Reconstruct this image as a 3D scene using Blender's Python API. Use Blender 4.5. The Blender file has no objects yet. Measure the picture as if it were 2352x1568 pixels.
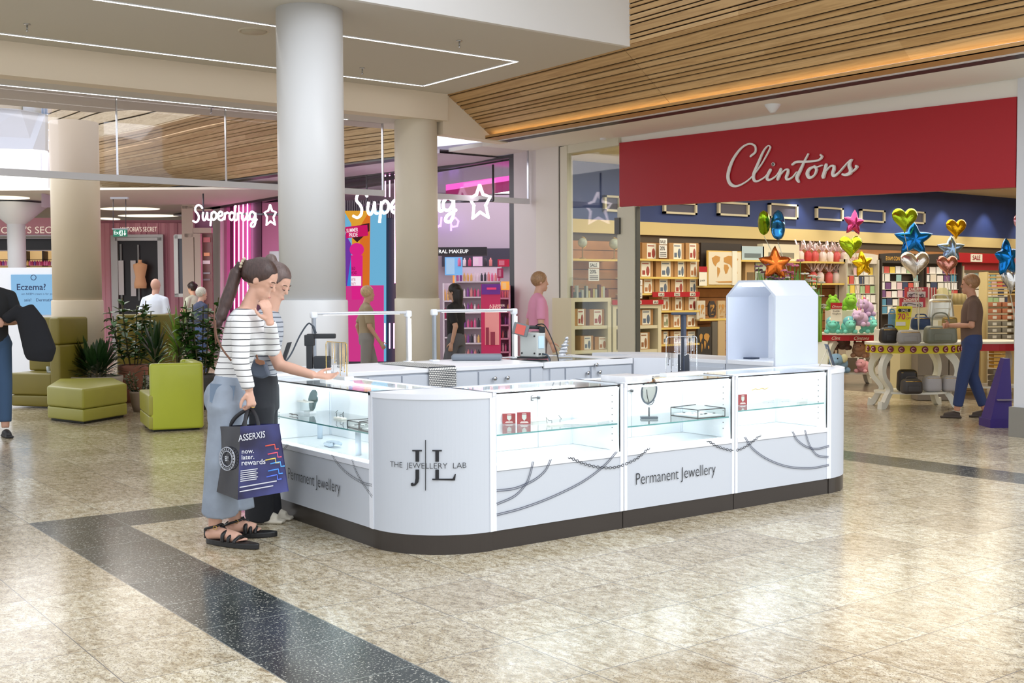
import bpy, bmesh, math, random
import numpy as np
from mathutils import Vector, Matrix
random.seed(7)
SC = bpy.context.scene
COL = SC.collection
# ------------------------------------------------------------ camera
EYE = 1.45
FPX, PITCH, ROLL, YAW = 2614.243, 0.0407160, -0.0054326, 0.639103
cY, sY = math.cos(YAW), math.sin(YAW)
ORG = np.array([0, 0, EYE])
def ray(px, py):
    x = (px-1176)/FPX; y = (py-784)/FPX
    cr, sr = math.cos(ROLL), math.sin(ROLL)
    x, y = x*cr+y*sr, -x*sr+y*cr
    c, s = math.cos(PITCH), math.sin(PITCH)
    a, b = c-y*s, -s-y*c
    return np.array([x*cY+a*sY, -x*sY+a*cY, b])
def Zp(px, py, z=0.0):
    v = ray(px, py); return Vector(ORG+v*(z-EYE)/v[2])
def Xp(px, py, x):
    v = ray(px, py); return Vector(ORG+v*x/v[0])
def Yp(px, py, y):
    v = ray(px, py); return Vector(ORG+v*y/v[1])
def Dp(px, py, d):
    v = ray(px, py); return Vector(ORG+v*d/(v[0]*sY+v[1]*cY))
RV = Vector((cY, -sY, 0)); FV = Vector((sY, cY, 0)); UZ = Vector((0, 0, 1))
cam = bpy.data.cameras.new('camera'); co = bpy.data.objects.new('camera', cam); COL.objects.link(co)
f0 = Vector(ray(1176, 784)).normalized()
r0 = (Vector(ray(1276, 784))-Vector(ray(1176, 784))).normalized()
u0 = r0.cross(f0).normalized()
M = Matrix((( r0.x, u0.x, -f0.x, 0), (r0.y, u0.y, -f0.y, 0), (r0.z, u0.z, -f0.z, EYE), (0, 0, 0, 1)))
co.matrix_world = M
cam.sensor_width = 36; cam.lens = FPX/2352*36; cam.clip_end = 200
SC.camera = co
SC.view_settings.view_transform = 'Standard'; SC.view_settings.look = 'None'
SC.view_settings.gamma = 1; SC.view_settings.use_curve_mapping = False
SC.view_settings.exposure = 0.06
w = bpy.data.worlds.new('sky'); SC.world = w; w.use_nodes = True
bg = w.node_tree.nodes['Background']; bg.inputs[0].default_value = (0.90, 0.94, 1.0, 1); bg.inputs[1].default_value = 1.45
def area(name, loc, size, power, col, rot=(0, 0, 0), sy=None, spread=None):
    l = bpy.data.lights.new(name, 'AREA'); l.energy = power; l.color = col
    l.size = size
    if sy: l.shape = 'RECTANGLE'; l.size_y = sy
    if spread: l.spread = spread
    o = bpy.data.objects.new(name, l); o.location = loc; o.rotation_euler = rot; COL.objects.link(o); return o
# shop and hall lighting
area('skylight', (7.5, -1.5, 7.5), 8, 650, (0.95, 0.97, 1.0), (0.25, 0.12, 0), 8)
area('card_shop_light', (14.5, 10.5, 3.45), 6, 260, (1.0, 0.93, 0.78), (0, 0, 0), 5)
area('card_shop_light', (21, 10.5, 3.45), 6, 260, (1.0, 0.93, 0.78), (0, 0, 0), 5)
area('chemist_light', (13.5, 19.0, 3.6), 5, 220, (1.0, 0.86, 0.95), (0, 0, 0), 8)
area('far_hall_light', (5.5, 24.0, 4.6), 6, 420, (1.0, 0.95, 0.90), (0, 0, 0), 9)
area('atrium_light', (0.0, 18.0, 7.5), 6, 230, (0.95, 0.97, 1.0), (0, 0, 0), 8)
def spot(name, loc, power, col, size=1.5):
    l = bpy.data.lights.new(name, 'SPOT'); l.energy = power; l.color = col; l.spot_size = size; l.spot_blend = .6; l.shadow_soft_size = .04
    o = bpy.data.objects.new(name, l); o.location = loc; o.rotation_euler = (.12, 0, 0); COL.objects.link(o)
for xx in (17.0, 18.6, 20.2, 21.8, 23.4, 25.0): spot('wall_washer', (xx, 13.62, 3.52), 45, (1, .95, .86))
# ------------------------------------------------------------ materials
def lin(c):
    c = c/255.0
    return c/12.92 if c <= .04045 else ((c+.055)/1.055)**2.4
def L(c): return (lin(c[0]), lin(c[1]), lin(c[2]), 1)
MC = {}
def mat(c, rough=.5, metal=0, emit=0, key=None, noise=0, nscale=20, bump=0, alpha=None, coat=0):
    k = key or (tuple(c), rough, metal, emit, noise, nscale, bump, coat)
    if k in MC: return MC[k]
    m = bpy.data.materials.new('m_%d' % len(MC)); m.use_nodes = True
    nt = m.node_tree; b = nt.nodes['Principled BSDF']
    b.inputs['Base Color'].default_value = L(c); b.inputs['Roughness'].default_value = rough
    b.inputs['Metallic'].default_value = metal
    b.inputs['Coat Weight'].default_value = coat
    if emit:
        b.inputs['Emission Color'].default_value = L(c); b.inputs['Emission Strength'].default_value = emit
    if noise or bump:
        tc = nt.nodes.new('ShaderNodeTexCoord'); n = nt.nodes.new('ShaderNodeTexNoise')
        n.inputs['Scale'].default_value = nscale; n.inputs['Detail'].default_value = 5
        nt.links.new(tc.outputs['Object'], n.inputs['Vector'])
        if noise:
            r = nt.nodes.new('ShaderNodeMixRGB'); r.blend_type = 'MIX'
            r.inputs[1].default_value = L([max(0, x*(1-noise)) for x in c]); r.inputs[2].default_value = L([min(255, x*(1+noise*.7)) for x in c])
            nt.links.new(n.outputs['Fac'], r.inputs[0]); nt.links.new(r.outputs[0], b.inputs['Base Color'])
        if bump:
            bp = nt.nodes.new('ShaderNodeBump'); bp.inputs['Strength'].default_value = bump; bp.inputs['Distance'].default_value = .01
            nt.links.new(n.outputs['Fac'], bp.inputs['Height']); nt.links.new(bp.outputs[0], b.inputs['Normal'])
    MC[k] = m; return m
def N(nt, t, **kw):
    n = nt.nodes.new(t)
    for k, v in kw.items(): setattr(n, k, v)
    return n
def glassmat(tint=(251, 254, 253), edge=.25, key='glass'):
    if key in MC: return MC[key]
    m = bpy.data.materials.new(key); m.use_nodes = True; nt = m.node_tree; nt.nodes.clear()
    o = N(nt, 'ShaderNodeOutputMaterial'); t = N(nt, 'ShaderNodeBsdfTransparent'); g = N(nt, 'ShaderNodeBsdfGlossy'); mx = N(nt, 'ShaderNodeMixShader'); f = N(nt, 'ShaderNodeLayerWeight')
    f.inputs[0].default_value = .5
    pw = N(nt, 'ShaderNodeMath', operation='POWER'); pw.inputs[1].default_value = 4.5; nt.links.new(f.outputs['Facing'], pw.inputs[0])
    ad = N(nt, 'ShaderNodeMath', operation='ADD'); ad.inputs[1].default_value = .04; nt.links.new(pw.outputs[0], ad.inputs[0])
    t.inputs[0].default_value = L(tint); g.inputs['Roughness'].default_value = .02
    mu = N(nt, 'ShaderNodeMath', operation='MULTIPLY'); mu.inputs[1].default_value = edge*4
    mu.use_clamp = True; nt.links.new(ad.outputs[0], mu.inputs[0]); nt.links.new(mu.outputs[0], mx.inputs[0])
    nt.links.new(t.outputs[0], mx.inputs[1]); nt.links.new(g.outputs[0], mx.inputs[2]); nt.links.new(mx.outputs[0], o.inputs[0])
    MC[key] = m; return m
GLASS = glassmat()
SMOKE = glassmat((246, 244, 247), .22, 'baffle_glass')
FILM = glassmat((250, 235, 240), .35, 'cellophane')
WHITE = mat((232, 236, 242), .38)
WHITE2 = mat((226, 228, 232), .5)
BLACK = mat((22, 22, 24), .4)
BLACKM = mat((38, 40, 43), .55)
CHROME = mat((200, 202, 205), .18, 1)
GOLD = mat((212, 176, 96), .25, 1)
EDGE = mat((70, 130, 130), .1)
# ------------------------------------------------------------ mesh builder
MW = {}
class MB:
    def __init__(s): s.v = []; s.f = []; s.m = []; s.sm = []; s.uv = None
    def add(s, vs, fs, mi=0, smooth=False):
        o = len(s.v); s.v += [Vector(v) for v in vs]
        for f in fs: s.f.append([i+o for i in f]); s.m.append(mi); s.sm.append(smooth)
        return s
    def box(s, lo, hi, mi=0):
        x0, y0, z0 = lo; x1, y1, z1 = hi
        return s.add([(x0,y0,z0),(x1,y0,z0),(x1,y1,z0),(x0,y1,z0),(x0,y0,z1),(x1,y0,z1),(x1,y1,z1),(x0,y1,z1)],
                     [(3,2,1,0),(4,5,6,7),(0,1,5,4),(1,2,6,5),(2,3,7,6),(3,0,4,7)], mi)
    def obox(s, c, U, V, W, mi=0):
        c, U, V, W = Vector(c), Vector(U), Vector(V), Vector(W)
        p = [c+a*U+b*V+d*W for d in (-.5, .5) for a, b in ((-.5,-.5),(.5,-.5),(.5,.5),(-.5,.5))]
        return s.add(p, [(3,2,1,0),(4,5,6,7),(0,1,5,4),(1,2,6,5),(2,3,7,6),(3,0,4,7)], mi)
    def rbox(s, c, U, V, W, r=.02, mi=0, seg=3):
        # rounded box: U,V,W full extents
        bm = bmesh.new(); bmesh.ops.create_cube(bm, size=1)
        U, V, W = Vector(U), Vector(V), Vector(W)
        lu, lv, lw = U.length, V.length, W.length
        for v in bm.verts: v.co = Vector((v.co.x*lu, v.co.y*lv, v.co.z*lw))
        bmesh.ops.bevel(bm, geom=bm.edges[:], offset=min(r, lu*.45, lv*.45, lw*.45), segments=seg, profile=.5, affect='EDGES')
        mt = Matrix((U.normalized(), V.normalized(), W.normalized())).transposed()
        s.addbm(bm, mt.to_4x4(), Vector(c), mi, True); return s
    def addbm(s, bm, mt=None, off=Vector((0,0,0)), mi=0, smooth=True):
        bm.verts.index_update(); o = len(s.v)
        for v in bm.verts: s.v.append((mt @ v.co if mt else v.co)+off)
        for f in bm.faces: s.f.append([v.index+o for v in f.verts]); s.m.append(mi); s.sm.append(smooth)
        bm.free(); return s
    def prism(s, pts, ext, mi=0):
        pts = [Vector(p) for p in pts]; ext = Vector(ext); n = len(pts)
        fs = [tuple(range(n))[::-1], tuple(range(n, 2*n))]+[(i, (i+1) % n, (i+1) % n+n, i+n) for i in range(n)]
        return s.add(pts+[p+ext for p in pts], fs, mi)
    def tube(s, pts, r, seg=10, mi=0, cap=True, ell=None, closed=False):
        pts = [Vector(p) for p in pts]; n = len(pts)
        rs = r if isinstance(r, (list, tuple)) else [r]*n
        up = None; rings = []
        for i in range(n):
            if closed: t = pts[(i+1) % n]-pts[(i-1) % n]
            else: t = pts[min(i+1, n-1)]-pts[max(i-1, 0)]
            t = t.normalized() if t.length > 1e-9 else Vector((0,0,1))
            if up is None:
                up = Vector((0,0,1)) if abs(t.z) < .9 else Vector((1,0,0))
                if ell is not None: up = Vector(ell[0])
            a = (up-t*up.dot(t)); a = a.normalized() if a.length > 1e-6 else t.orthogonal().normalized()
            up = a if ell is None else Vector(ell[0]); b = t.cross(a)
            k = ell[1] if ell is not None else 1
            if isinstance(k, (list, tuple)): k = k[i]
            rings.append([pts[i]+(a*math.cos(2*math.pi*j/seg)*k+b*math.sin(2*math.pi*j/seg))*rs[i] for j in range(seg)])
        vs = [p for rg in rings for p in rg]
        fs = []
        for i in range(n if closed else n-1):
            i2 = (i+1) % n
            for j in range(seg):
                k = (j+1) % seg; fs.append((i*seg+j, i*seg+k, i2*seg+k, i2*seg+j))
        if cap and not closed: fs += [tuple(range(seg))[::-1], tuple((n-1)*seg+j for j in range(seg))]
        return s.add(vs, fs, mi, True)
    def lathe(s, prof, c=(0,0,0), seg=24, mi=0, ax=None, smooth=True, a0=0, a1=2*math.pi):
        c = Vector(c); full = abs(a1-a0-2*math.pi) < 1e-6; m = seg if full else seg+1
        vs = []
        for r, z in prof:
            for j in range(m):
                a = a0+(a1-a0)*j/seg; p = Vector((r*math.cos(a), r*math.sin(a), z))
                if ax is not None: p = ax @ p
                vs.append(c+p)
        fs = []
        for i in range(len(prof)-1):
            for j in range(seg):
                k = (j+1) % m; fs.append((i*m+j, i*m+k, (i+1)*m+k, (i+1)*m+j))
        return s.add(vs, fs, mi, smooth)
    def ball(s, c, r, mi=0, seg=16, rot=None):
        r = Vector(r) if not isinstance(r, (int, float)) else Vector((r, r, r)); c = Vector(c); n = seg//2
        vs = []; 
        for i in range(n+1):
            t = math.pi*i/n
            for j in range(seg):
                a = 2*math.pi*j/seg; p = Vector((r.x*math.sin(t)*math.cos(a), r.y*math.sin(t)*math.sin(a), r.z*math.cos(t)))
                if rot is not None: p = rot @ p
                vs.append(c+p)
        fs = [(i*seg+j, (i+1)*seg+j, (i+1)*seg+(j+1) % seg, i*seg+(j+1) % seg) for i in range(n) for j in range(seg)]
        return s.add(vs, fs, mi, True)
    def build(s, name, m, parent=None, origin=None, bevel=0):
        me = bpy.data.meshes.new(name)
        vs = s.v
        if parent is not None:
            P = MW[parent]; inv = P.inverted(); vs2 = [inv @ v for v in vs]; mw = P
        else:
            if origin is None:
                xs = [v.x for v in vs]; ys = [v.y for v in vs]; zs = [v.z for v in vs]
                origin = Vector(((min(xs)+max(xs))/2, (min(ys)+max(ys))/2, min(zs)))
            mw = Matrix.Translation(Vector(origin)); inv = mw.inverted(); vs2 = [inv @ v for v in vs]
        me.from_pydata([tuple(v) for v in vs2], [], s.f)
        for p, mi, sm in zip(me.polygons, s.m, s.sm): p.material_index = mi; p.use_smooth = sm
        for x in (m if isinstance(m, (list, tuple)) else [m]): me.materials.append(x)
        me.update()
        bm = bmesh.new(); bm.from_mesh(me); bmesh.ops.remove_doubles(bm, verts=bm.verts[:], dist=1e-6)
        bmesh.ops.recalc_face_normals(bm, faces=bm.faces[:]); bm.to_mesh(me); bm.free()
        o = bpy.data.objects.new(name, me); COL.objects.link(o)
        if parent is None: o.location = mw.to_translation()
        else: o.parent = parent
        MW[o] = mw
        if bevel:
            b = o.modifiers.new('b', 'BEVEL'); b.width = bevel; b.segments = 2; b.limit_method = 'ANGLE'
        return o
def thing(name, label, cat, loc=(0,0,0), rz=0, group=None):
    o = bpy.data.objects.new(name, None); COL.objects.link(o); o.location = loc; o.rotation_euler = (0, 0, rz)
    o.empty_display_size = .1
    MW[o] = Matrix.Translation(Vector(loc)) @ Matrix.Rotation(rz, 4, 'Z')
    o['label'] = label; o['category'] = cat
    if group: o['group'] = group
    return o
def tag(o, label=None, cat=None, group=None, kind=None):
    if label: o['label'] = label
    if cat: o['category'] = cat
    if group: o['group'] = group
    if kind: o['kind'] = kind
    return o
def struct(o, label=None):
    o['kind'] = 'structure'
    if label: o['label'] = label
    return o
def copytree(o, parent=None, label=None, loc=None, rz=None, group=None):
    c = o.copy(); COL.objects.link(c); c.parent = parent
    for ch in [x for x in bpy.data.objects if x.parent == o]: copytree(ch, c)
    if loc is not None: c.location = loc
    if rz is not None: c.rotation_euler = (0, 0, rz)
    if label: c['label'] = label
    if group: c['group'] = group
    return c
def cr(pts, n=8):
    # catmull-rom through points
    P = [Vector(p) for p in pts]; P = [P[0]*2-P[1]]+P+[P[-1]*2-P[-2]]; out = []
    for i in range(1, len(P)-2):
        for k in range(n):
            t = k/n; a, b, c, d = P[i-1], P[i], P[i+1], P[i+2]
            out.append(.5*((2*b)+(c-a)*t+(2*a-5*b+4*c-d)*t*t+(3*b-a-3*c+d)*t**3))
    out.append(P[-2].copy()); return out
TXT = {}
def textmb(mb, txt, O, U, V, size, ext=.0015, align='LEFT', mi=0, fn=None, shear=0, sx=1.0, off=0):
    key = (txt, shear, align, off)
    if key not in TXT:
        cu = bpy.data.curves.new('t', 'FONT'); cu.body = txt; cu.size = 1; cu.align_x = align; cu.shear = shear; cu.resolution_u = 3; cu.offset = off
        ob = bpy.data.objects.new('t', cu); COL.objects.link(ob)
        dg = bpy.context.evaluated_depsgraph_get(); me = bpy.data.meshes.new_from_object(ob.evaluated_get(dg))
        TXT[key] = ([v.co.copy() for v in me.vertices], [list(p.vertices) for p in me.polygons])
        bpy.data.objects.remove(ob); bpy.data.curves.remove(cu); bpy.data.meshes.remove(me)
    vs, fs = TXT[key]
    if fn is None:
        O, U, V = Vector(O), Vector(U).normalized(), Vector(V).normalized(); W = U.cross(V)
        fn = lambda x, y: O+U*x+V*y+W*ext
    mb.add([fn(v.x*size*sx, v.y*size) for v in vs], fs, mi)
    return mb
def stroke(mb, pts, w, W, mi=0, th=.004, smooth=8):
    """flat ribbon pen stroke of varying width; W = normal; caps rounded; real thickness th"""
    P = cr(pts, smooth) if smooth else [Vector(p) for p in pts]; n = len(P); W = Vector(W).normalized()
    ws = w if isinstance(w, (list, tuple)) else [w]*len(pts)
    def wi(i):
        t = i/(n-1)*(len(ws)-1); a = int(min(t, len(ws)-2)) if len(ws) > 1 else 0
        return ws[a]+(ws[min(a+1, len(ws)-1)]-ws[a])*(t-a)
    Lf = []; Rt = []
    for i in range(n):
        t = (P[min(i+1, n-1)]-P[max(i-1, 0)]).normalized(); s = W.cross(t)
        Lf.append(P[i]+s*wi(i)/2); Rt.append(P[i]-s*wi(i)/2)
    vs = Lf+Rt+[p+W*th*(1+.35*(k % n)/n) for k, p in enumerate(Lf+Rt)]; N2 = 2*n; fs = []
    for i in range(n-1):
        fs += [(i, i+1, n+i+1, n+i), (N2+i, N2+n+i, N2+n+i+1, N2+i+1), (i, N2+i, N2+i+1, i+1), (n+i, n+i+1, N2+n+i+1, N2+n+i)]
    fs += [(0, n, N2+n, N2), (n-1, N2+n-1, N2+2*n-1, 2*n-1)]
    mb.add(vs, fs, mi)
    for q, r in ((P[0], wi(0)/2), (P[-1], wi(n-1)/2)):
        t = (P[1]-P[0]).normalized(); s = W.cross(t)
        ring = [q+(t*math.cos(a)+s*math.sin(a))*r for a in [k*math.pi/5 for k in range(10)]]
        mb.prism(ring, W*th*.93, mi)
    return mb
# ============================================================ SETTING
def floor_material():
    m = bpy.data.materials.new('granite'); m.use_nodes = True; nt = m.node_tree; b = nt.nodes['Principled BSDF']
    tc = N(nt, 'ShaderNodeNewGeometry'); sep = N(nt, 'ShaderNodeSeparateXYZ'); nt.links.new(tc.outputs['Position'], sep.inputs[0])
    def ma(op, a, bb=None, c=None):
        n = N(nt, 'ShaderNodeMath', operation=op)
        for i, x in enumerate((a, bb, c)):
            if x is None: continue
            if isinstance(x, (int, float)): n.inputs[i].default_value = x
            else: nt.links.new(x, n.inputs[i])
        return n.outputs[0]
    def mix(f, a, bb, mode='MIX'):
        n = N(nt, 'ShaderNodeMixRGB', blend_type=mode)
        for i, x in enumerate((f, a, bb)):
            if isinstance(x, (int, float)): n.inputs[i].default_value = x
            elif isinstance(x, tuple): n.inputs[i].default_value = L(x)
            else: nt.links.new(x, n.inputs[i])
        return n.outputs[0]
    X, Yc = sep.outputs[0], sep.outputs[1]
    P = .49
    gx = ma('DIVIDE', ma('SUBTRACT', X, 4.285), P); gy = ma('DIVIDE', ma('SUBTRACT', Yc, 4.265), P)
    ix, iy = ma('FLOOR', gx), ma('FLOOR', gy); fx, fy = ma('FRACT', gx), ma('FRACT', gy)
    dx = ma('MINIMUM', fx, ma('SUBTRACT', 1, fx)); dy = ma('MINIMUM', fy, ma('SUBTRACT', 1, fy))
    joint = ma('LESS_THAN', ma('MINIMUM', dx, dy), .0045)
    cmb = N(nt, 'ShaderNodeCombineXYZ'); nt.links.new(ix, cmb.inputs[0]); nt.links.new(iy, cmb.inputs[1])
    wn = N(nt, 'ShaderNodeTexWhiteNoise', noise_dimensions='2D'); nt.links.new(cmb.outputs[0], wn.inputs['Vector'])
    # bands
    def rng(v, a, c): return ma('MULTIPLY', ma('GREATER_THAN', v, a), ma('LESS_THAN', v, c))
    b1 = ma('MULTIPLY', rng(X, 1.835, 2.325), ma('LESS_THAN', Yc, 7.695))
    b2 = ma('MULTIPLY', rng(Yc, 7.205, 7.695), rng(X, 1.835, 8.695))
    b3 = ma('MULTIPLY', rng(X, 8.205, 8.695), ma('LESS_THAN', Yc, 7.695))
    band = ma('MAXIMUM', ma('MAXIMUM', b1, b2), b3)
    off = N(nt, 'ShaderNodeVectorMath', operation='MULTIPLY_ADD'); nt.links.new(wn.outputs['Color'], off.inputs[0]); off.inputs[1].default_value = (9, 9, 9); nt.links.new(tc.outputs['Position'], off.inputs[2])
    def noise(sc, det=6, rough=.6, dist=0, vec=None):
        n = N(nt, 'ShaderNodeTexNoise'); n.inputs['Scale'].default_value = sc; n.inputs['Detail'].default_value = det
        n.inputs['Roughness'].default_value = rough; n.inputs['Distortion'].default_value = dist
        nt.links.new(vec or off.outputs[0], n.inputs['Vector']); return n.outputs['Fac']
    def ramp(f, stops):
        r = N(nt, 'ShaderNodeValToRGB'); nt.links.new(f, r.inputs[0])
        e = r.color_ramp.elements
        while len(e) < len(stops): e.new(.5)
        for el, (p, c) in zip(e, stops): el.position = p; el.color = L(c)
        return r.outputs[0]
    mpg = N(nt, 'ShaderNodeMapping'); mpg.inputs['Scale'].default_value = (1.5, .85, 1); mpg.inputs['Rotation'].default_value = (0, 0, .5); nt.links.new(off.outputs[0], mpg.inputs[0])
    big = noise(17, 9, .74, .6, mpg.outputs[0])
    base = ramp(big, [(.32, (132, 114, 86)), (.42, (178, 166, 140)), (.50, (204, 197, 178)), (.58, (222, 217, 203)), (.70, (236, 233, 224))])
    vein = noise(60, 6, .7, .5, mpg.outputs[0])
    base = mix(ma('MULTIPLY', ma('LESS_THAN', vein, .44), .6), base, (112, 96, 74))
    sp = noise(150, 3, .6)
    base = mix(ma('MULTIPLY', ma('LESS_THAN', sp, .40), .8), base, (74, 64, 54))
    grey = mix(wn.outputs['Value'], (255, 250, 238), (214, 202, 182))
    base = mix(.9, base, grey, 'MULTIPLY')
    sp2 = noise(95, 4, .65); sp3 = noise(16, 3, .5)
    dk = ramp(sp3, [(.3, (26, 32, 30)), (.6, (44, 50, 46)), (.75, (60, 62, 56))])
    dk = mix(ma('MULTIPLY', ma('GREATER_THAN', sp2, .60), .75), dk, (196, 194, 182))
    col = mix(band, base, dk)
    shop = ma('MULTIPLY', ma('GREATER_THAN', X, 14.16), ma('LESS_THAN', Yc, 14.5))
    wv = N(nt, 'ShaderNodeMapping'); wv.inputs['Scale'].default_value = (3, 30, 1); nt.links.new(tc.outputs['Position'], wv.inputs[0])
    wd = ramp(noise(1.0, 5, .6, .2, wv.outputs[0]), [(.3, (84, 70, 60)), (.7, (130, 112, 98))])
    col = mix(shop, col, wd)
    jl = mix(band, (96, 92, 88), (138, 142, 136))
    col = mix(ma('MULTIPLY', joint, ma('SUBTRACT', 1, shop)), col, jl)
    nt.links.new(col, b.inputs['Base Color'])
    rr = ma('ADD', .13, ma('MULTIPLY', noise(3.0, 3, .5), .12)); nt.links.new(rr, b.inputs['Roughness'])
    b.inputs['Specular IOR Level'].default_value = .6
    return m
fl = MB().box((-12, -8, -.2), (46, 46, 0)).build('floor', floor_material(), origin=(0, 0, 0)); struct(fl, 'speckled cream granite tile floor with dark bands')

CEIL = mat((208, 204, 196), .8); CEIL2 = mat((216, 213, 208), .8); BEIGE = mat((234, 222, 203), .75); PURE = mat((232, 232, 232), .7)
# main ceiling slab, riser towards the void, bulkhead, lower soffit
cs = MB().box((-14, 9.68, 4.25), (8.84, 13.35, 4.6)); struct(cs.build('ceiling', CEIL), 'flat plaster mall ceiling with recessed light lines')
rs = MB().box((-14, 9.62, 4.25), (8.84, 9.68, 8.5)); struct(rs.build('wall_void', PURE), 'white riser above the ceiling edge')
bh = MB().box((-14, 13.35, 3.88), (8.83, 13.6, 4.6)); struct(bh.build('trim_1', BEIGE), 'beige bulkhead under the ceiling')
sf = MB().prism([(-14, 13.6, 3.88), (10.85, 13.6, 3.88), (10.85, 14.25, 3.88), (6.9, 14.65, 3.88), (4.95, 14.88, 3.88), (4.6, 15.4, 3.88), (-14, 15.7, 3.88)], (0, 0, .5)); struct(sf.build('ceiling', CEIL2), 'lower soffit beyond the bulkhead')
# gable of the wood soffit
gp = [(8.84, 13.38, 4.3), (8.84, 13.38, 3.30+.4), (9.72, 13.38, 3.70), (9.72, 13.38, 3.72), (9.5, 13.38, 3.80)]
gb = MB().prism([(8.78, 13.40, 4.30), (8.78, 13.40, 3.70), (9.9, 13.40, 3.66), (9.9, 13.40, 3.9)], (0, .2, 0)); struct(gb.build('trim_2', BEIGE), 'beige gable closing the timber soffit')
def emis(c, s, key):
    if key in MC: return MC[key]
    m = bpy.data.materials.new(key); m.use_nodes = True; nt = m.node_tree; nt.nodes.clear(); o = N(nt, 'ShaderNodeOutputMaterial'); e = N(nt, 'ShaderNodeEmission')
    e.inputs[0].default_value = L(c); e.inputs[1].default_value = s; nt.links.new(e.outputs[0], o.inputs[0]); MC[key] = m; return m
LED = emis((255, 250, 244), 6, 'led'); LEDK = emis((246, 250, 255), 14, 'ledk'); WARM = emis((255, 222, 160), 4.5, 'ledwarm')
# recessed light lines
def ledline(name, label, segs, m=LED, w=.035, z=4.25):
    mb = MB(); fr = MB()
    for (a, b) in segs:
        a, b = Vector(a), Vector(b); d = (b-a).normalized(); s = d.cross(UZ)
        c = (a+b)/2; c.z = z-.004
        mb.obox(c, d*((b-a).length), s*w, (0, 0, .008))
        for k in (-1, 1): fr.obox(c+s*k*(w/2+.004), d*((b-a).length+.01), s*.006, (0, 0, .012))
    t = thing(name, label, 'ceiling light', ((segs[0][0][0]+segs[0][1][0])/2, segs[0][0][1], z-.01))
    mb.build('diffuser', m, t); fr.build('frame', WHITE, t)
ledline('light_line', 'angled white light line turning a corner in the mall ceiling', [((-12, 11.0, 0), (8.27, 11.0, 0)), ((8.27, 11.0, 0), (8.2, 12.99, 0)), ((-12, 12.99, 0), (8.2, 12.99, 0))])
ledline('light_line', 'single straight light line in the lower soffit beyond the bulkhead', [((-12, 13.93, 0), (7.6, 13.98, 0))], z=3.88)
# wood soffit
def woodmat(tone):
    m = bpy.data.materials.new('oak'); m.use_nodes = True; nt = m.node_tree; b = nt.nodes['Principled BSDF']
    g = N(nt, 'ShaderNodeNewGeometry'); uv = N(nt, 'ShaderNodeUVMap'); wn = N(nt, 'ShaderNodeTexWhiteNoise', noise_dimensions='2D'); nt.links.new(uv.outputs[0], wn.inputs['Vector'])
    mp = N(nt, 'ShaderNodeMapping'); mp.inputs['Scale'].default_value = (26, 1.4, 26); nt.links.new(g.outputs['Position'], mp.inputs[0])
    n = N(nt, 'ShaderNodeTexNoise'); n.inputs['Scale'].default_value = 1; n.inputs['Detail'].default_value = 6; n.inputs['Distortion'].default_value = 1.2; nt.links.new(mp.outputs[0], n.inputs['Vector'])
    r = N(nt, 'ShaderNodeValToRGB'); nt.links.new(wn.outputs['Value'], r.inputs[0]); e = r.color_ramp.elements; e.new(.5)
    for el, c in zip(e, tone): el.color = L(c)
    r.color_ramp.elements[0].position = 0; r.color_ramp.elements[1].position = .5; r.color_ramp.elements[2].position = 1
    mx = N(nt, 'ShaderNodeMixRGB', blend_type='MULTIPLY'); mx.inputs[0].default_value = .55; nt.links.new(r.outputs[0], mx.inputs[1])
    r2 = N(nt, 'ShaderNodeValToRGB'); nt.links.new(n.outputs['Fac'], r2.inputs[0]); r2.color_ramp.elements[0].color = L((205, 185, 158)); r2.color_ramp.elements[0].position = .35; r2.color_ramp.elements[1].color = L((255, 250, 240)); r2.color_ramp.elements[1].position = .6
    nt.links.new(r2.outputs[0], mx.inputs[2]); nt.links.new(mx.outputs[0], b.inputs['Base Color']); b.inputs['Roughness'].default_value = .5
    return m
OAK = woodmat([(182, 146, 98), (204, 168, 118), (216, 184, 138)]); OAKP = woodmat([(206, 190, 156), (216, 202, 170), (226, 214, 186)])
GAPB = mat((40, 30, 20), .9)
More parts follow.
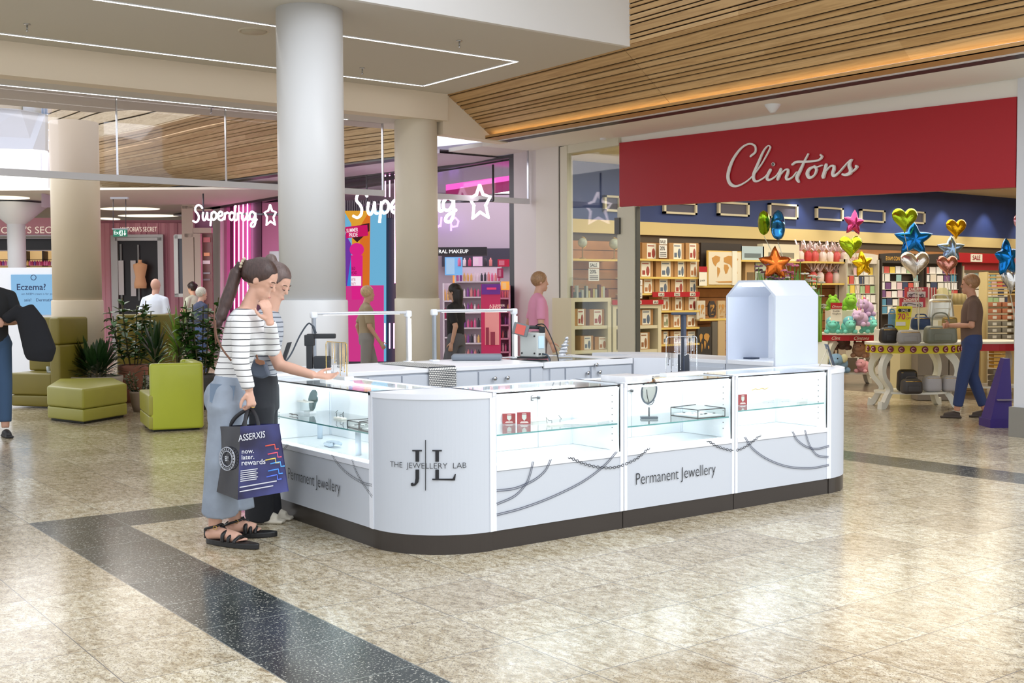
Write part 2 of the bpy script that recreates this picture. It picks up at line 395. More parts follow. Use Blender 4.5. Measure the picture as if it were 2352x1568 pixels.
def boards(name, label, A, B, widths, gap=.022, th=.02, m=OAK, seglen=2.4, back=True, away=False):
    """A(t), B(t): two rails as functions of u in 0..1 (top rail, bottom rail) lists of points; boards run along the rails"""
    n = len(A); tot = sum(widths)+gap*len(widths); acc = 0; me_v = []; fs = []; uvs = []
    bm = bmesh.new(); uvl = bm.loops.layers.uv.new('UVMap')
    for bi, wd in enumerate(widths):
        s0 = acc/tot; s1 = (acc+wd)/tot; acc += wd+gap; o = random.random()*seglen; run = o
        prev = None
        for i in range(n):
            p0 = A[i].lerp(B[i], s0); p1 = A[i].lerp(B[i], s1)
            d = (B[i]-A[i]).normalized(); al = (A[min(i+1, n-1)]-A[max(i-1, 0)]).normalized(); nn = d.cross(al).normalized()
            if (nn.dot(FV) < 0 if away else nn.z < 0): nn = -nn
            q = [bm.verts.new(p) for p in (p0, p1, p1+nn*th, p0+nn*th)]
            if prev:
                run += (p0-prev[1]).length; sid = int(run/seglen)
                for k in range(4):
                    f = bm.faces.new((prev[0][k], prev[0][(k+1) % 4], q[(k+1) % 4], q[k]))
                    for lp in f.loops: lp[uvl].uv = (bi*.37+.11, sid*.731+.05)
            else:
                f = bm.faces.new(q)
            prev = (q, p0)
        bm.faces.new(prev[0][::-1])
    bmesh.ops.recalc_face_normals(bm, faces=bm.faces[:])
    me = bpy.data.meshes.new(name); bm.to_mesh(me); bm.free(); me.materials.append(m)
    o = bpy.data.objects.new(name, me); COL.objects.link(o); MW[o] = Matrix.Identity(4); struct(o, label)
    if back:
        mb = MB(); vs = []; 
        for i in range(n):
            d = (B[i]-A[i]).normalized(); al = (A[min(i+1, n-1)]-A[max(i-1, 0)]).normalized(); nn = d.cross(al).normalized()
            if (nn.dot(FV) < 0 if away else nn.z < 0): nn = -nn
            for p in (A[i], B[i]): vs += [p+nn*(th+.01), p+nn*(th+.05)]
        fs = []
        for i in range(n-1):
            a = i*4; b = a+4; fs += [(a, a+2, b+2, b), (a+1, b+1, b+3, a+3)]
        mb.add(vs, fs); bk = mb.build('backing', GAPB, o)
    return o
def zl(y): return 3.69-.0137*(13.4-y)
ys = [13.40, 12, 10.8, 9.75]
A = [Vector((8.83, y, 4.262-.3*0)) for y in ys]; B = [Vector((9.60, y, zl(y)+.05)) for y in ys]
W1 = [.035, .105, .04, .05, .07, .035, .03, .05, .075, .105]
boards('ceiling_timber', 'oak board soffit sloping down beside the white ceiling', A, B, W1, gap=.018)
ys2 = [9.74, 8, 6.5, 5, 3.5]
A2 = [Vector((8.83, y, 4.262)) for y in ys2]; B2 = [Vector((9.60, y, zl(y)+.05)) for y in ys2]
W2 = [.06, .05, .11, .04, .07, .035, .05, .12, .04, .06, .05, .09, .035, .06, .04, .11, .05, .04, .07, .06]
boards('ceiling_timber', 'oak board soffit sloping above the red shop sign', A2, B2, W1, gap=.018)
A3 = [Vector((8.80, y, 5.9)) for y in ys2]
boards('ceiling_timber', 'oak boards rising beside the white ceiling corner', A3, A2, W2+W1[:4], gap=.018)
# cove lip with warm strip, white edge, black slot
ysl = [13.4, 9.7, 3.5]
def strip(name, x0, x1, dz0, dz1, m, th=.03, label=None, y0=13.4, y1=3.5):
    pts = []
    mb = MB()
    v = []
    for y in (y0, y1):
        z = zl(y); v += [(x0, y, z+dz0), (x1, y, z+dz1), (x1, y, z+dz1+th), (x0, y, z+dz0+th)]
    mb.add(v, [(0, 1, 2, 3), (7, 6, 5, 4), (0, 4, 5, 1), (1, 5, 6, 2), (2, 6, 7, 3), (3, 7, 4, 0)])
    return struct(mb.build(name, m), label)
strip('trim_3', 9.50, 9.525, .0, .0, mat((190, 146, 88), .5), .045, 'upstand of the oak cove lip')
strip('trim_3', 9.50, 9.72, .0, -.002, mat((190, 146, 88), .5), .012, 'oak cove lip below the timber soffit')
strip('trim_4', 9.72, 9.765, -.01, -.01, WHITE, .03, 'white edge strip beside the black slot')
strip('trim_5', 9.765, 9.93, -.013, -.013, BLACK, .03, 'black linear air slot')
strip('ceiling', 9.93, 10.86, -.012, -.015, mat((234, 232, 226), .75), .06, 'white soffit between the slot and the card shop', y0=15.0)
cv = thing('cove_light', 'warm strip light hidden in the oak cove lip', 'strip light', (9.6, 8.4, 3.7))
mb = MB(); v = []
for y in (13.3, 3.5):
    z = zl(y); v += [(9.535, y, z+.014), (9.56, y, z+.014), (9.56, y, z+.022), (9.535, y, z+.022)]
mb.add(v, [(0, 1, 2, 3), (7, 6, 5, 4), (0, 4, 5, 1), (1, 5, 6, 2), (2, 6, 7, 3), (3, 7, 4, 0)]); mb.build('diffuser', WARM, cv)
# roof above the timber so no sky shows at the upper right
struct(MB().box((6.2, 3.0, 5.9), (11.2, 9.6, 6.0)).build('ceiling', CEIL), 'slab above the timber soffit')
# columns
def column(label, c, r, ztop, m, name='column'):
    t = thing(name, label, 'column', (c[0], c[1], 0))
    MB().lathe([(0, 1.405), (r, 1.405), (r, ztop), (0, ztop)], c, 48).build('shaft', m, t)
    MB().lathe([(0, 0), (r*1.06, 0), (r*1.06, 1.40), (r*1.04, 1.412), (r, 1.412)], c, 48).build('collar', m, t)
    return t
COLM = mat((226, 227, 228), .35); COLB = mat((216, 202, 180), .5)
pc = Dp(715, 400, 11.3); column('tall white round column rising behind the jewellery kiosk', (pc.x, pc.y, 0), .325, 4.25, COLM)
pl = Dp(172, 400, 15.95); column('beige round column behind the olive sofas', (pl.x, pl.y, 0), .325, 3.88, mat((216, 200, 174), .5))
pm = (8.50, 13.67); column('cream round column meeting the bulkhead beside the pharmacy sign', (pm[0], pm[1], 0), .30, 4.25, mat((234, 226, 208), .5))
# glass smoke baffle
def baffle(x0, x1, label, joints, y=14.08, zt=3.88, zb=2.90):
    t = thing('smoke_baffle', label, 'glass screen', ((x0+x1)/2, y, zb))
    MB().box((x0, y-.006, zb), (x1, y+.006, zt)).build('pane', SMOKE, t)
    MB().box((x0, y-.03, zb-.04), (x1, y+.03, zb+.04)).build('rail', mat((214, 214, 220), .35), t)
    for j in joints: MB().box((j-.006, y-.02, zb), (j+.006, y+.02, zt)).build('clamp_rod', CHROME, t)
baffle(-6, 8.22, 'long hanging glass smoke screen left of the cream column', [Yp(268, 300, 14.08).x, Yp(518, 300, 14.08).x, 8.20])
baffle(8.83, 10.8, 'short hanging glass smoke screen right of the cream column', [10.79], zt=3.74)
# ---- card shop shell
XF = 10.85
def signz(y, top): return (3.584-.032*(12.04-y)) if top else (2.686-.0315*(12.04-y))
RED = mat((172, 14, 30), .5)
t = thing('shop_sign', 'long glossy red shop sign board lettered Clintons in white script', 'sign', (XF, 9, 2.6))
y0, y1 = 12.04, 6.16
mb = MB(); mb.prism([(XF, y0, signz(y0, 0)), (XF, y1, signz(y1, 0)), (XF, y1, signz(y1, 1)), (XF, y0, signz(y0, 1))], (.12, 0, 0)); mb.build('board', RED, t)
SG = mb
def SP(a, b):  # crop(1540,0) px/2.8966 -> sign plane
    return Xp(1540+a/2.8966, b/2.8966, XF)+Vector((-.012, 0, 0))
CREAMW = mat((236, 234, 230), .4)
lt = MB(); NX = Vector((-1, 0, 0)); u = .03
pn = [0]
def pen(pts, w): pn[0] += 1; stroke(lt, [SP(*p) for p in pts], [q*.0018 for q in w], NX, th=.012+.0011*pn[0])
pen([(540, 1040), (572, 1010), (568, 970), (530, 958), (480, 985), (430, 1050), (400, 1120), (390, 1180), (408, 1225), (450, 1238), (510, 1210), (560, 1165), (615, 1090), (660, 1010), (672, 978), (655, 972), (625, 1010), (590, 1090), (562, 1160), (565, 1198), (590, 1205), (640, 1175), (668, 1135)], [14, 16, 14, 12, 14, 20, 26, 26, 24, 14, 10, 9, 9, 10, 9, 8, 14, 20, 24, 20, 12, 9, 12])
pen([(672, 1132), (655, 1165), (652, 1190), (672, 1196), (712, 1170), (740, 1130)], [22, 22, 20, 14, 9, 10])
pen([(690, 1092), (692, 1094)], [24, 24])
pen([(742, 1128), (735, 1160), (722, 1192)], [22, 22, 20])
pen([(730, 1175), (765, 1135), (790, 1128), (790, 1150), (780, 1180), (790, 1194), (820, 1180), (850, 1145)], [8, 9, 14, 20, 20, 16, 9, 8])
pen([(925, 1025), (900, 1075), (875, 1130), (852, 1180), (862, 1210)], [10, 14, 20, 24, 14])
pen([(820, 1095), (850, 1078), (920, 1076), (990, 1068), (1018, 1045), (1008, 1030)], [14, 16, 14, 12, 12, 10])
pen([(968, 1108), (935, 1125), (920, 1155), (935, 1182), (965, 1168), (982, 1130), (968, 1106), (985, 1112), (1020, 1100)], [12, 20, 24, 20, 10, 16, 14, 8, 8])
pen([(1045, 1098), (1038, 1135), (1026, 1178)], [20, 22, 22])
pen([(1032, 1155), (1070, 1110), (1095, 1105), (1098, 1125), (1090, 1155), (1100, 1170), (1130, 1150), (1175, 1100), (1205, 1070), (1218, 1062)], [8, 9, 16, 20, 20, 18, 10, 8, 8, 8])
pen([(1216, 1064), (1205, 1080), (1200, 1105), (1210, 1130), (1205, 1152), (1180, 1164), (1155, 1160)], [10, 16, 20, 22, 22, 16, 12])
pen([(1180, 1164), (1225, 1140), (1252, 1112), (1245, 1104)], [8, 9, 12, 12])
lt.build('lettering', CREAMW, t)
# fascia above sign, facade pieces
FAS = mat((236, 233, 226), .7)
v = []
for y in (13.35, 3.5): v += [(XF, y, 3.0 if y > 10 else 2.9), (XF+.1, y, 3.0 if y > 10 else 2.9), (XF+.1, y, zl(y)+.05), (XF, y, zl(y)+.05)]
mb = MB()
v = []
for y in (12.02, 3.5): v += [(XF+.02, y, signz(y, 1)-.5), (XF+.10, y, signz(y, 1)-.5), (XF+.10, y, zl(y)+.05), (XF+.02, y, zl(y)+.05)]
mb.add(v, [(0, 1, 2, 3), (7, 6, 5, 4), (0, 4, 5, 1), (1, 5, 6, 2), (2, 6, 7, 3), (3, 7, 4, 0)])
struct(mb.build('trim_6', FAS), 'white fascia behind the red sign')
# pier between the shops
struct(MB().box((XF, 13.92, 0), (XF+.25, 14.53, 3.72)).build('wall_pier', mat((214, 208, 208), .6)), 'grey-white pier between the shop fronts')
struct(MB().box((XF-.03, 13.37, 0), (XF+.25, 13.92, 3.72)).build('wall_pier', mat((220, 216, 208), .6)), 'white pier beside the shop window')
struct(MB().box((XF-.01, 13.33, 0), (XF+.05, 13.37, 3.7)).build('trim_7', BLACK), 'black joint strip beside the window frame')
wf = MB(); FRM = mat((214, 210, 190), .45)
wf.box((XF-.03, 13.17, 0), (XF+.06, 13.33, 3.66)); wf.box((XF-.02, 12.04, 3.55), (XF+.06, 13.2, 3.67)); wf.box((XF-.03, 11.70, 0), (XF+.08, 12.05, 2.675))
wf.box((XF-.02, 12.04, 0), (XF+.06, 13.2, .15))
win = wf.build('window_1', FRM); struct(win, 'tall shop window with cream frame')
MB().box((XF+.01, 12.04, .15), (XF+.02, 13.18, 3.56)).build('pane', GLASS, win)
MB().box((XF-.01, 11.68, 0), (XF+.06, 11.705, 2.66)).build('door_track', mat((90, 92, 88), .4), win)
MB().box((XF-.06, 11.98, 2.30), (XF-.02, 12.08, 2.53)).build('bracket', mat((80, 78, 76), .4), win)
# right pillar with steel skirt
pq = thing('pillar', 'white square pillar with brushed steel skirt at the right edge', 'pillar', (11.2, 5.7, 0))
MB().box((XF, 5.2, .30), (XF+.5, 6.15, 3.60)).build('shaft', mat((216, 218, 224), .4), pq)
MB().box((XF-.02, 5.2, 0), (XF+.5, 6.19, .30)).build('skirt', mat((150, 148, 142), .35, .6), pq)
# shop walls
BLUE = mat((52, 70, 128), .6, noise=.12, nscale=1.5); SHELF = mat((226, 210, 160), .5)
struct(MB().box((10.9, 14.0, 2.65), (26, 14.15, 3.9)).build('wall_back', BLUE), 'deep blue upper shop wall')
struct(MB().box((10.9, 13.93, 2.44), (26, 14.15, 2.655)).build('trim_8', mat((222, 200, 140), .55)), 'pale timber band under the blue wall')
struct(MB().box((10.9, 13.99, 2.32), (26, 14.15, 2.44)).build('trim_9', mat((92, 78, 62), .7)), 'dark brown band under the timber band')  # band in one flat dark brown
ORG_ = mat((190, 134, 84), .5, noise=.15, nscale=6)
sl = MB()
z = 0.0
while z < 2.3:
    sl.box((10.95, 13.985, z), (26, 14.15, z+.145)); z += .155
struct(sl.build('wall_back', ORG_), 'orange timber slatwall'); struct(MB().box((10.95, 14.01, 0), (26, 14.16, 2.33)).build('wall_back', mat((70, 44, 24), .8)), 'dark grooves behind the slatwall')
struct(MB().box((25.6, 3, 0), (25.8, 14.1, 3.9)).build('wall_far', mat((200, 180, 140), .7)), 'far shop wall')
struct(MB().box((10.95, 3, 3.58), (26, 14.1, 3.75)).build('ceiling', mat((226, 212, 170), .7)), 'cream card shop ceiling')
struct(MB().box((14.0, 2.8, 0), (26, 3.0, 3.7)).build('wall_near', mat((200, 180, 140), .7)), 'near shop wall')
for i, (a, b, c, d, full) in enumerate([(1385, 448, 1423, 487, 1), (1522, 462, 1598, 494, 1), (1647, 462, 1718, 498, 1), (1764, 466, 1830, 504, 1), (1872, 474, 1934, 508, 0), (1974, 480, 2030, 512, 0), (2082, 484, 2122, 515, 1)]):
    p, q = Yp(a, b, 13.98), Yp(c, d, 13.98); t = thing('wall_frame', ['first cream frame seen through the shop window', 'second cream frame on the blue wall under the red sign', 'third cream frame on the blue wall left of the balloons', 'cream frame behind the green and blue balloons', 'cream frame between the balloon bunches', 'cream frame right of the pink star balloon', 'cream frame half hidden behind the green heart balloon'][i], 'frame', ((p.x+q.x)/2, 13.98, q.z), group='cream frames on the blue wall')
    mb = MB(); w_ = .035
    mb.box((p.x, 13.94, q.z), (q.x, 13.99, q.z+w_)); mb.box((p.x, 13.94, p.z-w_), (q.x, 13.99, p.z)); mb.box((p.x, 13.94, q.z), (p.x+w_*1.4, 13.99, p.z)); mb.box((q.x-w_*1.4, 13.94, q.z), (q.x, 13.99, p.z)); mb.build('moulding', mat((226, 218, 190), .5), t)
    MB().box((p.x+.01, 13.975, q.z+.01), (q.x-.01, 13.995, p.z-.01)).build('panel', mat((86, 84, 104), .5) if full else BLUE, t)
# ceiling fittings
def sprinkler(px, py, z, label):
    p = Zp(px, py, z); t = thing('sprinkler', label, 'sprinkler', (p.x, p.y, z-.09))
    MB().lathe([(0, z), (.035, z), (.03, z-.012), (0, z-.012)], (p.x, p.y, 0), 16).build('rosette', CHROME, t)
    MB().lathe([(0, z-.01), (.008, z-.01), (.008, z-.06), (.016, z-.07), (.004, z-.085), (0, z-.085)], (p.x, p.y, 0), 10).build('head', CHROME, t)
sprinkler(62, 55, 4.25, 'sprinkler head in the ceiling, top left'); sprinkler(1055, 93, 4.25, 'sprinkler head between the two light lines right of the white column')
sprinkler(832, 156, 4.25, 'sprinkler head just right of the white column near the inner light line'); sprinkler(485, 247, 3.88, 'sprinkler head in the lower soffit beyond the bulkhead')
p = Zp(583, 71, 4.25); t = thing('ceiling_speaker', 'flush round speaker in the ceiling left of the white column', 'speaker', (p.x, p.y, 4.24))
MB().lathe([(0, 4.238), (.13, 4.238), (.135, 4.25)], (p.x, p.y, 0), 32).build('grille', mat((196, 188, 172), .7), t); MB().lathe([(.135, 4.25), (.15, 4.235), (.165, 4.25)], (p.x, p.y, 0), 32).build('ring', mat((214, 206, 190), .6), t)
p = Zp(1775, 243, 3.60); t = thing('ceiling_sensor', 'white cone sensor under the soffit above the red sign', 'sensor', (p.x, p.y, 3.5))
MB().lathe([(0, 3.52), (.03, 3.52), (.09, 3.60), (.1, 3.64), (0, 3.64)], (p.x, p.y, 0), 20).build('cone', WHITE, t)
p = Zp(1385, 317, 3.66); t = thing('ceiling_sensor', 'small flat detector on the soffit left of the red sign', 'sensor', (p.x, p.y, 3.6))
MB().lathe([(0, 3.63), (.04, 3.635), (.05, 3.68), (0, 3.68)], (p.x, p.y, 0), 20).build('disc', WHITE, t)
# ============================================================ KIOSK
KX0, KX1, KY0, KY1 = 3.23, 7.23, 5.21, 7.84
Z1, Z2, Z3 = .11, .483, .90
PLIN = mat((62, 56, 52), .3, .3); PANEL = mat((200, 206, 215), .4); POST = mat((232, 236, 244), .35)
INNER = mat((240, 242, 246), .5)
LOCKM = mat((90, 92, 96), .3, 1)
def frame_xyz(ax):
    # map local (u along face, v depth inward, z) to world
    if ax == 'F': return lambda u, v, z: Vector((u, KY0+v, z))
    return lambda u, v, z: Vector((KX0+v, u, z))
def bx(mb, T, lo, hi, mi=0):
    p = [T(*q) for q in ((lo[0], lo[1], lo[2]), (hi[0], hi[1], hi[2]))]
    mb.box([min(a, b) for a, b in zip(*p)], [max(a, b) for a, b in zip(*p)], mi)
def display_case(label, ax, u0, u1, zs, split=None, gap=None):
    T = frame_xyz(ax); D = .50
    t = thing('display_case', label, 'display case', T((u0+u1)/2, .25, 0), group=None)
    e = .003; a, b = u0+e, u1-e; pw = .026
    mb = MB(); bx(mb, T, (a, .012, 0), (b, D, Z1)); mb.build('plinth', PLIN, t)
    mb = MB(); bx(mb, T, (a+pw, .006, Z1), (b-pw, .02, Z2-.035)); bx(mb, T, (a, .01, Z1), (b, D, Z2-.02)); mb.build('front_panel', PANEL, t)
    mb = MB()
    for (x0, x1) in ((a, a+pw), (b-pw, b)):
        bx(mb, T, (x0, 0, Z1), (x1, .03, Z3)); bx(mb, T, (x0, D-.03, Z2), (x1, D, Z3))
    bx(mb, T, (a+pw, 0, Z2-.032), (b-pw, .03, Z2)); 
    bx(mb, T, (a, D-.035, Z3-.03), (b, D, Z3)); bx(mb, T, (a, 0, Z3-.022), (a+pw, D, Z3)); bx(mb, T, (b-pw, 0, Z3-.022), (b, D, Z3))
    mb.build('frame', POST, t, bevel=.002)
    mb = MB(); bx(mb, T, (a, .03, Z2-.02), (b, D-.02, Z2-.002)); mb.build('deck', INNER, t)
    # sides
    for q in (a+.004, b-.014): mb = MB(); bx(mb, T, (q, .03, Z2), (q+.01, D-.03, Z3-.022)); mb.build('side_panel', INNER, t)
    for k in range(9):
        p = T(b-.0155, .09, Z2+.06+k*.04); W_ = (T(1, 0, 0)-T(0, 0, 0)); mb = MB(); mb.tube([p, p+W_*.003], .0035, 8); mb.build('shelf_pin', BLACKM, t)
    # back doors
    gp_ = gap if gap else 0
    s = split if split else (u0+u1)/2
    for (x0, x1) in ((a+.014+gp_, s-.002), (s+.002, b-.014)):
        mb = MB(); bx(mb, T, (x0, D-.022, Z2), (x1, D-.008, Z3-.03)); mb.build('door', INNER, t)
    # little lock with clasp on the door
    mb = MB(); mb.tube([T(s, D-.035, .80), T(s, D-.02, .80)], .011, 12); bx(mb, T, (s-.05, D-.032, .797), (s, D-.026, .803))
    q = T(s-.055, D-.03, .80); 
    mb.tube([T(s-.045, D-.03, .785), T(s-.06, D-.03, .785), T(s-.06, D-.03, .815), T(s-.045, D-.03, .815)], .003, 6)
    mb.build('lock', LOCKM, t)
    mb = MB(); bx(mb, T, (a+.016, .034, zs-.004), (b-.016, D-.03, zs+.004)); mb.build('glass_shelf', GLASS, t)
    mb = MB(); bx(mb, T, (a+.016, .030, zs-.004), (b-.016, .034, zs+.004)); mb.build('shelf_edge', mat((96, 160, 160), .15), t)
    mb = MB(); bx(mb, T, (a+pw, .008, Z2), (b-pw, .013, Z3-.008)); mb.build('front_glass', GLASS, t)
    mb = MB(); bx(mb, T, (a+pw, .004, Z3-.010), (b-pw, D-.035, Z3-.004)); mb.build('top_glass', GLASS, t)
    mb = MB(); bx(mb, T, (a+pw, .0, Z3-.011), (b-pw, .004, Z3-.003)); bx(mb, T, (b-pw-.004, .002, Z2), (b-pw, .01, Z3-.01)); mb.build('glass_edge', BLACK, t)
    for lo, hi in (((a+pw, D-.06, Z3-.045), (b-pw, D-.036, Z3-.032)), ((a+.03, .032, Z2+.002), (b-.03, .042, Z2+.008)), ((a+pw, .018, Z3-.03), (b-pw, .026, Z3-.022))):
        mb = MB(); bx(mb, T, lo, hi); mb.build('light_strip', LEDK, t)
    return t
cF = [display_case('front display case next to the round lettered corner, red boxes inside', 'F', 3.73, 4.73, .651, split=4.43, gap=.10),
      display_case('middle front display case with the round table mirror inside', 'F', 4.73, 5.73, .625),
      display_case('right-hand front display case nearest the balloons', 'F', 5.73, 6.73, .658)]
cL = display_case('wide display case on the left side where the two women stand', 'L', 5.71, 7.14, .65, split=6.35)
INK = mat((52, 62, 92), .5); INKD = mat((30, 34, 46), .5); TXTM = mat((26, 28, 34), .5)
def chain(mb, pts, pitch, size, style, Wn, keep=None):
    P = cr(pts, 24); Wn = Vector(Wn)
    d = 0; nxt = 0; k = 0
    for i in range(len(P)-1):
        seg = P[i+1]-P[i]; l = seg.length
        while nxt <= d+l:
            p = P[i]+seg*((nxt-d)/l if l else 0); t = seg.normalized(); s = Wn.cross(t)
            if keep and not keep(p): nxt += pitch; k += 1; continue
            if style == 'big':
                if k % 2 == 0:
                    ring = [p+t*math.cos(a)*size*.62+s*math.sin(a)*size*.42 for a in [j*math.pi/5 for j in range(10)]]
                    mb.tube(ring, size*.12, 5, closed=True)
                else: mb.tube([p-t*size*.55, p+t*size*.55], size*.15, 5)
            else:
                a = t*.8+s*.6; b = t*.8-s*.6
                mb.tube([p+s*size*.35-a*size*.3, p+s*size*.35+a*size*.3], size*.12, 4)
                mb.tube([p-s*size*.35-b*size*.3, p-s*size*.35+b*size*.3], size*.12, 4)
            nxt += pitch; k += 1
        d += l
def flat(mb, T, y):  # squash vertices onto the panel (printed film)
    return mb
yF = KY0+.0035
def c5(a, b): return Yp(1130+a/2.868, 980+b/2.868, KY0-.001)
def clipx(pts, x0, x1): return [p for p in pts if x0 <= p.x <= x1]
chains = [('fine', [(270, 230), (255, 300), (225, 375), (150, 455), (30, 510)]), ('fine', [(388, 213), (350, 290), (270, 355), (150, 405), (30, 420)]),
 ('fine', [(822, 163), (740, 255), (600, 360), (400, 460), (200, 535), (30, 580)]), ('big', [(510, 200), (600, 240), (700, 265), (800, 268), (880, 245), (960, 205), (1040, 135)]),
 ('big', [(1420, 90), (1500, 135), (1600, 155), (1680, 125), (1775, 50)]), ('fine', [(1663, 62), (1720, 145), (1820, 215), (1950, 262), (2100, 272), (2225, 250)]),
 ('fine', [(1978, 25), (2010, 85), (2070, 130), (2140, 145), (2225, 125)]), ('fine', [(2060, 15), (2085, 100), (2110, 150), (2150, 190), (2225, 200)])]
for sty, pts in chains:
    P = [c5(*p) for p in pts]; 
    for hi, host in enumerate(cF):
        lo_ = 3.74+hi; mb = MB(); chain(mb, P, .017 if sty == 'big' else .0075, .017 if sty == 'big' else .014, sty, (0, -1, 0), keep=lambda p: lo_ < p.x < lo_+.98)
        if not mb.v: continue
        for v in mb.v: v.y = KY0-.001+(v.y-KY0+.001)*.15
        mb.build('chain_print', INKD if sty == 'big' else INK, host)
mb = MB(); pa = Yp(1459, 1114, KY0); pb = Yp(1664, 1085, KY0)
textmb(mb, 'Permanent Jewellery', (pa.x, KY0+.003, .262), (1, 0, 0), (0, 0, 1), .108, ext=.004, sx=.80, off=-.012); mb.build('lettering', TXTM, cF[1])
mb = MB(); textmb(mb, 'Permanent Jewellery', (KX0+.003, 6.81, .262), (0, -1, 0), (0, 0, 1), .108, ext=.004, sx=.80, off=-.012); mb.build('lettering', TXTM, cL)
def cl(a, b): return Xp(440+a/3.563, 860+b/3.563, KX0-.001)
for pts in ([(1148, 655), (1200, 735), (1290, 820), (1400, 885), (1475, 905)], [(1315, 695), (1340, 780), (1400, 890), (1475, 995)], [(790, 570), (750, 612), (700, 640)]):
    mb = MB(); chain(mb, [cl(*p) for p in pts], .012, .015, 'fine', (-1, 0, 0))
    for v in mb.v: v.x = KX0-.001+(v.x-KX0+.001)*.15
    mb.build('chain_print', INKD, cL)
# round corner units
def corner_unit(label, cx, cy, a0, a1, ztop=Z3, panel=True, R=.497):
    t = thing('corner_unit', label, 'kiosk unit', (cx, cy, 0))
    def sector(r, z0, z1, name, m, g=0):
        pts = [Vector((cx, cy, z0))]+[Vector((cx+r*math.cos(a0+(a1-a0)*i/32), cy+r*math.sin(a0+(a1-a0)*i/32), z0)) for i in range(33)]
        mb = MB(); mb.prism(pts, (0, 0, z1-z0)); return mb.build(name, m, t)
    sector(R-.004, 0, Z1, 'plinth', PLIN); sector(R-.002, Z1, ztop-.03, 'body', PANEL); sector(R+.003, ztop-.03, ztop, 'top', POST)
    for a in (a0+.012, a1-.012):
        mb = MB(); n = Vector((math.cos(a), math.sin(a), 0)); c = Vector((cx, cy, 0))+n*(R-.01); s = Vector((-n.y, n.x, 0))
        mb.obox(c+Vector((0, 0, (Z1+ztop-.03)/2)), n*.026, s*.02, (0, 0, ztop-.03-Z1)); mb.build('edge_post', POST, t)
    return t
pi = math.pi
cu = corner_unit('round front corner of the kiosk bearing the J L monogram', 3.73, 5.71, pi, 1.5*pi)
# monogram on the curved panel: u along arc (centre 225deg), z
def CU(u, z, r=.5035): a = math.radians(225)+u/.5; return Vector((3.73+r*math.cos(a), 5.71+r*math.sin(a), z))
lt = MB()
def poly(pts, name=None):
    # subdivide horizontally thin polygons are narrow, so direct mapping holds
    n = len(pts); lt.add([CU(u, z, .4990) for u, z in pts]+[CU(u, z, .5022) for u, z in pts], [tuple(range(n, 2*n)), tuple(range(n))[::-1]]+[(i, (i+1) % n, (i+1) % n+n, i+n) for i in range(n)])
def pxu(px, py):  # pixel -> (u,z) on the cylinder
    v = Vector(ray(px, py)); o = Vector((0, 0, EYE)); c = Vector((3.73, 5.71, 0)); d = Vector((v.x, v.y)); oc = Vector((-c.x, -c.y))
    A_ = d.dot(d); B_ = 2*oc.dot(d); C_ = oc.dot(oc)-.2500; tt = (-B_-math.sqrt(B_*B_-4*A_*C_))/(2*A_); p = o+v*tt
    a = math.atan2(p.y-c.y, p.x-c.x) % (2*pi); return ((a-math.radians(225))*.5, p.z)
def tall(x0, x1, ya, yb, hp=None):
    a = pxu(x0, ya); b = pxu(x1, ya); c = pxu(x1, yb); d = pxu(x0, yb); poly([a, b, c, d])
tall(976.8, 978.2, 1010, 1126)                       # divider
for (x0, x1, ya, yb) in ((954.5, 962.5, 1034, 1060), (954.5, 962.5, 1078, 1100), (1000, 1008, 1034, 1060), (1000, 1008, 1078, 1102)): tall(x0, x1, ya, yb)
tall(947, 969, 1033, 1036); tall(993, 1015, 1033, 1036)      # serifs
poly([pxu(*p) for p in [(954.5, 1098), (962.5, 1098), (961, 1107), (955, 1114), (950, 1116), (950, 1113), (953, 1108)]])
poly([pxu(*p) for p in [(944, 1109), (949, 1108), (951, 1114), (947, 1116.5), (944, 1114)]])
poly([pxu(*p) for p in [(993, 1099), (1040, 1099), (1045, 1088), (1047, 1088), (1045, 1103), (993, 1102)]])
a_, b_ = pxu(896, 1068), pxu(1071, 1070)
textmb(lt, 'THE  JEWELLERY  LAB', None, (1, 0, 0), (0, 1, 0), .046, fn=lambda x, y: CU(a_[0]+x*(b_[0]-a_[0])/.5455, a_[1]-.005+y, .5018), sx=1.0, off=-.012)
# normalise: measure text width then stretch to fit
xs = [v.co.x if hasattr(v, 'co') else v.x for v in TXT[('THE  JEWELLERY  LAB', 0, 'LEFT', -.012)][0]]; wmax = max(xs)*.046
n_ = len(TXT[('THE  JEWELLERY  LAB', 0, 'LEFT', -.012)][0]); lt.v = lt.v[:-n_]+[CU(a_[0]+v.x*.046*(b_[0]-a_[0])/wmax, a_[1]-.008+v.y*.046, .5018) for v in TXT[('THE  JEWELLERY  LAB', 0, 'LEFT', -.012)][0]]
lt.build('monogram', TXTM, cu)
corner_unit('round end of the kiosk counter on the right near the toy table', 6.73, 5.71, 1.5*pi, 2*pi)
ZB = .925
corner_unit('round back left corner of the kiosk behind the two women', 3.73, 7.34, .5*pi, pi, ztop=ZB)
corner_unit('round back right corner of the kiosk', 6.73, 7.34, 0, .5*pi, ztop=ZB)
def unit(name, label, cat, lo, hi, ztop, group=None):
    t = thing(name, label, cat, ((lo[0]+hi[0])/2, (lo[1]+hi[1])/2, 0), group=group)
    MB().box((lo[0], lo[1], 0), (hi[0], hi[1], Z1)).build('plinth', PLIN, t)
    MB().box((lo[0], lo[1], Z1), (hi[0], hi[1], ztop-.03)).build('body', PANEL, t)
    MB().box((lo[0]-.0, lo[1]-.008, ztop-.03), (hi[0], hi[1], ztop)).build('worktop', mat((240, 242, 246), .35), t, bevel=.003)
    return t
yb = 6.95
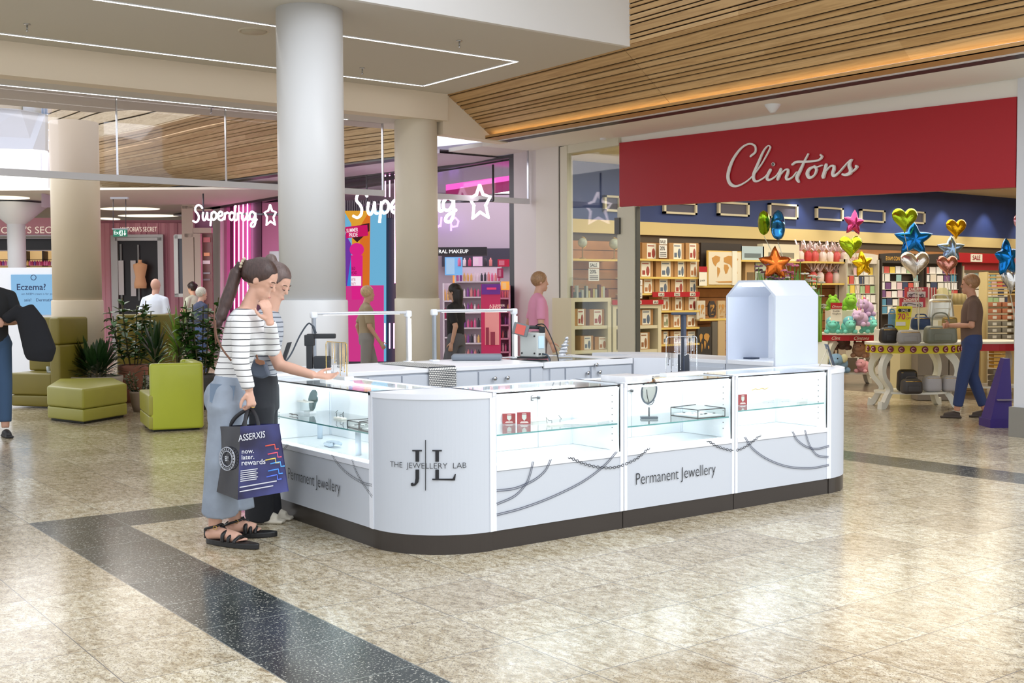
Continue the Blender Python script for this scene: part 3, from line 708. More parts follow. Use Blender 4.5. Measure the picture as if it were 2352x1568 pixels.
def knob(mb, x, z, y=None):
    y = y or yb; mb.lathe([(0, 0), (.008, 0), (.006, .012), (.016, .02), (.014, .03), (0, .032)], (x, y-.012, z), 14, ax=Matrix.Rotation(math.pi/2, 3, 'X'))
def XB(px, py=850): return Yp(px, py, yb).x
# left filler between case and back row
unit('cupboard_unit', 'plain kiosk cupboard at the left end of the back counter', 'cupboard', (KX0, 7.15), (3.73, 7.33), ZB)
# desk with drawers
xd0, xd1 = 3.74, XB(1247)
t = thing('nail_desk', 'long white kiosk worktop with shallow drawers and open knee space', 'desk', ((xd0+xd1)/2, 7.3, 0))
MB().box((xd0, yb-.01, ZB-.03), (xd1, 7.80, ZB)).build('worktop', mat((240, 242, 246), .35), t, bevel=.003)
mb = MB(); mb.box((xd0, yb+.01, ZB-.16), (xd1, 7.80, ZB-.03)); mb.box((xd0, yb+.01, 0), (xd0+.6, 7.80, ZB-.16)); mb.box((xd0, 7.72, 0), (xd1, 7.80, ZB-.16)); mb.box((xd1-.03, yb+.01, 0), (xd1, 7.8, ZB-.16)); mb.build('carcass', PANEL, t)
for (pa, pb, locks) in ((845, 921, [873]), (923, 1096, []), (1099, 1216, [1131, 1160]), (1218, 1246, [])):
    x0, x1 = XB(pa), XB(pb)
    mb = MB(); mb.box((x0+.003, yb-.006, ZB-.155), (x1-.003, yb+.012, ZB-.045)); d = mb.build('drawer', PANEL, t, bevel=.002)
    for i, l in enumerate(locks):
        mb = MB(); knob(mb, XB(l), ZB-.10, yb-.0); mb.build('knob', CHROME, d)
# back glass-topped cabinet with cupboard doors towards the seller
x0, x1 = xd1+.005, 6.40
t = thing('back_cabinet', 'white back cabinet with cupboard doors and inset glass top', 'cabinet', ((x0+x1)/2, 7.3, 0))
MB().box((x0, yb+.01, 0), (x1, 7.80, ZB-.04)).build('body', PANEL, t)
mb = MB(); mb.box((x0, yb-.01, ZB-.045), (x1, yb+.08, ZB)); mb.box((x0, 7.74, ZB-.045), (x1, 7.82, ZB)); mb.box((x0, yb, ZB-.045), (x0+.04, 7.8, ZB)); mb.box((x1-.2, yb, ZB-.045), (x1, 7.8, ZB)); mb.build('rim', mat((240, 242, 246), .35), t, bevel=.003)
MB().box((x0+.04, yb+.08, ZB-.01), (x1-.2, 7.74, ZB-.004)).build('glass_top', mat((90, 104, 108), .08), t)
for (pa, pb, ks) in ((1262, 1296, []), (1298, 1353, [(1345, 856)]), (1357, 1450, [(1364, 837), (1372, 854)])):
    a, b = XB(pa), XB(pb); mb = MB(); mb.box((a+.003, yb-.008, .14), (b-.003, yb+.012, ZB-.055)); d = mb.build('door', PANEL, t, bevel=.002)
    for k in ks:
        q = Yp(k[0], k[1], yb); mb = MB(); knob(mb, q.x, q.z, yb); mb.build('knob', CHROME, d)
# diagonal panel at the back right
t = thing('corner_cupboard', 'white cupboard with a diagonal face in the back right inner corner', 'cupboard', (6.5, 7.1, 0))
a = Vector((XB(1456), yb, 0)); b = Vector((6.73, 6.62, 0)); MB().prism([(a.x, a.y, 0), (b.x, b.y, 0), (6.73, 7.3, 0), (6.42, 7.3, 0)], (0, 0, ZB)).build('panel', mat((228, 232, 240), .4), t)
# right side counter
t = unit('side_counter', 'low white side counter between the tower and the back corner', 'counter', (6.735, 6.23), (7.228, 7.33), ZB)
mb = MB()
for (a, b) in ((6.24, 6.60),): mb.box((6.722, a, .14), (6.732, b, ZB-.06))
mb.build('door', PANEL, t, bevel=.002)
# display tower
t = thing('display_tower', 'tall white tower with sloped top edges, open towards the seller, on the right counter', 'display tower', (6.98, 5.97, 0))
MB().box((6.73, 5.715, 0), (7.23, 6.215, Z1)).build('plinth', PLIN, t)
MB().box((6.73, 5.715, Z1), (7.23, 6.215, Z3)).build('base', PANEL, t)
p0 = Xp(1776, 680, 6.73); ztw = Xp(1776, 679, 6.73).z; zt2 = ztw+.12
ya, yb2 = 5.715, 6.215
prof = [(ya, Z3), (ya, ztw), (ya+.13, zt2), (yb2-.13, zt2), (yb2, ztw), (yb2, Z3)]
mb = MB(); th = .018
inner = [(ya+th, Z3), (ya+th, ztw-.008), (ya+.13+.006, zt2-th), (yb2-.136, zt2-th), (yb2-th, ztw-.008), (yb2-th, Z3)]
v = [(x, y, z) for x in (6.73, 7.23) for (y, z) in prof+inner]; n = 6; fs = []
for i in range(5):
    o, q = 0, 12
    fs += [(i, i+1, q+i+1, q+i), (6+i, 6+i+1, q+6+i+1, q+6+i), (i, i+1, 6+i+1, 6+i), (q+i, q+i+1, q+6+i+1, q+6+i)]
fs += [(0, 6, 18, 12), (5, 11, 23, 17)]
mb.add(v, fs); mb.build('hood', mat((206, 213, 226), .4), t)
MB().prism([(7.21, y, z) for (y, z) in inner], (.018, 0, 0)).build('back_panel', INNER, t)
MB().box((6.725, ya+.019, Z3), (7.21, yb2-.019, Z3+.03)).build('floor_board', mat((240, 242, 246), .35), t)
MB().box((6.75, ya+.03, zt2-th-.03), (6.79, yb2-.15, zt2-th-.005)).build('light_strip', LEDK, t)
MB().box((6.75, ya+.02, Z3+.05), (6.762, ya+.03, ztw-.05)).build('light_strip', LEDK, t)
# ============================================================ FAR HALL, PHARMACY, LINGERIE SHOP
def dbox(mb, px0, py0, px1, py1, d, th=.05, mi=0):
    """upright board facing the camera's heading at distance d, covering the given extent"""
    a = Dp(px0, py1, d); b = Dp(px1, py0, d); w_ = (b-a).dot(RV); c = (a+b)/2+FV*th/2
    mb.obox(c, RV*w_, FV*th, UZ*(b.z-a.z), mi); return c
XS = 10.9
def sbox(mb, px0, px1, z0, z1, x=XS, th=.1, py=600, mi=0):
    ya, yb_ = Xp(px0, py, x).y, Xp(px1, py, x).y; mb.box((x, min(ya, yb_), z0), (x+th, max(ya, yb_), z1), mi)
def spoly(mb, pts, x=XS, th=.1, mi=0): mb.prism([Xp(a, b, x) for a, b in pts], (th, 0, 0), mi)
LIL = mat((214, 206, 220), .6); PLUM = mat((60, 24, 48), .35); MAG = mat((150, 26, 96), .4); PINKP = mat((206, 120, 168), .5)
DKMET = mat((62, 62, 70), .35, .4); DKREF = mat((48, 38, 52), .18, .3)
mb = MB(); spoly(mb, [(1187, 352), (1025, 380), (925, 386), (805, 403), (640, 429), (421, 452), (421, 425), (640, 380), (925, 345), (1187, 318)], x=XS-.0); struct(mb.build('trim_10', LIL), 'lilac-white fascia above the pharmacy front')
mb = MB(); spoly(mb, [(1187, 352), (1025, 380), (925, 386), (805, 403), (640, 429), (421, 450), (421, 456), (640, 436), (805, 410), (925, 393), (1025, 387), (1187, 359)], x=XS-.04); struct(mb.build('trim_11', DKMET), 'dark metal edge above the pharmacy front')
mb = MB(); sbox(mb, 1170, 1187, 0, 3.69, py=500); struct(mb.build('trim_12', mat((56, 58, 64), .4)), 'dark steel jamb at the right of the pharmacy front')
# interior ceiling & walls of pharmacy
struct(MB().box((XS+.1, 14.4, 3.62), (20, 30, 3.7)).build('ceiling', DKREF), 'dark reflective pharmacy ceiling')
struct(MB().box((XS+.26, 14.2, 0), (20, 14.45, 3.7)).build('wall_side', mat((196, 188, 200), .6)), 'side wall of the pharmacy')
LW = Dp(1100, 560, 24.5)
mb = MB(); dbox(mb, 940, 440, 1230, 830, 24.5, .1); struct(mb.build('wall_back', mat((206, 196, 208), .6)), 'lilac grey back wall of the pharmacy')
mb = MB(); dbox(mb, 1015, 570, 1180, 612, 24.3, .1); struct(mb.build('wall_back', mat((72, 72, 88), .5)), 'dark grey band on the pharmacy wall')
NEON = emis((255, 150, 215), 7, 'neonpink'); NEONW = emis((255, 238, 250), 5, 'neonwhite'); NEONL = emis((190, 140, 255), 3, 'neonlilac')
def beam(name, label, p, q, r, m, cat='neon tube', group=None):
    mb = MB(); mb.tube([p, q], r, 8); o = mb.build(name, m); tag(o, label, cat, group); return o
# pink light band inside the shop
mb = MB(); mb.prism([Dp(1024, 424, 20), Dp(1171, 403, 20), Dp(1171, 414, 20), Dp(1024, 437, 20)], FV*.05); tag(mb.build('light_band', emis((236, 96, 190), 1.6, 'pinkband')), 'glowing pink light band under the pharmacy ceiling', 'light band')
mb = MB(); mb.prism([Dp(1024, 437, 20.1), Dp(1171, 414, 20.1), Dp(1171, 438, 20.1), Dp(1024, 462, 20.1)], FV*.05); struct(mb.build('trim_13', mat((170, 50, 120), .5)), 'magenta bulkhead under the pink light band')
mb = MB(); dbox(mb, 1110, 437, 1170, 444, 20.5, .05); tag(mb.build('ceiling_tube', LED), 'white ceiling tube inside the pharmacy beside the star', 'ceiling light')
# blue/pink frontage between the columns
mb = MB(); spoly(mb, [(700, 409), (925, 386), (925, 870), (700, 870)], x=XS+.35, th=.1); struct(mb.build('wall_front', PLUM), 'dark plum pharmacy frontage')
mb = MB()
for k in range(26): px = 792+k*5.2; spoly(mb, [(px, 460), (px+2.4, 460), (px+2.4, 500), (px, 500)], x=XS+.30, th=.05)
struct(mb.build('trim_14', mat((92, 84, 96), .4)), 'ribbed dark cladding behind the sign')
t = thing('poster_screen', 'tall bright pride poster panel with a pink spray bottle behind the white column', 'poster', Xp(835, 830, XS+.2))
mb = MB(); spoly(mb, [(700, 490), (881, 483), (881, 830), (700, 830)], x=XS+.24, th=.06); mb.build('panel', emis((122, 196, 236), .75, 'poster_blue'), t)
def pp(name, pts, m, k=1): mb = MB(); spoly(mb, pts, x=XS+.24-.006*k, th=.006); return mb.build(name, m, t)
def pe(c, s=.75): return emis(c, s, 'p%s' % (c,))
pp('poster_art', [(700, 830), (700, 655), (881, 655), (881, 830)], pe((226, 66, 150)))
pp('poster_art', [(700, 480), (700, 657), (806, 657), (806, 560), (760, 480)], pe((122, 64, 178)), 2)
pp('poster_art', [(826, 490), (850, 490), (848, 657), (826, 657)], pe((238, 124, 44)), 2); pp('poster_art', [(806, 490), (828, 490), (828, 657), (812, 657)], pe((244, 170, 50)), 2)
pp('poster_art', [(790, 484), (848, 484), (822, 528), (815, 528)], pe((246, 176, 60)), 3); pp('poster_art', [(797, 657), (806, 590), (812, 657)], pe((64, 150, 232)), 3)
pp('poster_art', [(792, 524), (838, 514), (848, 512), (848, 530), (820, 556), (792, 530)], pe((72, 40, 40)), 3)
pp('poster_badge', [(793, 521), (843, 516), (845, 541), (795, 547)], pe((222, 32, 110)), 4)
v = Vector((0, -1, 0))
mb = MB(); a = Xp(796, 534, XS+.2); b = Xp(843, 531, XS+.2); hgt = abs(Xp(800, 524, XS+.2).z-Xp(800, 534, XS+.2).z)
textmb(mb, 'SUMMER', a+UZ*.0, v, UZ, hgt*1.25, ext=.004, sx=1.15, off=.01); textmb(mb, 'PRIDE', a-UZ*hgt*1.15+v*.1, v, UZ, hgt*1.35, ext=.004, sx=1.2, off=.01); mb.build('lettering', pe((255, 240, 246), .9), t)
# bottle on poster
x_ = XS+.19
mb = MB(); mb.prism([Xp(a, b, x_) for a, b in [(806, 586), (830, 586), (829, 688), (808, 688)]], (.03, 0, 0)); mb.prism([Xp(818+15*math.cos(k*.3142), 573+15*math.sin(k*.3142), x_) for k in range(20)], (.03, 0, 0)); mb.build('bottle_art', pe((240, 44, 150)), t)
mb = MB(); mb.prism([Xp(a, b, x_-.006) for a, b in [(806, 634), (829, 634), (829, 656), (806, 656)]], (.005, 0, 0)); mb.build('label_art', pe((255, 244, 250), .9), t)
def hz(py0, py1, px=815): return abs(Xp(px, py0, x_).z-Xp(px, py1, x_).z)
mb = MB()
for s_, px, py, hh in (('BED', 808, 620, 8), ('HEAD', 807, 630, 8)): textmb(mb, s_, Xp(px, py, x_-.006), v, UZ, hz(0, hh*1.3), ext=.003)
mb.build('lettering', pe((110, 16, 60), .7), t)
mb = MB()
for s_, px, py, hh in (('AFTER', 807, 645, 8), ('PARTY', 807, 655, 8)): textmb(mb, s_, Xp(px, py, x_-.013), v, UZ, hz(0, hh*1.2), ext=.003, sx=.78)
mb.build('lettering', pe((214, 30, 110), .7), t)
# neon tubes
for i, (px, a, b) in enumerate(((885, 402, 452), (895, 402, 452), (907, 400, 650), (918, 398, 650), (884, 742, 790), (895, 742, 800), (905, 742, 800))):
    beam('neon_tube', 'vertical pink neon tube between the white column and the cream column', Xp(px, b, XS+.15), Xp(px, a, XS+.15), .011, NEON, group='pink neon tubes near the pride poster')
# left part: neon corner
mb = MB(); spoly(mb, [(520, 440), (600, 436), (600, 900), (520, 900)], x=XS+.3, th=.1); struct(mb.build('wall_front', MAG), 'magenta wall behind the neon tubes')
mb = MB(); spoly(mb, [(576, 436), (600, 434), (600, 900), (576, 900)], x=XS+.28, th=.1); struct(mb.build('wall_front', PLUM), 'dark strip right of the neon tubes')
mb = MB(); spoly(mb, [(520, 452), (534, 452), (534, 900), (520, 900)], x=XS+.28, th=.1); struct(mb.build('wall_front', mat((88, 30, 66), .2)), 'dark glossy strip left of the neon tubes')
mb = MB(); spoly(mb, [(505, 470), (521, 466), (521, 900), (505, 900)], x=XS+.2, th=.1); struct(mb.build('wall_front', PINKP), 'pink edge panel left of the neon tubes')
mb = MB(); spoly(mb, [(599, 466), (700, 460), (700, 900), (599, 900)], x=XS+.3, th=.1); struct(mb.build('wall_front', PINKP), 'pink wall behind the women')
mb = MB(); spoly(mb, [(619, 577), (700, 575), (700, 640), (619, 640)], x=XS+.25, th=.04); tag(mb.build('wall_notice', mat((226, 232, 244), .5)), 'pale notice board on the pink wall behind the women', 'notice board')
for px in (538.5, 548.5, 558.5, 568.5):
    beam('neon_tube', 'tall vertical neon tube on the magenta wall left of the white column', Xp(px, 900, XS+.22), Xp(px, 444, XS+.22), .016, NEON, group='four tall neon tubes on the magenta wall')
mb = MB(); spoly(mb, [(482, 462), (506, 460), (506, 900), (482, 900)], x=XS+.1, th=.3); struct(mb.build('wall_pier', mat((196, 190, 188), .6)), 'grey pier left of the pharmacy')
# script neon sign, built once per side from pen strokes
SUPER = [[(128, 20), (118, 8), (100, 4), (84, 16), (82, 34), (96, 48), (104, 64), (100, 84), (84, 94), (66, 88)],
 [(134, 40), (130, 66), (136, 82), (148, 78), (158, 50), (160, 40)], [(160, 44), (162, 76), (172, 80)],
 [(190, 40), (184, 80), (180, 112)], [(188, 50), (204, 38), (218, 50), (214, 72), (198, 80), (188, 70)],
 [(232, 62), (254, 56), (256, 42), (242, 38), (230, 54), (234, 76), (254, 80), (268, 66)],
 [(274, 42), (272, 60), (270, 80)], [(272, 54), (284, 42), (296, 44)],
 [(328, 46), (314, 40), (302, 54), (304, 74), (318, 78), (330, 62), (340, 6)], [(334, 40), (332, 78), (344, 78)],
 [(352, 42), (350, 78)], [(350, 56), (362, 42), (372, 44)],
 [(380, 42), (376, 64), (382, 78), (394, 76), (404, 60), (408, 42)], [(406, 42), (408, 74), (418, 76)],
 [(452, 44), (436, 36), (422, 50), (424, 70), (440, 74), (452, 60), (456, 42)], [(456, 42), (456, 84), (446, 108), (430, 108), (434, 92), (464, 74)]]
STAR = [(540, 2), (550, 30), (572, 38), (558, 62), (566, 98), (541, 82), (518, 100), (522, 62), (508, 40), (530, 30), (540, 2)]
def neonsign(label, p0, p1, d0, d1, hscale):
    # p0: pixel of the text's left top, p1: pixel of right top; distances along the view for a real plane in space
    A_ = Dp(*p0, d0); B_ = Dp(*p1, d1); U = (B_-A_)/520.0; V = -UZ*hscale
    t = thing('neon_sign', label, 'sign', A_+U*260+V*110)
    W_ = U.cross(UZ).normalized()
    for nm, off, rr, m in (('lettering', 0, .040, NEONW),):
        mb = MB()
        for st in SUPER: mb.tube([A_+U*(x-60)+V*(y-2)*1.0 for x, y in [(q.x, q.y) for q in cr([Vector((a, b, 0)) for a, b in st], 5)]], rr*1.15*hscale/.0095, 8)
        mb.build(nm, m, t)
    mb = MB(); mb.tube([A_+U*(x-60)+V*(y-2) for x, y in STAR], .045*hscale/.0095, 8); mb.build('star', NEONW, t)
    mb = MB(); mb.tube([A_+U*(x-60)+V*(45) - W_*.12 for x in (80, 560)], .02, 6); mb.build('support_rail', DKMET, t)
    for x in (100, 560):
        mb = MB(); mb.tube([A_+U*(x-60)+V*45-W_*.12, A_+U*(x-60)+V*(-60)-W_*.12], .018, 6); mb.build('hanger', DKMET, t)
    return t
neonsign('smaller white glowing pharmacy script sign with star, left of the white column', (441, 470), (637, 470), 23.6, 21.2, .0040*1.02*.95)
neonsign('larger white glowing pharmacy script sign with star, partly behind the cream column', (808, 441), (1132, 423), 20.6, 16.6, .0050)
# inside pharmacy
t = thing('neon_word', 'small lilac neon word on the pharmacy back wall', 'neon sign', Dp(1040, 530, 24.2))
mb = MB()
for st in ([(990, 492), (992, 515), (1002, 522), (1012, 516)], [(1014, 498), (1012, 520), (1012, 521)], [(1000, 500), (1000, 516), (1006, 521), (1013, 516)], [(1036, 500), (1036, 530)], [(1036, 504), (1046, 500), (1053, 508), (1050, 519), (1040, 521), (1036, 516)]):
    mb.tube([Dp(a, b, 24.2) for a, b in st], .022, 6)
mb.build('lettering', NEONL, t)
t = thing('makeup_header', 'black lit makeup header box above the cosmetics shelves', 'sign box', Dp(1065, 586, 22))
mb = MB(); dbox(mb, 940, 567, 1118, 586, 22, .5); mb.build('box', BLACKM, t)
mb = MB(); textmb(mb, 'NATURAL MAKEUP', Dp(975, 581.5, 21.98), RV, UZ, .10, ext=.01, sx=.98); mb.build('lettering', emis((255, 250, 250), 1.6, 'whitetxt'), t)
def shelfunit(name, label, px0, px1, py0, py1, d, rows, colr, ncol, depth=.35, hdr=None, group='beauty products on the pharmacy shelves', plabel='small colourful beauty product on a pharmacy shelf', cat='shelving', pm=None):
    a = Dp(px0, py1, d); b = Dp(px1, py0, d); w_ = (b-a).dot(RV); t = thing(name, label, cat, (a.x, a.y, 0))
    mb = MB(); c0 = a+RV*w_/2+FV*depth; zt = b.z; zb = a.z
    mb.obox(Vector((c0.x, c0.y, (zt)/2)), RV*w_, FV*.04, UZ*zt)
    for s in (0, w_):
        c = a+RV*s+FV*depth/2; mb.obox(Vector((c.x, c.y, zt/2)), RV*.03, FV*depth, UZ*zt)
    mb.build('frame', colr, t)
    protos = pm
    for r in range(rows):
        z = zb+(zt-zb)*(r+.02)/rows; c = a+RV*w_/2+FV*depth/2
        mb = MB(); mb.obox(Vector((c.x, c.y, z)), RV*w_, FV*depth, UZ*.025); mb.build('shelf', colr, t)
        if ncol:
            step = w_/ncol; hh = (zt-zb)/rows*.62
            for k in range(ncol):
                if random.random() < .06: continue
                q = a+RV*(step*(k+.5))+FV*.06; pr = random.choice(protos); o = pr.copy(); COL.objects.link(o); o.location = (q.x, q.y, z+.013); o.rotation_euler = (0, 0, -YAW); o.scale = (step*.72/.06, 1, hh*random.uniform(.8, 1)/.15)
                o['group'] = group; o['label'] = plabel; o['category'] = 'product'
    return t
def proto(c, cap=None):
    mb = MB(); mb.lathe([(0, 0), (.028, 0), (.03, .01), (.03, .11), (.014, .125), (.014, .15), (0, .15)], (0, 0, 0), 10)
    return mb.build('cosmetic_bottle', mat(c, .35), origin=(0, 0, 0))
PR = [proto(c) for c in ((236, 120, 170), (240, 226, 232), (200, 60, 110), (150, 90, 170), (246, 200, 120), (60, 60, 70), (240, 150, 150))]
SHW = mat((232, 224, 232), .5); SHP = mat((232, 170, 200), .5)
shelfunit('shelving_unit', 'white cosmetics shelving in the middle of the pharmacy view', 1048, 1150, 612, 860, 21, 7, SHW, 13, pm=PR)
shelfunit('shelving_unit', 'pink-edged narrow shelving beside the dark pharmacy jamb', 1146, 1170, 655, 840, 18, 6, SHP, 4, pm=PR)
shelfunit('shelving_unit', 'low cosmetics shelving at the left of the pharmacy opening', 1020, 1052, 650, 860, 21.5, 5, SHW, 5, pm=PR)
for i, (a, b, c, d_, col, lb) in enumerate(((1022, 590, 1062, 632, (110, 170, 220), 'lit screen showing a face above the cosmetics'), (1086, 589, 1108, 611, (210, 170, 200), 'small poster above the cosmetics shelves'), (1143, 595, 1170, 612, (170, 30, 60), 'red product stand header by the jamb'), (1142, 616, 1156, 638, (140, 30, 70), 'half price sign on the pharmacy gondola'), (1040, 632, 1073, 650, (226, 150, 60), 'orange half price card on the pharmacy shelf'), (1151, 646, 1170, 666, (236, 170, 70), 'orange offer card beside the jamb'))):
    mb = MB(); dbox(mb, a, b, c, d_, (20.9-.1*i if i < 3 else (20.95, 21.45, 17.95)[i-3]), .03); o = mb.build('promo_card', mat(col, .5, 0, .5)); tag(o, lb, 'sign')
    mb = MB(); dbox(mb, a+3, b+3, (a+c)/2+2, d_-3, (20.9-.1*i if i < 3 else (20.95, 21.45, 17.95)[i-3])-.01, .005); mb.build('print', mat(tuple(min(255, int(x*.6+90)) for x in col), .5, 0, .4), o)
t = thing('promo_stand', 'tall purple and pink promotional stand in the pharmacy entrance', 'display stand', Dp(1128, 822, 17.5))
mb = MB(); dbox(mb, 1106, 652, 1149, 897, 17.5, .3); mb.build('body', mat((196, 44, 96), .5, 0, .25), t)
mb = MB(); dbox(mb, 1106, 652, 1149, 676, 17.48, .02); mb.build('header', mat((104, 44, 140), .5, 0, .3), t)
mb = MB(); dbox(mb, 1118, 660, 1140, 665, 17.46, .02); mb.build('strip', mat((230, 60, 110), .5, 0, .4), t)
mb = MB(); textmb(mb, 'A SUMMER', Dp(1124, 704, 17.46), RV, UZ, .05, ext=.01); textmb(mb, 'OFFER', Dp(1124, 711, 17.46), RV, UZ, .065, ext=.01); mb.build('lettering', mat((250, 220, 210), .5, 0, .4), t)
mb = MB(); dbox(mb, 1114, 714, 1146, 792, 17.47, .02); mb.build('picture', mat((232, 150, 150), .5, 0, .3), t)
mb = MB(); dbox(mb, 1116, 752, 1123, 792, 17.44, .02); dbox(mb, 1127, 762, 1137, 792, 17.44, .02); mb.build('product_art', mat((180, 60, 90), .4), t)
# ------------------------------------------------ far hall
Af = [Dp(112, 352, 25.8), Dp(170, 335, 24.6), Dp(226, 318, 23.5), Dp(330, 297, 22.2), Dp(465, 263, 20.5), Dp(640, 225, 19.2), Dp(800, 205, 18.2), Dp(940, 190, 17.4)]
Bf = [Xp(237, 441, 9.45), Xp(246, 446, 9.5), Xp(257, 449, 9.6), Xp(380, 432, 9.6), Xp(520, 414, 9.6), Xp(640, 397, 9.6), Xp(800, 375, 9.6), Xp(940, 357, 9.6)]
Af2 = [Vector(p) for p in cr(Af, 4)]; Bf2 = [Vector(p) for p in cr(Bf, 4)]
Wf = [.1, .05, .12, .07, .16, .09, .06, .14, .1, .05, .18, .08, .12, .06, .2, .1, .12]
boards('ceiling_timber', 'curved oak board soffit in the far hall beyond the glass screen', Af2, Bf2, Wf, gap=.035, th=.03, m=woodmat([(178, 152, 110), (200, 176, 134), (214, 194, 156)]))
Cf2 = [Vector((p.x, p.y, p.z))+UZ*(1.25 if i < 99 else 0)-FV*.0 for i, p in enumerate(Af2)]
boards('ceiling_timber', 'pale bleached board fascia above the curved soffit', Cf2, Af2, [.22, .1, .16, .13, .2, .24], gap=.03, th=.03, m=OAKP, away=True)
mb = MB()
v = []
for p in Bf: v += [p+Vector((.02, 0, -.02)), p+Vector((.16, 0, -.04)), p+Vector((.02, 0, .03)), p+Vector((.16, 0, .02))]
fs = []
for i in range(len(Bf)-1): a, b = i*4, i*4+4; fs += [(a, a+1, b+1, b), (a+2, b+2, b+3, a+3), (a, b, b+2, a+2), (a+1, a+3, b+3, b+1)]
mb.add(v, fs); struct(mb.build('trim_15', BLACK), 'dark slot along the far timber soffit')
mb = MB(); v = []
for p in Bf+[Vector((9.6, 15.0, 3.7))]: v += [p+Vector((.16, 0, -.03)), Vector((XS+.05, p.y, p.z-.03)), p+Vector((.16, 0, .03)), Vector((XS+.05, p.y, p.z+.03))]
fs = []
for i in range(len(Bf)): a, b = i*4, i*4+4; fs += [(a, a+1, b+1, b), (a+2, b+2, b+3, a+3), (a, b, b+2, a+2), (a+1, a+3, b+3, b+1)]
mb.add(v, fs); struct(mb.build('ceiling', LIL), 'lilac soffit in front of the pharmacy')  # same pale lilac base colour as the fascia
# white parapet, upper floor
DP = 24.0
mb = MB(); mb.prism([Dp(-260, 232, DP), Dp(40, 250, DP), Dp(104, 262, DP+.5), Dp(104, 441, DP+.5), Dp(40, 440, DP), Dp(-260, 432, DP)], FV*.15); struct(mb.build('wall_parapet', mat((226, 232, 240), .6)), 'white curved gallery parapet')
mb = MB(); mb.prism([Dp(95, 350, DP+.4), Dp(125, 350, DP+1.2), Dp(125, 475, DP+1.2), Dp(95, 475, DP+.4)], FV*.15); struct(mb.build('wall_parapet', mat((208, 212, 222), .6)), 'return of the gallery parapet')
t = thing('balustrade', 'glass balustrade on top of the white gallery parapet', 'balustrade', Dp(0, 250, DP))
mb = MB(); mb.prism([Dp(-260, 232, DP), Dp(118, 262, DP+.5), Dp(118, 190, DP+.5), Dp(-260, 160, DP)], FV*.02); mb.build('pane', SMOKE, t)
mb = MB(); mb.tube([Dp(-260, 160, DP), Dp(118, 190, DP+.5)], .025, 8); mb.build('handrail', CHROME, t)
for (a, b, c, col, lb) in ((-20, 55, 224, (222, 212, 176), 'cream upholstered seat back seen over the gallery'), (57, 90, 230, (214, 222, 214), 'pale rounded seat back behind the gallery glass')):
    mb = MB(); p = Dp((a+b)/2, 252, DP+1.0); wd = (b-a)/2614*(DP+1); mb.rbox(p+UZ*.0, RV*wd, FV*.4, UZ*.62, .12); tag(mb.build('armchair', mat(col, .7)), lb, 'seat')
mb = MB(); dbox(mb, -60, 150, 125, 262, 31, .1); struct(mb.build('wall_far', mat((176, 186, 196), .4)), 'pale upper floor wall')
mb = MB()
for k in range(4): dbox(mb, 96+k*7, 218, 98+k*7, 262, 30, .05)
dbox(mb, 90, 226, 125, 229, 30, .05); struct(mb.build('window_2', mat((120, 150, 170), .3)), 'blue-grey upper floor glazing')
# far ceiling
struct(MB().prism([Dp(-500, 432, 24.2)*1.0, Dp(121, 440, 24.2), Dp(430, 455, 29), Dp(640, 470, 34), Dp(-500, 500, 34)], UZ*.05).build('ceiling', mat((212, 208, 202), .8)), 'far hall ceiling')
P1 = [Dp(-400, 500, 34), Dp(640, 500, 34)]
ZC = 3.70
mb = MB(); c = Dp(100, 500, 29); mb.obox(Vector((c.x, c.y, ZC)), RV*22, FV*10.5, UZ*.05); struct(mb.build('ceiling', mat((206, 202, 194), .8)), 'far hall ceiling with oval light slots')
for i, (a, b, py, hh, lb) in enumerate(((230, 366, 481, 4, 'long tapering light slot in the far ceiling, nearest'), (272, 410, 497, 3.4, 'tapering light slot in the far ceiling above the exit sign'), (230, 273, 503.5, 2.5, 'short light slot at the far end of the ceiling'), (-40, 65, 454, 5, 'warm light slot below the white parapet'))):
    d = (ZC-.03-EYE)/((683-py)/2614); c = Dp((a+b)/2, py, d); w_ = (b-a)/2614*d
    mb = MB(); mb.prism([Vector((c.x, c.y, ZC-.03))+RV*(w_/2*math.cos(k*.2618))+FV*(.45*math.sin(k*.2618)) for k in range(24)], UZ*-.01); tag(mb.build('ceiling_light', emis((255, 240, 214), 1.5, 'oval')), lb, 'ceiling light')
# lingerie shop facade facing the camera
DV = 30
PK = mat((214, 150, 166), .5); PK2 = mat((196, 128, 146), .5)
mb = MB()
px = 236
while px < 440:
    w_ = 3.2+random.random()*2.4; dbox(mb, px, 512, px+w_*.8, 808, DV+random.random()*.05, .12, mi=random.choice((0, 0, 1))); px += w_
struct(mb.build('wall_front', [PK, PK2]), 'ribbed pink shop front'); mb = MB(); dbox(mb, 225, 505, 445, 810, DV+.15, .1); struct(mb.build('wall_front', PK2), 'pink backing of the shop front')
t = thing('shop_doorway', 'dark shop doorway in a silver frame in the pink front', 'doorway', Dp(315, 705, DV))
mb = MB(); dbox(mb, 268, 553, 368, 808, DV-.05, .06); mb.build('void', mat((24, 18, 24), .4), t)
mb = MB()
for q in ((259, 540, 269, 808), (366, 540, 374, 808), (259, 538, 374, 545), (264, 545, 371, 553)): dbox(mb, *q, DV-.15, .12)
mb.build('frame', mat((176, 172, 170), .3, .5), t)
mb = MB(); 
for q in ((277.5, 560, 279, 700), (317.5, 562, 319, 690)): dbox(mb, *q, DV-.1, .03)
mb.build('door_edge', mat((130, 132, 134), .3), t)
for q in ((273, 598, 283, 677), (301, 598, 311, 680)):
    mb = MB(); dbox(mb, *q, DV-.12, .03); mb.build('poster', mat((190, 184, 186), .4, 0, .15), t)
tq = thing('dressed_mannequin', 'warmly lit headless mannequin inside the dark doorway', 'mannequin', Dp(322, 655, DV-.3))
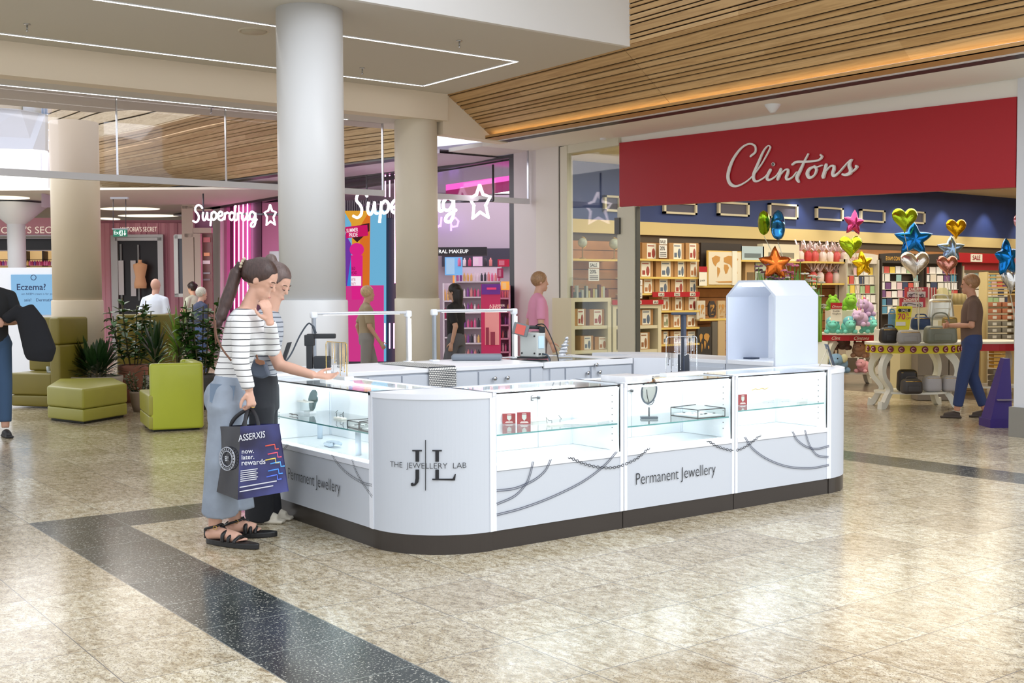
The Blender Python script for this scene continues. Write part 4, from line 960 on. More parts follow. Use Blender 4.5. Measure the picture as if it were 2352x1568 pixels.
mb = MB(); c = Dp(322, 625, DV-.3); mb.tube([c-UZ*.42, c-UZ*.3, c-UZ*.12, c+UZ*.1, c+UZ*.2, c+UZ*.25], [.15, .16, .12, .17, .18, .05], 14); mb.tube([c+UZ*.22, c+UZ*.32], .05, 8); mb.build('torso', mat((214, 160, 120), .5, 0, .2), tq)
mb = MB(); mb.tube([c-UZ*.4, Vector((c.x, c.y, .02))], .02, 8); mb.lathe([(0, 0), (.15, 0), (.15, .02), (0, .02)], (c.x, c.y, 0), 16); mb.build('stand', DKMET, tq)
t = thing('shop_lettering', "cream raised shop name letters on the pink front above the doorway", 'sign', Dp(315, 534, DV))
mb = MB(); textmb(mb, "VICTORIA'S SECRET", Dp(278, 532, DV-.1), RV, UZ, .175, ext=.05, sx=.62); mb.build('lettering', emis((250, 232, 210), .9, 'vs'), t)
t = thing('exit_sign', 'hanging green exit sign with running figure and arrow', 'exit sign', Dp(276, 545, 19))
mb = MB(); dbox(mb, 260, 527, 291, 543, 19, .04); mb.build('panel', mat((16, 110, 84), .4, 0, .25), t)
mb = MB(); textmb(mb, 'Exit', Dp(261.5, 538, 18.98), RV, UZ, .085, ext=.01); 
mb.prism([Dp(a, b, 18.97) for a, b in ((285.7, 529), (287.3, 529), (287.3, 536), (289.5, 536), (286.5, 541), (283.5, 536), (285.7, 536))], FV*.01); mb.build('lettering', mat((240, 250, 246), .4, 0, .5), t)
mb = MB(); dbox(mb, 275, 529, 281.5, 541, 18.98, .01); mb.build('pictogram', mat((226, 240, 234), .4, 0, .4), t)
mb = MB(); mb.prism([Dp(a, b, 18.96) for a, b in ((277, 531), (279, 530), (280, 533), (279, 535), (280, 539), (278.5, 540), (277.5, 536), (276, 539), (275.5, 538), (277, 534))], FV*.005); mb.build('figure', mat((16, 110, 84), .4, 0, .2), t)
mb = MB(); dbox(mb, 257, 524, 294, 527, 19, .06); dbox(mb, 253, 452, 293, 457, 19, .08); mb.build('mount', mat((170, 168, 176), .4), t)
for q in (260, 289): mb = MB(); mb.tube([Dp(q, 457, 19.04), Dp(q, 525, 19.04)], .006, 6); mb.build('wire', DKMET, t)
# mirror frame on the pink front, cream pilaster front at right
t = thing('wall_mirror', 'tall silver framed window panel on the pink front', 'mirror', Dp(413, 680, 28.5))
mb = MB()
for q in ((401, 540, 408, 682), (401, 538, 428, 548), (401, 674, 428, 682)): dbox(mb, *q, 28.5, .12)
mb.build('frame', mat((196, 192, 186), .25, .6), t); mb = MB(); dbox(mb, 408, 548, 428, 674, 28.55, .05); mb.build('glass', mat((90, 96, 106), .15), t)
CRM = mat((196, 188, 172), .6)
mb = MB()
for q in ((424, 472, 443, 900), (418, 470, 448, 479), (424, 536, 446, 545), (443, 523, 485, 535), (444, 480, 485, 484), (452, 536, 460, 900)): dbox(mb, *q, 27.6, .15)
struct(mb.build('wall_front', CRM), 'cream panelled timber shop front'); 
mb = MB(); dbox(mb, 443, 484, 485, 524, 27.8, .1); struct(mb.build('wall_front', mat((150, 110, 138), .5)), 'mauve panel of the cream shop front')
mb = MB(); dbox(mb, 458, 535, 486, 900, 27.9, .1); o = mb.build('window_3', mat((140, 116, 104), .2)); struct(o, 'window of the cream shop front')
for k, (q, c) in enumerate((((467, 545, 482, 556), (190, 120, 120)), ((468, 580, 481, 588), (236, 180, 130)), ((466, 598, 482, 606), (226, 226, 222)), ((467, 625, 482, 629), (150, 160, 160)), ((467, 640, 482, 644), (130, 130, 130)))):
    mb = MB(); dbox(mb, *q, 27.85, .03); mb.build('display', mat(c, .5, 0, .2), o)
# left: second lingerie front
mb = MB(); dbox(mb, -300, 500, 123, 541, 28, .1); struct(mb.build('wall_front', PK), 'pink fascia at the far left')
mb = MB(); dbox(mb, -300, 541, 123, 548, 27.9, .2); struct(mb.build('trim_16', mat((150, 146, 140), .4)), 'grey edge under the pink fascia')
mb = MB(); dbox(mb, -300, 548, 123, 576, 28.3, .1); struct(mb.build('wall_front', mat((28, 26, 30), .4)), 'dark band under the pink fascia')
t = thing('shop_lettering', 'large cream shop name letters on the pink fascia at the far left', 'sign', Dp(60, 540, 27.9))
mb = MB(); textmb(mb, "VICTORIA'S SECRET", Dp(-48, 536.5, 27.9), RV, UZ, .235, ext=.05, sx=1.08); mb.build('lettering', emis((244, 228, 206), .8, 'vs2'), t)
t = thing('lit_shelf', 'glowing shelf of bottles at the far left shop', 'shelf', Dp(50, 612, 28.2))
mb = MB(); dbox(mb, -300, 576, 123, 640, 28.4, .1); mb.build('back', mat((250, 206, 140), .5, 0, .45), t)
mb = MB(); dbox(mb, -300, 611, 123, 614, 28.0, .4); dbox(mb, -300, 595, 123, 597, 28.0, .4); mb.build('board', mat((60, 44, 40), .5), t)
mb = MB(); dbox(mb, 97, 576, 99, 612, 28.1, .3); dbox(mb, 55, 576, 57, 612, 28.1, .3); mb.build('divider', mat((60, 44, 40), .5), t)
for k in range(22):
    px = 2+k*5.6; c = random.choice(PR[:5]); o = c.copy(); COL.objects.link(o); q = Dp(px, 611, 27.95); o.location = (q.x, q.y, q.z+.01); o.rotation_euler = (0, 0, 0); o.scale = (1, 1, .85)
    o['group'] = 'bottles on the far lit shelf'; o['label'] = 'small bottle on the glowing shelf of the far left shop'; o['category'] = 'bottle'
column_ = Dp(38, 550, 26.5); column('distant slim white column at the far left', (column_.x, column_.y, 0), .20, 3.62, mat((226, 230, 238), .4))
mb = MB(); mb.lathe([(.2, 3.15), (.75, 3.62), (.2, 3.68)], (column_.x, column_.y, 0), 24); struct(mb.build('trim_17', mat((230, 234, 240), .5)), 'flared head over the far white column')
# advertising totem
t = thing('advert_screen', 'white advertising block with pale blue cream advert reading Eczema', 'advert', Dp(62, 730, 20))
mb = MB(); dbox(mb, -200, 614, 126, 860, 20, .5); mb.build('block', mat((224, 228, 236), .5), t)
mb = MB(); dbox(mb, 27, 630, 126, 723, 19.98, .02); mb.build('screen', emis((150, 200, 240), .85, 'adblue'), t)
mb = MB(); textmb(mb, 'Eczema?', Dp(38, 666, 19.96), RV, UZ, .155, ext=.01, off=.014, sx=1.0); textmb(mb, 'em NEEM cream is for you', Dp(50, 677, 19.96), RV, UZ, .052, ext=.01); textmb(mb, 'asis?', Dp(56, 692, 19.96), RV, UZ, .075, ext=.01, off=.006); textmb(mb, 'Dermatitis?', Dp(83, 692, 19.96), RV, UZ, .075, ext=.01, off=.006)
mb.build('lettering', mat((24, 44, 84), .6), t)
mb = MB(); c = Dp(77, 637, 19.95); mb.tube([c+RV*.045*math.cos(k*.35)+UZ*.045*math.sin(k*.35) for k in range(18)], .006, 6, closed=True); mb.build('emblem', mat((24, 44, 84), .6), t)
# far walls closing the view
mb = MB(); c = Dp(600, 500, 37); mb.obox(Vector((c.x, c.y, 3)), RV*60, FV*.2, UZ*6.4); struct(mb.build('wall_far', mat((170, 156, 158), .7)), 'distant wall closing the hall')
struct(MB().box((XS+.3, 26.6, 0), (22, 26.8, 3.7)).build('wall_far', mat((150, 130, 150), .7)), 'far side wall of the pharmacy')
for o in PR: o['label'] = 'beauty product at the foot of the pharmacy shelves'; 
for i, o in enumerate(PR):
    q = Dp(1055+i*12, 618, 20.9); o.location = (q.x, q.y, Dp(1055, 611.5, 21).z); o['group'] = 'beauty products on the pharmacy shelves'; o['label'] = 'small colourful beauty product on a pharmacy shelf'; o['category'] = 'product'
# ============================================================ THINGS ON AND IN THE KIOSK
MARB = mat((226, 226, 228), .3, noise=.10, nscale=14); SIL = mat((214, 216, 220), .2, 1)
def marble_block(name, label, cat, px0, px1, py, z, dep, h, grp=None):
    a = Zp(px0, py[0], z); b = Zp(px1, py[1], z); U = (b-a); U.z = 0; V = Vector((-U.y, U.x, 0)).normalized()*dep
    mb = MB(); c = (a+b)/2+V/2+UZ*(z-a.z+h/2); mb.rbox(c, U, V, UZ*h, .004); o = mb.build(name, MARB); tag(o, label, cat); return a, b, V
marble_block('marble_slab', 'white veined marble slab lying on the front display cases', 'slab', 1436, 1498, (880, 876), Z3, .24, .040)
def arch_stand(label, base, U, W_, H, seed, metal, nk, black=True, ln=(.4, .95)):
    t = thing('necklace_stand', label, 'necklace stand', base); U = Vector(U).normalized(); V = UZ.cross(U); rnd = random.Random(seed)
    mb = MB(); mb.rbox(base+UZ*.013, U*(W_*1.2), V*.07, UZ*.026, .003); mb.build('marble_base', MARB, t)
    p = [base-U*W_/2+UZ*.02, base-U*W_/2+UZ*(H-.02), base-U*(W_/2-.006)+UZ*(H-.006), base-U*(W_/2-.02)+UZ*H, base+U*(W_/2-.02)+UZ*H, base+U*(W_/2-.006)+UZ*(H-.006), base+U*W_/2+UZ*(H-.02), base+U*W_/2+UZ*.02]
    mb = MB(); mb.tube(p, .0028, 8); mb.build('arch', metal, t)
    for k in range(nk):
        x = (-.42+.84*k/(nk-1))*W_; l = H*rnd.uniform(*ln); q = base+U*x+UZ*(H+.002)
        mb = MB(); w2 = .004
        pts = [q+V*.004-U*w2, q-UZ*l*.9+V*.004-U*w2*.5, q-UZ*l+V*.004, q-UZ*l*.9+V*.004+U*w2*.5, q+V*.004+U*w2]; mb.tube(pts, .0011, 5)
        mb.ball(q-UZ*(l+.004)+V*.004, (.004, .003, .005), seg=8); mb.build('chain', rnd.choice([metal, SIL, BLACKM if black else SIL]), t)
    return t
b1 = Zp(797, 873, Z3); b1 = Vector((b1.x, b1.y, Z3)); U1 = Vector((0, -1, 0))
wA = .29
arch_stand('gold arch stand hung with fine necklaces near the outstretched hand', b1-U1*wA/2, U1, wA, .245, 3, GOLD, 14)
b2a = Zp(1522, 868, Z3); b2b = Zp(1578, 862, Z3)
arch_stand('silver arch stand hung with necklaces on the middle display case', Vector(((5.49), 5.47, Z3)), (1, 0, 0), .29, .265, 5, SIL, 18, ln=(.35, .9))
# lamps
def lamp(label, pxl, pyl, pxr, pyr, top):
    a = Zp(pxl, pyl, ZB); b = Zp(pxr, pyr, ZB); h = EYE-(top-680)/2614*((b-Vector((0, 0, ZB))).dot(FV))-ZB
    t = thing('arch_lamp', label, 'lamp', (a+b)/2); al = mat((206, 208, 212), .3, .6)
    U = (b-a).normalized(); W_ = .022
    mb = MB(); mb.rbox(a+UZ*h/2, U*.022, U.cross(UZ)*.045, UZ*h, .004); mb.build('post', mat((150, 156, 164), .35, .5), t)
    mb = MB(); mb.rbox(b+UZ*h/2, U*.022, U.cross(UZ)*.045, UZ*h, .004); mb.build('post', al, t)
    mb = MB(); mb.rbox((a+b)/2+UZ*h, b-a+U*.03, U.cross(UZ)*.05, UZ*.022, .008); mb.build('bar', al, t)
    for q, s in ((a, 1), (b, -1)):
        mb = MB(); mb.rbox(q+UZ*(h-.012), U*.05, U.cross(UZ)*.055, UZ*.05, .012); mb.build('corner', WHITE, t)
        mb = MB(); mb.box((q.x-.012+s*.0, q.y-.03, ZB+.02), (q.x+.012, q.y-.024, ZB+h-.05)); 
        if s == -1: mb.build('light_panel', emis((255, 255, 246), 5, 'lamp'), t)
    mb = MB(); mb.obox((a+b)/2+UZ*(h-.013), (b-a)*.8, U.cross(UZ)*.03, UZ*.004); mb.build('light_panel', emis((250, 252, 255), 2.2, 'lamp2'), t)
    for q in (a, b): mb = MB(); mb.rbox(q+UZ*.006, U*.06, U.cross(UZ)*.08, UZ*.012, .004); mb.build('foot', WHITE, t)
lamp('left arch-shaped light frame on the kiosk worktop', 722, 840, 938, 832, 718)
lamp('right arch-shaped light frame on the kiosk worktop beside the grey cushion', 998, 829, 1181, 823, 714)
# woven runner
def wovenmat():
    m = bpy.data.materials.new('woven'); m.use_nodes = True; nt = m.node_tree; b = nt.nodes['Principled BSDF']
    g = N(nt, 'ShaderNodeNewGeometry'); sp = N(nt, 'ShaderNodeSeparateXYZ'); nt.links.new(g.outputs['Position'], sp.inputs[0])
    def ma(op, a, c):
        n = N(nt, 'ShaderNodeMath', operation=op)
        for i, x in enumerate((a, c)):
            if isinstance(x, (int, float)): n.inputs[i].default_value = x
            else: nt.links.new(x, n.inputs[i])
        return n.outputs[0]
    yz = ma('SUBTRACT', sp.outputs[2], sp.outputs[1]); row = ma('MULTIPLY', yz, 1/.0135); r = ma('FLOOR', row, 0); fr = ma('FRACT', row, 0)
    cx = ma('FRACT', ma('ADD', ma('MULTIPLY', sp.outputs[0], 1/.0145), ma('MULTIPLY', r, .5)), 0)
    k = ma('MULTIPLY', ma('GREATER_THAN', fr, .38), ma('LESS_THAN', cx, .74))
    mx = N(nt, 'ShaderNodeMixRGB'); nt.links.new(k, mx.inputs[0]); mx.inputs[1].default_value = L((50, 54, 62)); mx.inputs[2].default_value = L((232, 230, 224)); nt.links.new(mx.outputs[0], b.inputs['Base Color']); b.inputs['Roughness'].default_value = .9
    return m
WOV = wovenmat()
xr0, xr1 = XB(982, 860), XB(1044, 860)
mb = MB(); y0 = yb-.018
pr = [(7.66, ZB+.004), (7.3, ZB+.005), (y0+.03, ZB+.006), (y0+.006, ZB+.004), (y0-.002, ZB-.012), (y0-.002, ZB-.30)]
sh = [0.0, 0, 0, 0, 0, 0]
v = []
for i, (y, z) in enumerate(pr): v += [(xr0, y, z), (xr1, y, z), (xr1, y-(.004 if i > 3 else 0), z+(.005 if i < 4 else 0)), (xr0, y-(.004 if i > 3 else 0), z+(.005 if i < 4 else 0))]
fs = []
for i in range(len(pr)-1):
    a, b = i*4, i*4+4; fs += [(a, a+1, b+1, b), (a+3, b+3, b+2, a+2), (a, b, b+3, a+3), (a+1, a+2, b+2, b+1)]
fs += [(0, 3, 2, 1), (len(v)-4, len(v)-3, len(v)-2, len(v)-1)]
mb.add(v, fs); tag(mb.build('woven_runner', WOV), 'black and white woven runner draped over the front of the worktop', 'runner')
# arm cushion
c = (Zp(1056, 829, ZB)+Zp(1157, 827, ZB))/2
mb = MB(); mb.rbox(c+Vector((.0, .07, .026)), RV*.41, FV*.15, UZ*.052, .03, seg=5); tag(mb.build('arm_cushion', mat((120, 128, 138), .45)), 'grey padded arm rest cushion on the kiosk worktop', 'cushion')
# welding device
c = Zp(1233, 825, ZB); base = Vector((c.x, c.y+.05, ZB))
t = thing('welding_machine', 'small grey welding machine with tilted red screen and cables', 'machine', base)
DEV = mat((196, 200, 196), .4)
dU = (RV*.62-FV*.78).normalized(); dV = UZ.cross(dU)  # front face normal roughly toward the camera right
mb = MB(); a = Dp(1204, 822, 9.2); mb.prism([base+RV*x+FV*y+UZ*.02 for x, y in ((-.105, .02), (.03, -.07), (.10, -.03), (.10, .14), (-.06, .20))], UZ*.195); mb.build('case', DEV, t, bevel=.006)
mb = MB(); mb.prism([base+RV*x+FV*y+UZ*.006 for x, y in ((-.13, .0), (.04, -.09), (.12, -.05), (.12, .14), (-.07, .22))], UZ*.014); mb.build('base_plate', BLACKM, t)
def onface(f, z, w_, h_, m, name, th=.006):
    # right front face between (.03,-.07) and (.10,-.03)
    p = Vector((.03, -.07)).lerp(Vector((.10, -.03)), f); d = Vector((.07, .04)).normalized(); n = Vector((d.y, -d.x)); q = base+RV*(p.x+n.x*.003)+FV*(p.y+n.y*.003)+UZ*z
    mb = MB(); mb.obox(q, (RV*d.x+FV*d.y)*w_, (RV*n.x+FV*n.y)*th, UZ*h_); mb.build(name, m, t)
onface(.5, .14, .05, .10, mat((170, 196, 214), .3, 0, .5), 'display')
onface(.3, .045, .012, .012, BLACK, 'socket', .02); onface(.7, .045, .012, .012, BLACK, 'socket', .02)
for (fx, fz) in ((.1, .05), (.85, .05), (.85, .19)):
    p = Vector((-.105, .02)).lerp(Vector((.03, -.07)), fx); q = base+RV*p.x+FV*p.y+UZ*(fz)
    mb = MB(); mb.ball(q-FV*.003, .008, seg=8); mb.build('screw', BLACK, t)
sc = base-RV*.10-FV*.06+UZ*.245; tilt = Matrix.Rotation(.25, 3, FV)
mb = MB(); mb.rbox(sc, tilt @ (RV*.125)-FV*.05, tilt @ (UZ*.10)+FV*.02, (FV*.02+RV*.008), .006); mb.build('screen_housing', mat((110, 116, 118), .4), t)
mb = MB(); mb.obox(sc-FV*.013-RV*.004, (tilt @ (RV*.125)-FV*.05)*.62, (tilt @ (UZ*.10)+FV*.02)*.78, (FV*.004+RV*.001)); mb.build('screen', mat((178, 76, 66), .3, 0, .35), t)
mb = MB(); mb.tube([sc+FV*.01+UZ*.02, base+RV*.02+FV*.03+UZ*.26, base+RV*.07+FV*.03+UZ*.255], .014, 8); mb.rbox(base+RV*.075+FV*.03+UZ*.24, RV*.05, FV*.05, UZ*.05, .006); mb.build('arm', BLACKM, t)
mb = MB(); mb.tube(cr([base+RV*.02+FV*.03+UZ*.27, base+RV*.05+UZ*.285, base+RV*.10-FV*.02+UZ*.27, base+RV*.17-FV*.07+UZ*.12, base+RV*.205-FV*.14-UZ*.02, base+RV*.215-FV*.16-UZ*.22]), .005, 8); mb.build('cable', BLACK, t)
mb = MB(); mb.tube(cr([base+RV*.08-FV*.05+UZ*.045, base+RV*.12-FV*.09+UZ*.03, base+RV*.13-FV*.13-UZ*.04, base+RV*.095-FV*.15-UZ*.14, base+RV*.075-FV*.15-UZ*.2]), .0065, 8); mb.build('cable', mat((70, 84, 96), .5), t)
mb = MB(); mb.tube(cr([base+RV*.10-FV*.04+UZ*.045, base+RV*.135-FV*.10+UZ*.01, base+RV*.14-FV*.14-UZ*.08, base+RV*.14-FV*.15-UZ*.2]), .004, 8); mb.build('cable', BLACK, t)
# crumpled film bag
c = Zp(1290, 820, ZB); mb = MB(); rn = random.Random(4)
prof = []; 
vs = []; fs = []; H_ = .17; n = 12
for i in range(n+1):
    f = i/n; r = .018+.016*math.sin(f*5)*.6+(.012 if i % 2 else 0); cc = c+UZ*(.002+H_*f)+RV*(.05*f)
    for j in range(10): a = j*.6283; rr = r*(1+rn.uniform(-.3, .3)); vs.append(cc+RV*math.cos(a)*rr+FV*math.sin(a)*rr*.5)
for i in range(n):
    for j in range(10): k = (j+1) % 10; fs.append((i*10+j, i*10+k, i*10+10+k, i*10+10+j))
mb.add(vs, fs); mb.add([c+RV*x+FV*y+UZ*.002 for x, y in ((-.03, -.04), (.09, -.04), (.09, .03), (-.03, .03))]+[c+RV*x+FV*y+UZ*.012 for x, y in ((-.03, -.04), (.09, -.04), (.09, .03), (-.03, .03))], [(3, 2, 1, 0), (4, 5, 6, 7), (0, 1, 5, 4), (1, 2, 6, 5), (2, 3, 7, 6), (3, 0, 4, 7)])
tag(mb.build('film_bag', mat((206, 208, 212), .25, .5)), 'crumpled clear plastic bag beside the welding machine', 'plastic bag')
# black T stand
c = Vector((6.55, 6.32, 0)); c = Dp(1570, 840, 8.7); c.z = 0
t = thing('monitor_stand', 'dark blue-grey T shaped stand rising behind the necklace stand', 'stand', c)
m_ = mat((58, 66, 84), .5)
zt = Dp(1570, 720, 8.7).z
mb = MB(); mb.box((c.x-.015, c.y-.015, 0), (c.x+.015, c.y+.015, zt)); mb.build('pole', m_, t)
mb = MB(); mb.rbox(Vector((c.x, c.y, zt)), RV*.19, FV*.05, UZ*.02, .006); mb.build('crossbar', m_, t)
mb = MB(); mb.lathe([(0, 0), (.12, 0), (.12, .012), (0, .02)], c, 24); mb.build('base', m_, t)
mb = MB(); mb.rbox(Vector((c.x, c.y, .86)), RV*.085, FV*.03, UZ*.26, .006); mb.build('holder', mat((44, 50, 60), .5), t)
# camera rig at the left
c = Zp(712, 846, ZB); t = thing('camera_rig', 'black stand arm with coiled cable on the counter behind the bare arm', 'stand', c)
mb = MB(); mb.rbox(c+UZ*.12, RV*.045, FV*.05, UZ*.24, .006); mb.build('column', BLACKM, t)
mb = MB(); mb.rbox(c+RV*.085+UZ*.235, RV*.21, FV*.04, UZ*.035, .008); mb.rbox(c+RV*.0+UZ*.205, RV*.07, FV*.055, UZ*.08, .006); mb.build('arm', BLACKM, t)
mb = MB(); mb.rbox(c+RV*.09+UZ*.045, RV*.12, FV*.06, UZ*.09, .01); mb.build('head', mat((40, 44, 48), .5), t)
mb = MB(); mb.tube([c+RV*.05+FV*-.03+UZ*.255, c+RV*.03-FV*.03+UZ*.31], .010, 8); mb.tube(cr([c+RV*.03-FV*.03+UZ*.31, c+UZ*.325-RV*.01, c-RV*.07+UZ*.24, c-RV*.14+UZ*.10, c-RV*.20-FV*.05+UZ*.02, c-RV*.22-FV*.1+UZ*.008, c-RV*.10-FV*.16+UZ*.008]), .006, 8); mb.build('cable', mat((60, 68, 78), .5), t)
for dx, lb in ((0, 'black upright device leaning near the small bag'),):
    c = Zp(648, 853, ZB); mb = MB(); mb.rbox(c+UZ*.105+RV*.02, RV*.03+UZ*.006, FV*.04, UZ*.20+RV*.07, .006); tag(mb.build('leaning_device', BLACKM), 'slim black device leaning on the counter behind the women', 'device')
# easel sign on the right corner
c = Zp(1903, 842, Z3); t = thing('counter_easel', 'small wooden easel card standing on the round right corner', 'easel', c)
mb = MB(); mb.tube([c+RV*.02-FV*.02+UZ*.005, c-RV*.01+UZ*.13], .004, 6); mb.tube([c-RV*.06+UZ*.005+FV*.03, c-RV*.01+UZ*.135], .004, 6); mb.tube([c+RV*.045+UZ*.005+FV*.02, c-RV*.01+UZ*.15], .004, 6); mb.build('legs', mat((222, 208, 180), .6), t)
mb = MB(); mb.rbox(c+RV*.012+UZ*.09+FV*.01, RV*.005+FV*.11, UZ*.16-RV*.055, RV*.006, .002); mb.build('card', mat((56, 64, 74), .5), t)
# inside the tower
c = Zp(1708, 824, Z3+.03); mb = MB(); mb.rbox(Vector((c.x+.05, c.y+.0, Z3+.037)), (0, .16, 0), (.10, 0, 0), (0, 0, .012), .004); tag(mb.build('tablet', mat((54, 66, 88), .3)), 'dark tablet lying on the floor of the white tower', 'tablet')
t = thing('tower_shelf', 'small white shelf bracket with a dark wedge inside the tower', 'shelf', (7.1, 5.80, 1.0))
MB().box((6.86, ya+.02, 1.035), (7.19, ya+.09, 1.045)).build('board', WHITE, t); MB().prism([(6.95, ya+.02, 1.046), (6.95, ya+.09, 1.046), (6.95, ya+.02, 1.17)], (.2, 0, 0)).build('wedge', mat((70, 78, 98), .4), t)
# ---------------- in the display cases
REDB = mat((150, 32, 40), .4); CRE = mat((232, 220, 214), .5)
def redbox(px0, px1, py0, py1, zs, label, yoff=.0, tilt_=.0):
    a = Zp(px0, py1, zs); b = Zp(px1, py1-1, zs); wd = (b-a).length; c = (a+b)/2; c.z = zs; h = (py1-py0)/2614*c.dot(FV)
    t = thing('red_box', label, 'box', c); U = (b-a).normalized(); V = UZ.cross(U)
    mb = MB(); mb.obox(c+V*.008+UZ*h/2, U*wd, V*.016, UZ*h); mb.build('carton', REDB, t)
    mb = MB(); q = c-V*.002+UZ*h*.55; mb.prism([q+U*x*wd*.42+UZ*y*h*.5 for x, y in ((-.4, .5), (.4, .5), (.4, -.1), (0, -.55), (-.4, -.1))], V*.002); mb.build('crest', mat((196, 196, 188), .5), t)
    mb = MB()
    for k, (ww, zz) in enumerate(((.32, .88), (.5, .20), (.62, .12))): mb.obox(c-V*.001+UZ*h*zz, U*wd*ww, V*.002, UZ*h*.045)
    mb.build('print', CRE, t)
redbox(1155, 1184, 950, 973, .655, 'red box with silver crest, leftmost in the front case'); redbox(1189, 1219, 947, 974, .655, 'second red box with silver crest beside the first')
redbox(1696, 1716, 906, 930, .662, 'small red box with crest in the right-hand display case')
def wireframe(label, name, cat, pts_list, base_c, bw, bd, bh, zs, U=Vector((1, 0, 0)), r=.0016, m=BLACKM, bm_=None):
    t = thing(name, label, cat, base_c); V = UZ.cross(U)
    mb = MB(); mb.rbox(base_c+UZ*bh/2, U*bw, V*bd, UZ*bh, .003); mb.build('base', bm_ or mat((222, 216, 206), .5), t)
    for pl_ in pts_list: mb = MB(); mb.tube([base_c+U*x+UZ*z+V*y for x, y, z in pl_], r, 6); mb.build('wire', m, t)
    return t
c = Zp(1281, 976, .655); c.y += .02; c.z = .655
wireframe('bent wire ring holder on a pale block in the front case', 'ring_holder', 'jewellery holder', [[(-.03, 0, .01), (-.03, 0, .028), (-.045, .01, .028), (-.06, .02, .05), (-.05, .02, .012)], [(.035, 0, .01), (.035, 0, .03), (.055, .01, .03), (.04, .02, .055)]], c, .12, .03, .012, .655)
t = Zp(1352, 974, .655); mb = MB(); mb.prism([Vector((t.x+x, t.y+y, .657)) for x, y in ((-.14, .10), (.02, -.06), (.14, -.03), (.16, .10), (.06, .18))], UZ*.014); tag(mb.build('display_tray', mat((226, 226, 228), .4)), 'white angular display tray on the glass shelf of the front case', 'tray')
c = Zp(1247, 968, .655); mb = MB(); mb.rbox(Vector((c.x, c.y+.05, .667)), (.12, 0, 0), (0, .05, 0), (0, 0, .022), .003); tag(mb.build('display_block', mat((238, 234, 226), .5)), 'small cream display block between the red boxes and the ring holder', 'block')
# mirror in the middle case
c = Zp(1498, 962, .629); c.z = .629; c.y += .03; t = thing('table_mirror', 'round tilted mirror on a dark pedestal in the middle display case', 'mirror', c)
MIR = mat((190, 186, 176), .04, 1)
mb = MB(); mb.rbox(c+UZ*.008, RV*.115, FV*.06, UZ*.015, .005); mb.build('base', mat((62, 74, 86), .4), t)
mb = MB(); mb.tube([c+UZ*.01, c+UZ*.075], .005, 8); mb.build('stem', mat((50, 58, 68), .4), t)
ctr = c+UZ*.185; ax = (Matrix.Rotation(.45, 3, FV) @ UZ).normalized(); nrm = (-FV*.62-RV*.78).normalized(); 
sdir = nrm.cross(UZ).normalized(); tl = Matrix.Rotation(-.33, 3, nrm)
e1, e2 = tl @ (RV*.8-FV*.6).normalized(), tl @ UZ
ring = [ctr+e1*.054*math.cos(a)+e2*.088*math.sin(a) for a in [k*math.pi/16 for k in range(32)]]
mb = MB(); mb.prism(ring, nrm*-.008); mb.build('glass', MIR, t); mb = MB(); mb.tube(ring, .006, 8, closed=True); mb.build('rim', mat((64, 76, 90), .4), t)
mb = MB(); mb.tube(cr([ctr-RV*.042+UZ*.0, ctr-RV*.040-UZ*.05, ctr-RV*.01-UZ*.09, ctr+RV*.02-UZ*.088, ctr+RV*.036-UZ*.06]), .003, 6); mb.build('yoke', mat((80, 90, 100), .4), t)
def glassbox(label, corners, zs, h, inner=True):
    P = [Vector((x, y, zs)) for x, y in corners]; c = sum(P, Vector())/4; t = thing('glass_box', label, 'glass box', c)
    mb = MB()
    for i in range(4):
        a, b = P[i], P[(i+1) % 4]; mb.tube([a, b], .003, 6); mb.tube([a+UZ*h, b+UZ*h], .003, 6); mb.tube([a, a+UZ*h], .003, 6)
    mb.build('frame', BLACKM, t); mb = MB(); mb.prism([p+UZ*.001 for p in P], UZ*h*.98); mb.build('glass', GLASS, t)
    rn = random.Random(len(label)); mb = MB(); mb.prism([c+(p-c)*.9+UZ*.004 for p in P], UZ*.008); mb.build('liner', mat((236, 236, 240), .6), t)
    for k in range(10):
        u, v_ = rn.uniform(.15, .85), rn.uniform(.15, .85); q = P[0].lerp(P[1], u)+(P[3]-P[0])*v_+UZ*.016
        mb = MB(); mb.tube([q+Vector((.008*math.cos(a), .008*math.sin(a), 0)) for a in [j*.785 for j in range(8)]], .002, 5, closed=True); mb.build('ring', BLACKM if k % 2 else SIL, t)
q = [Zp(1541, 954, .629), Zp(1603, 961, .629), Zp(1665, 956, .629), Zp(1601, 947, .629)]
glassbox('large black-edged glass box of rings in the middle display case', [(q[0].x, q[0].y), (q[1].x, q[1].y), (q[2].x, q[2].y-.0), (q[3].x, q[3].y)], .630, .055)
q = [Zp(780, 976, .655), Zp(806, 979, .655), Zp(830, 970, .655), Zp(806, 967, .655)]
glassbox('small black-edged glass box in the left display case', [(3.30, 6.12), (3.30, 5.98), (3.46, 5.98), (3.46, 6.12)], .656, .04)
glassbox('open black-edged glass box nearest the lettered corner in the left case', [(3.285, 5.94), (3.285, 5.76), (3.50, 5.76), (3.50, 5.94)], .656, .05)
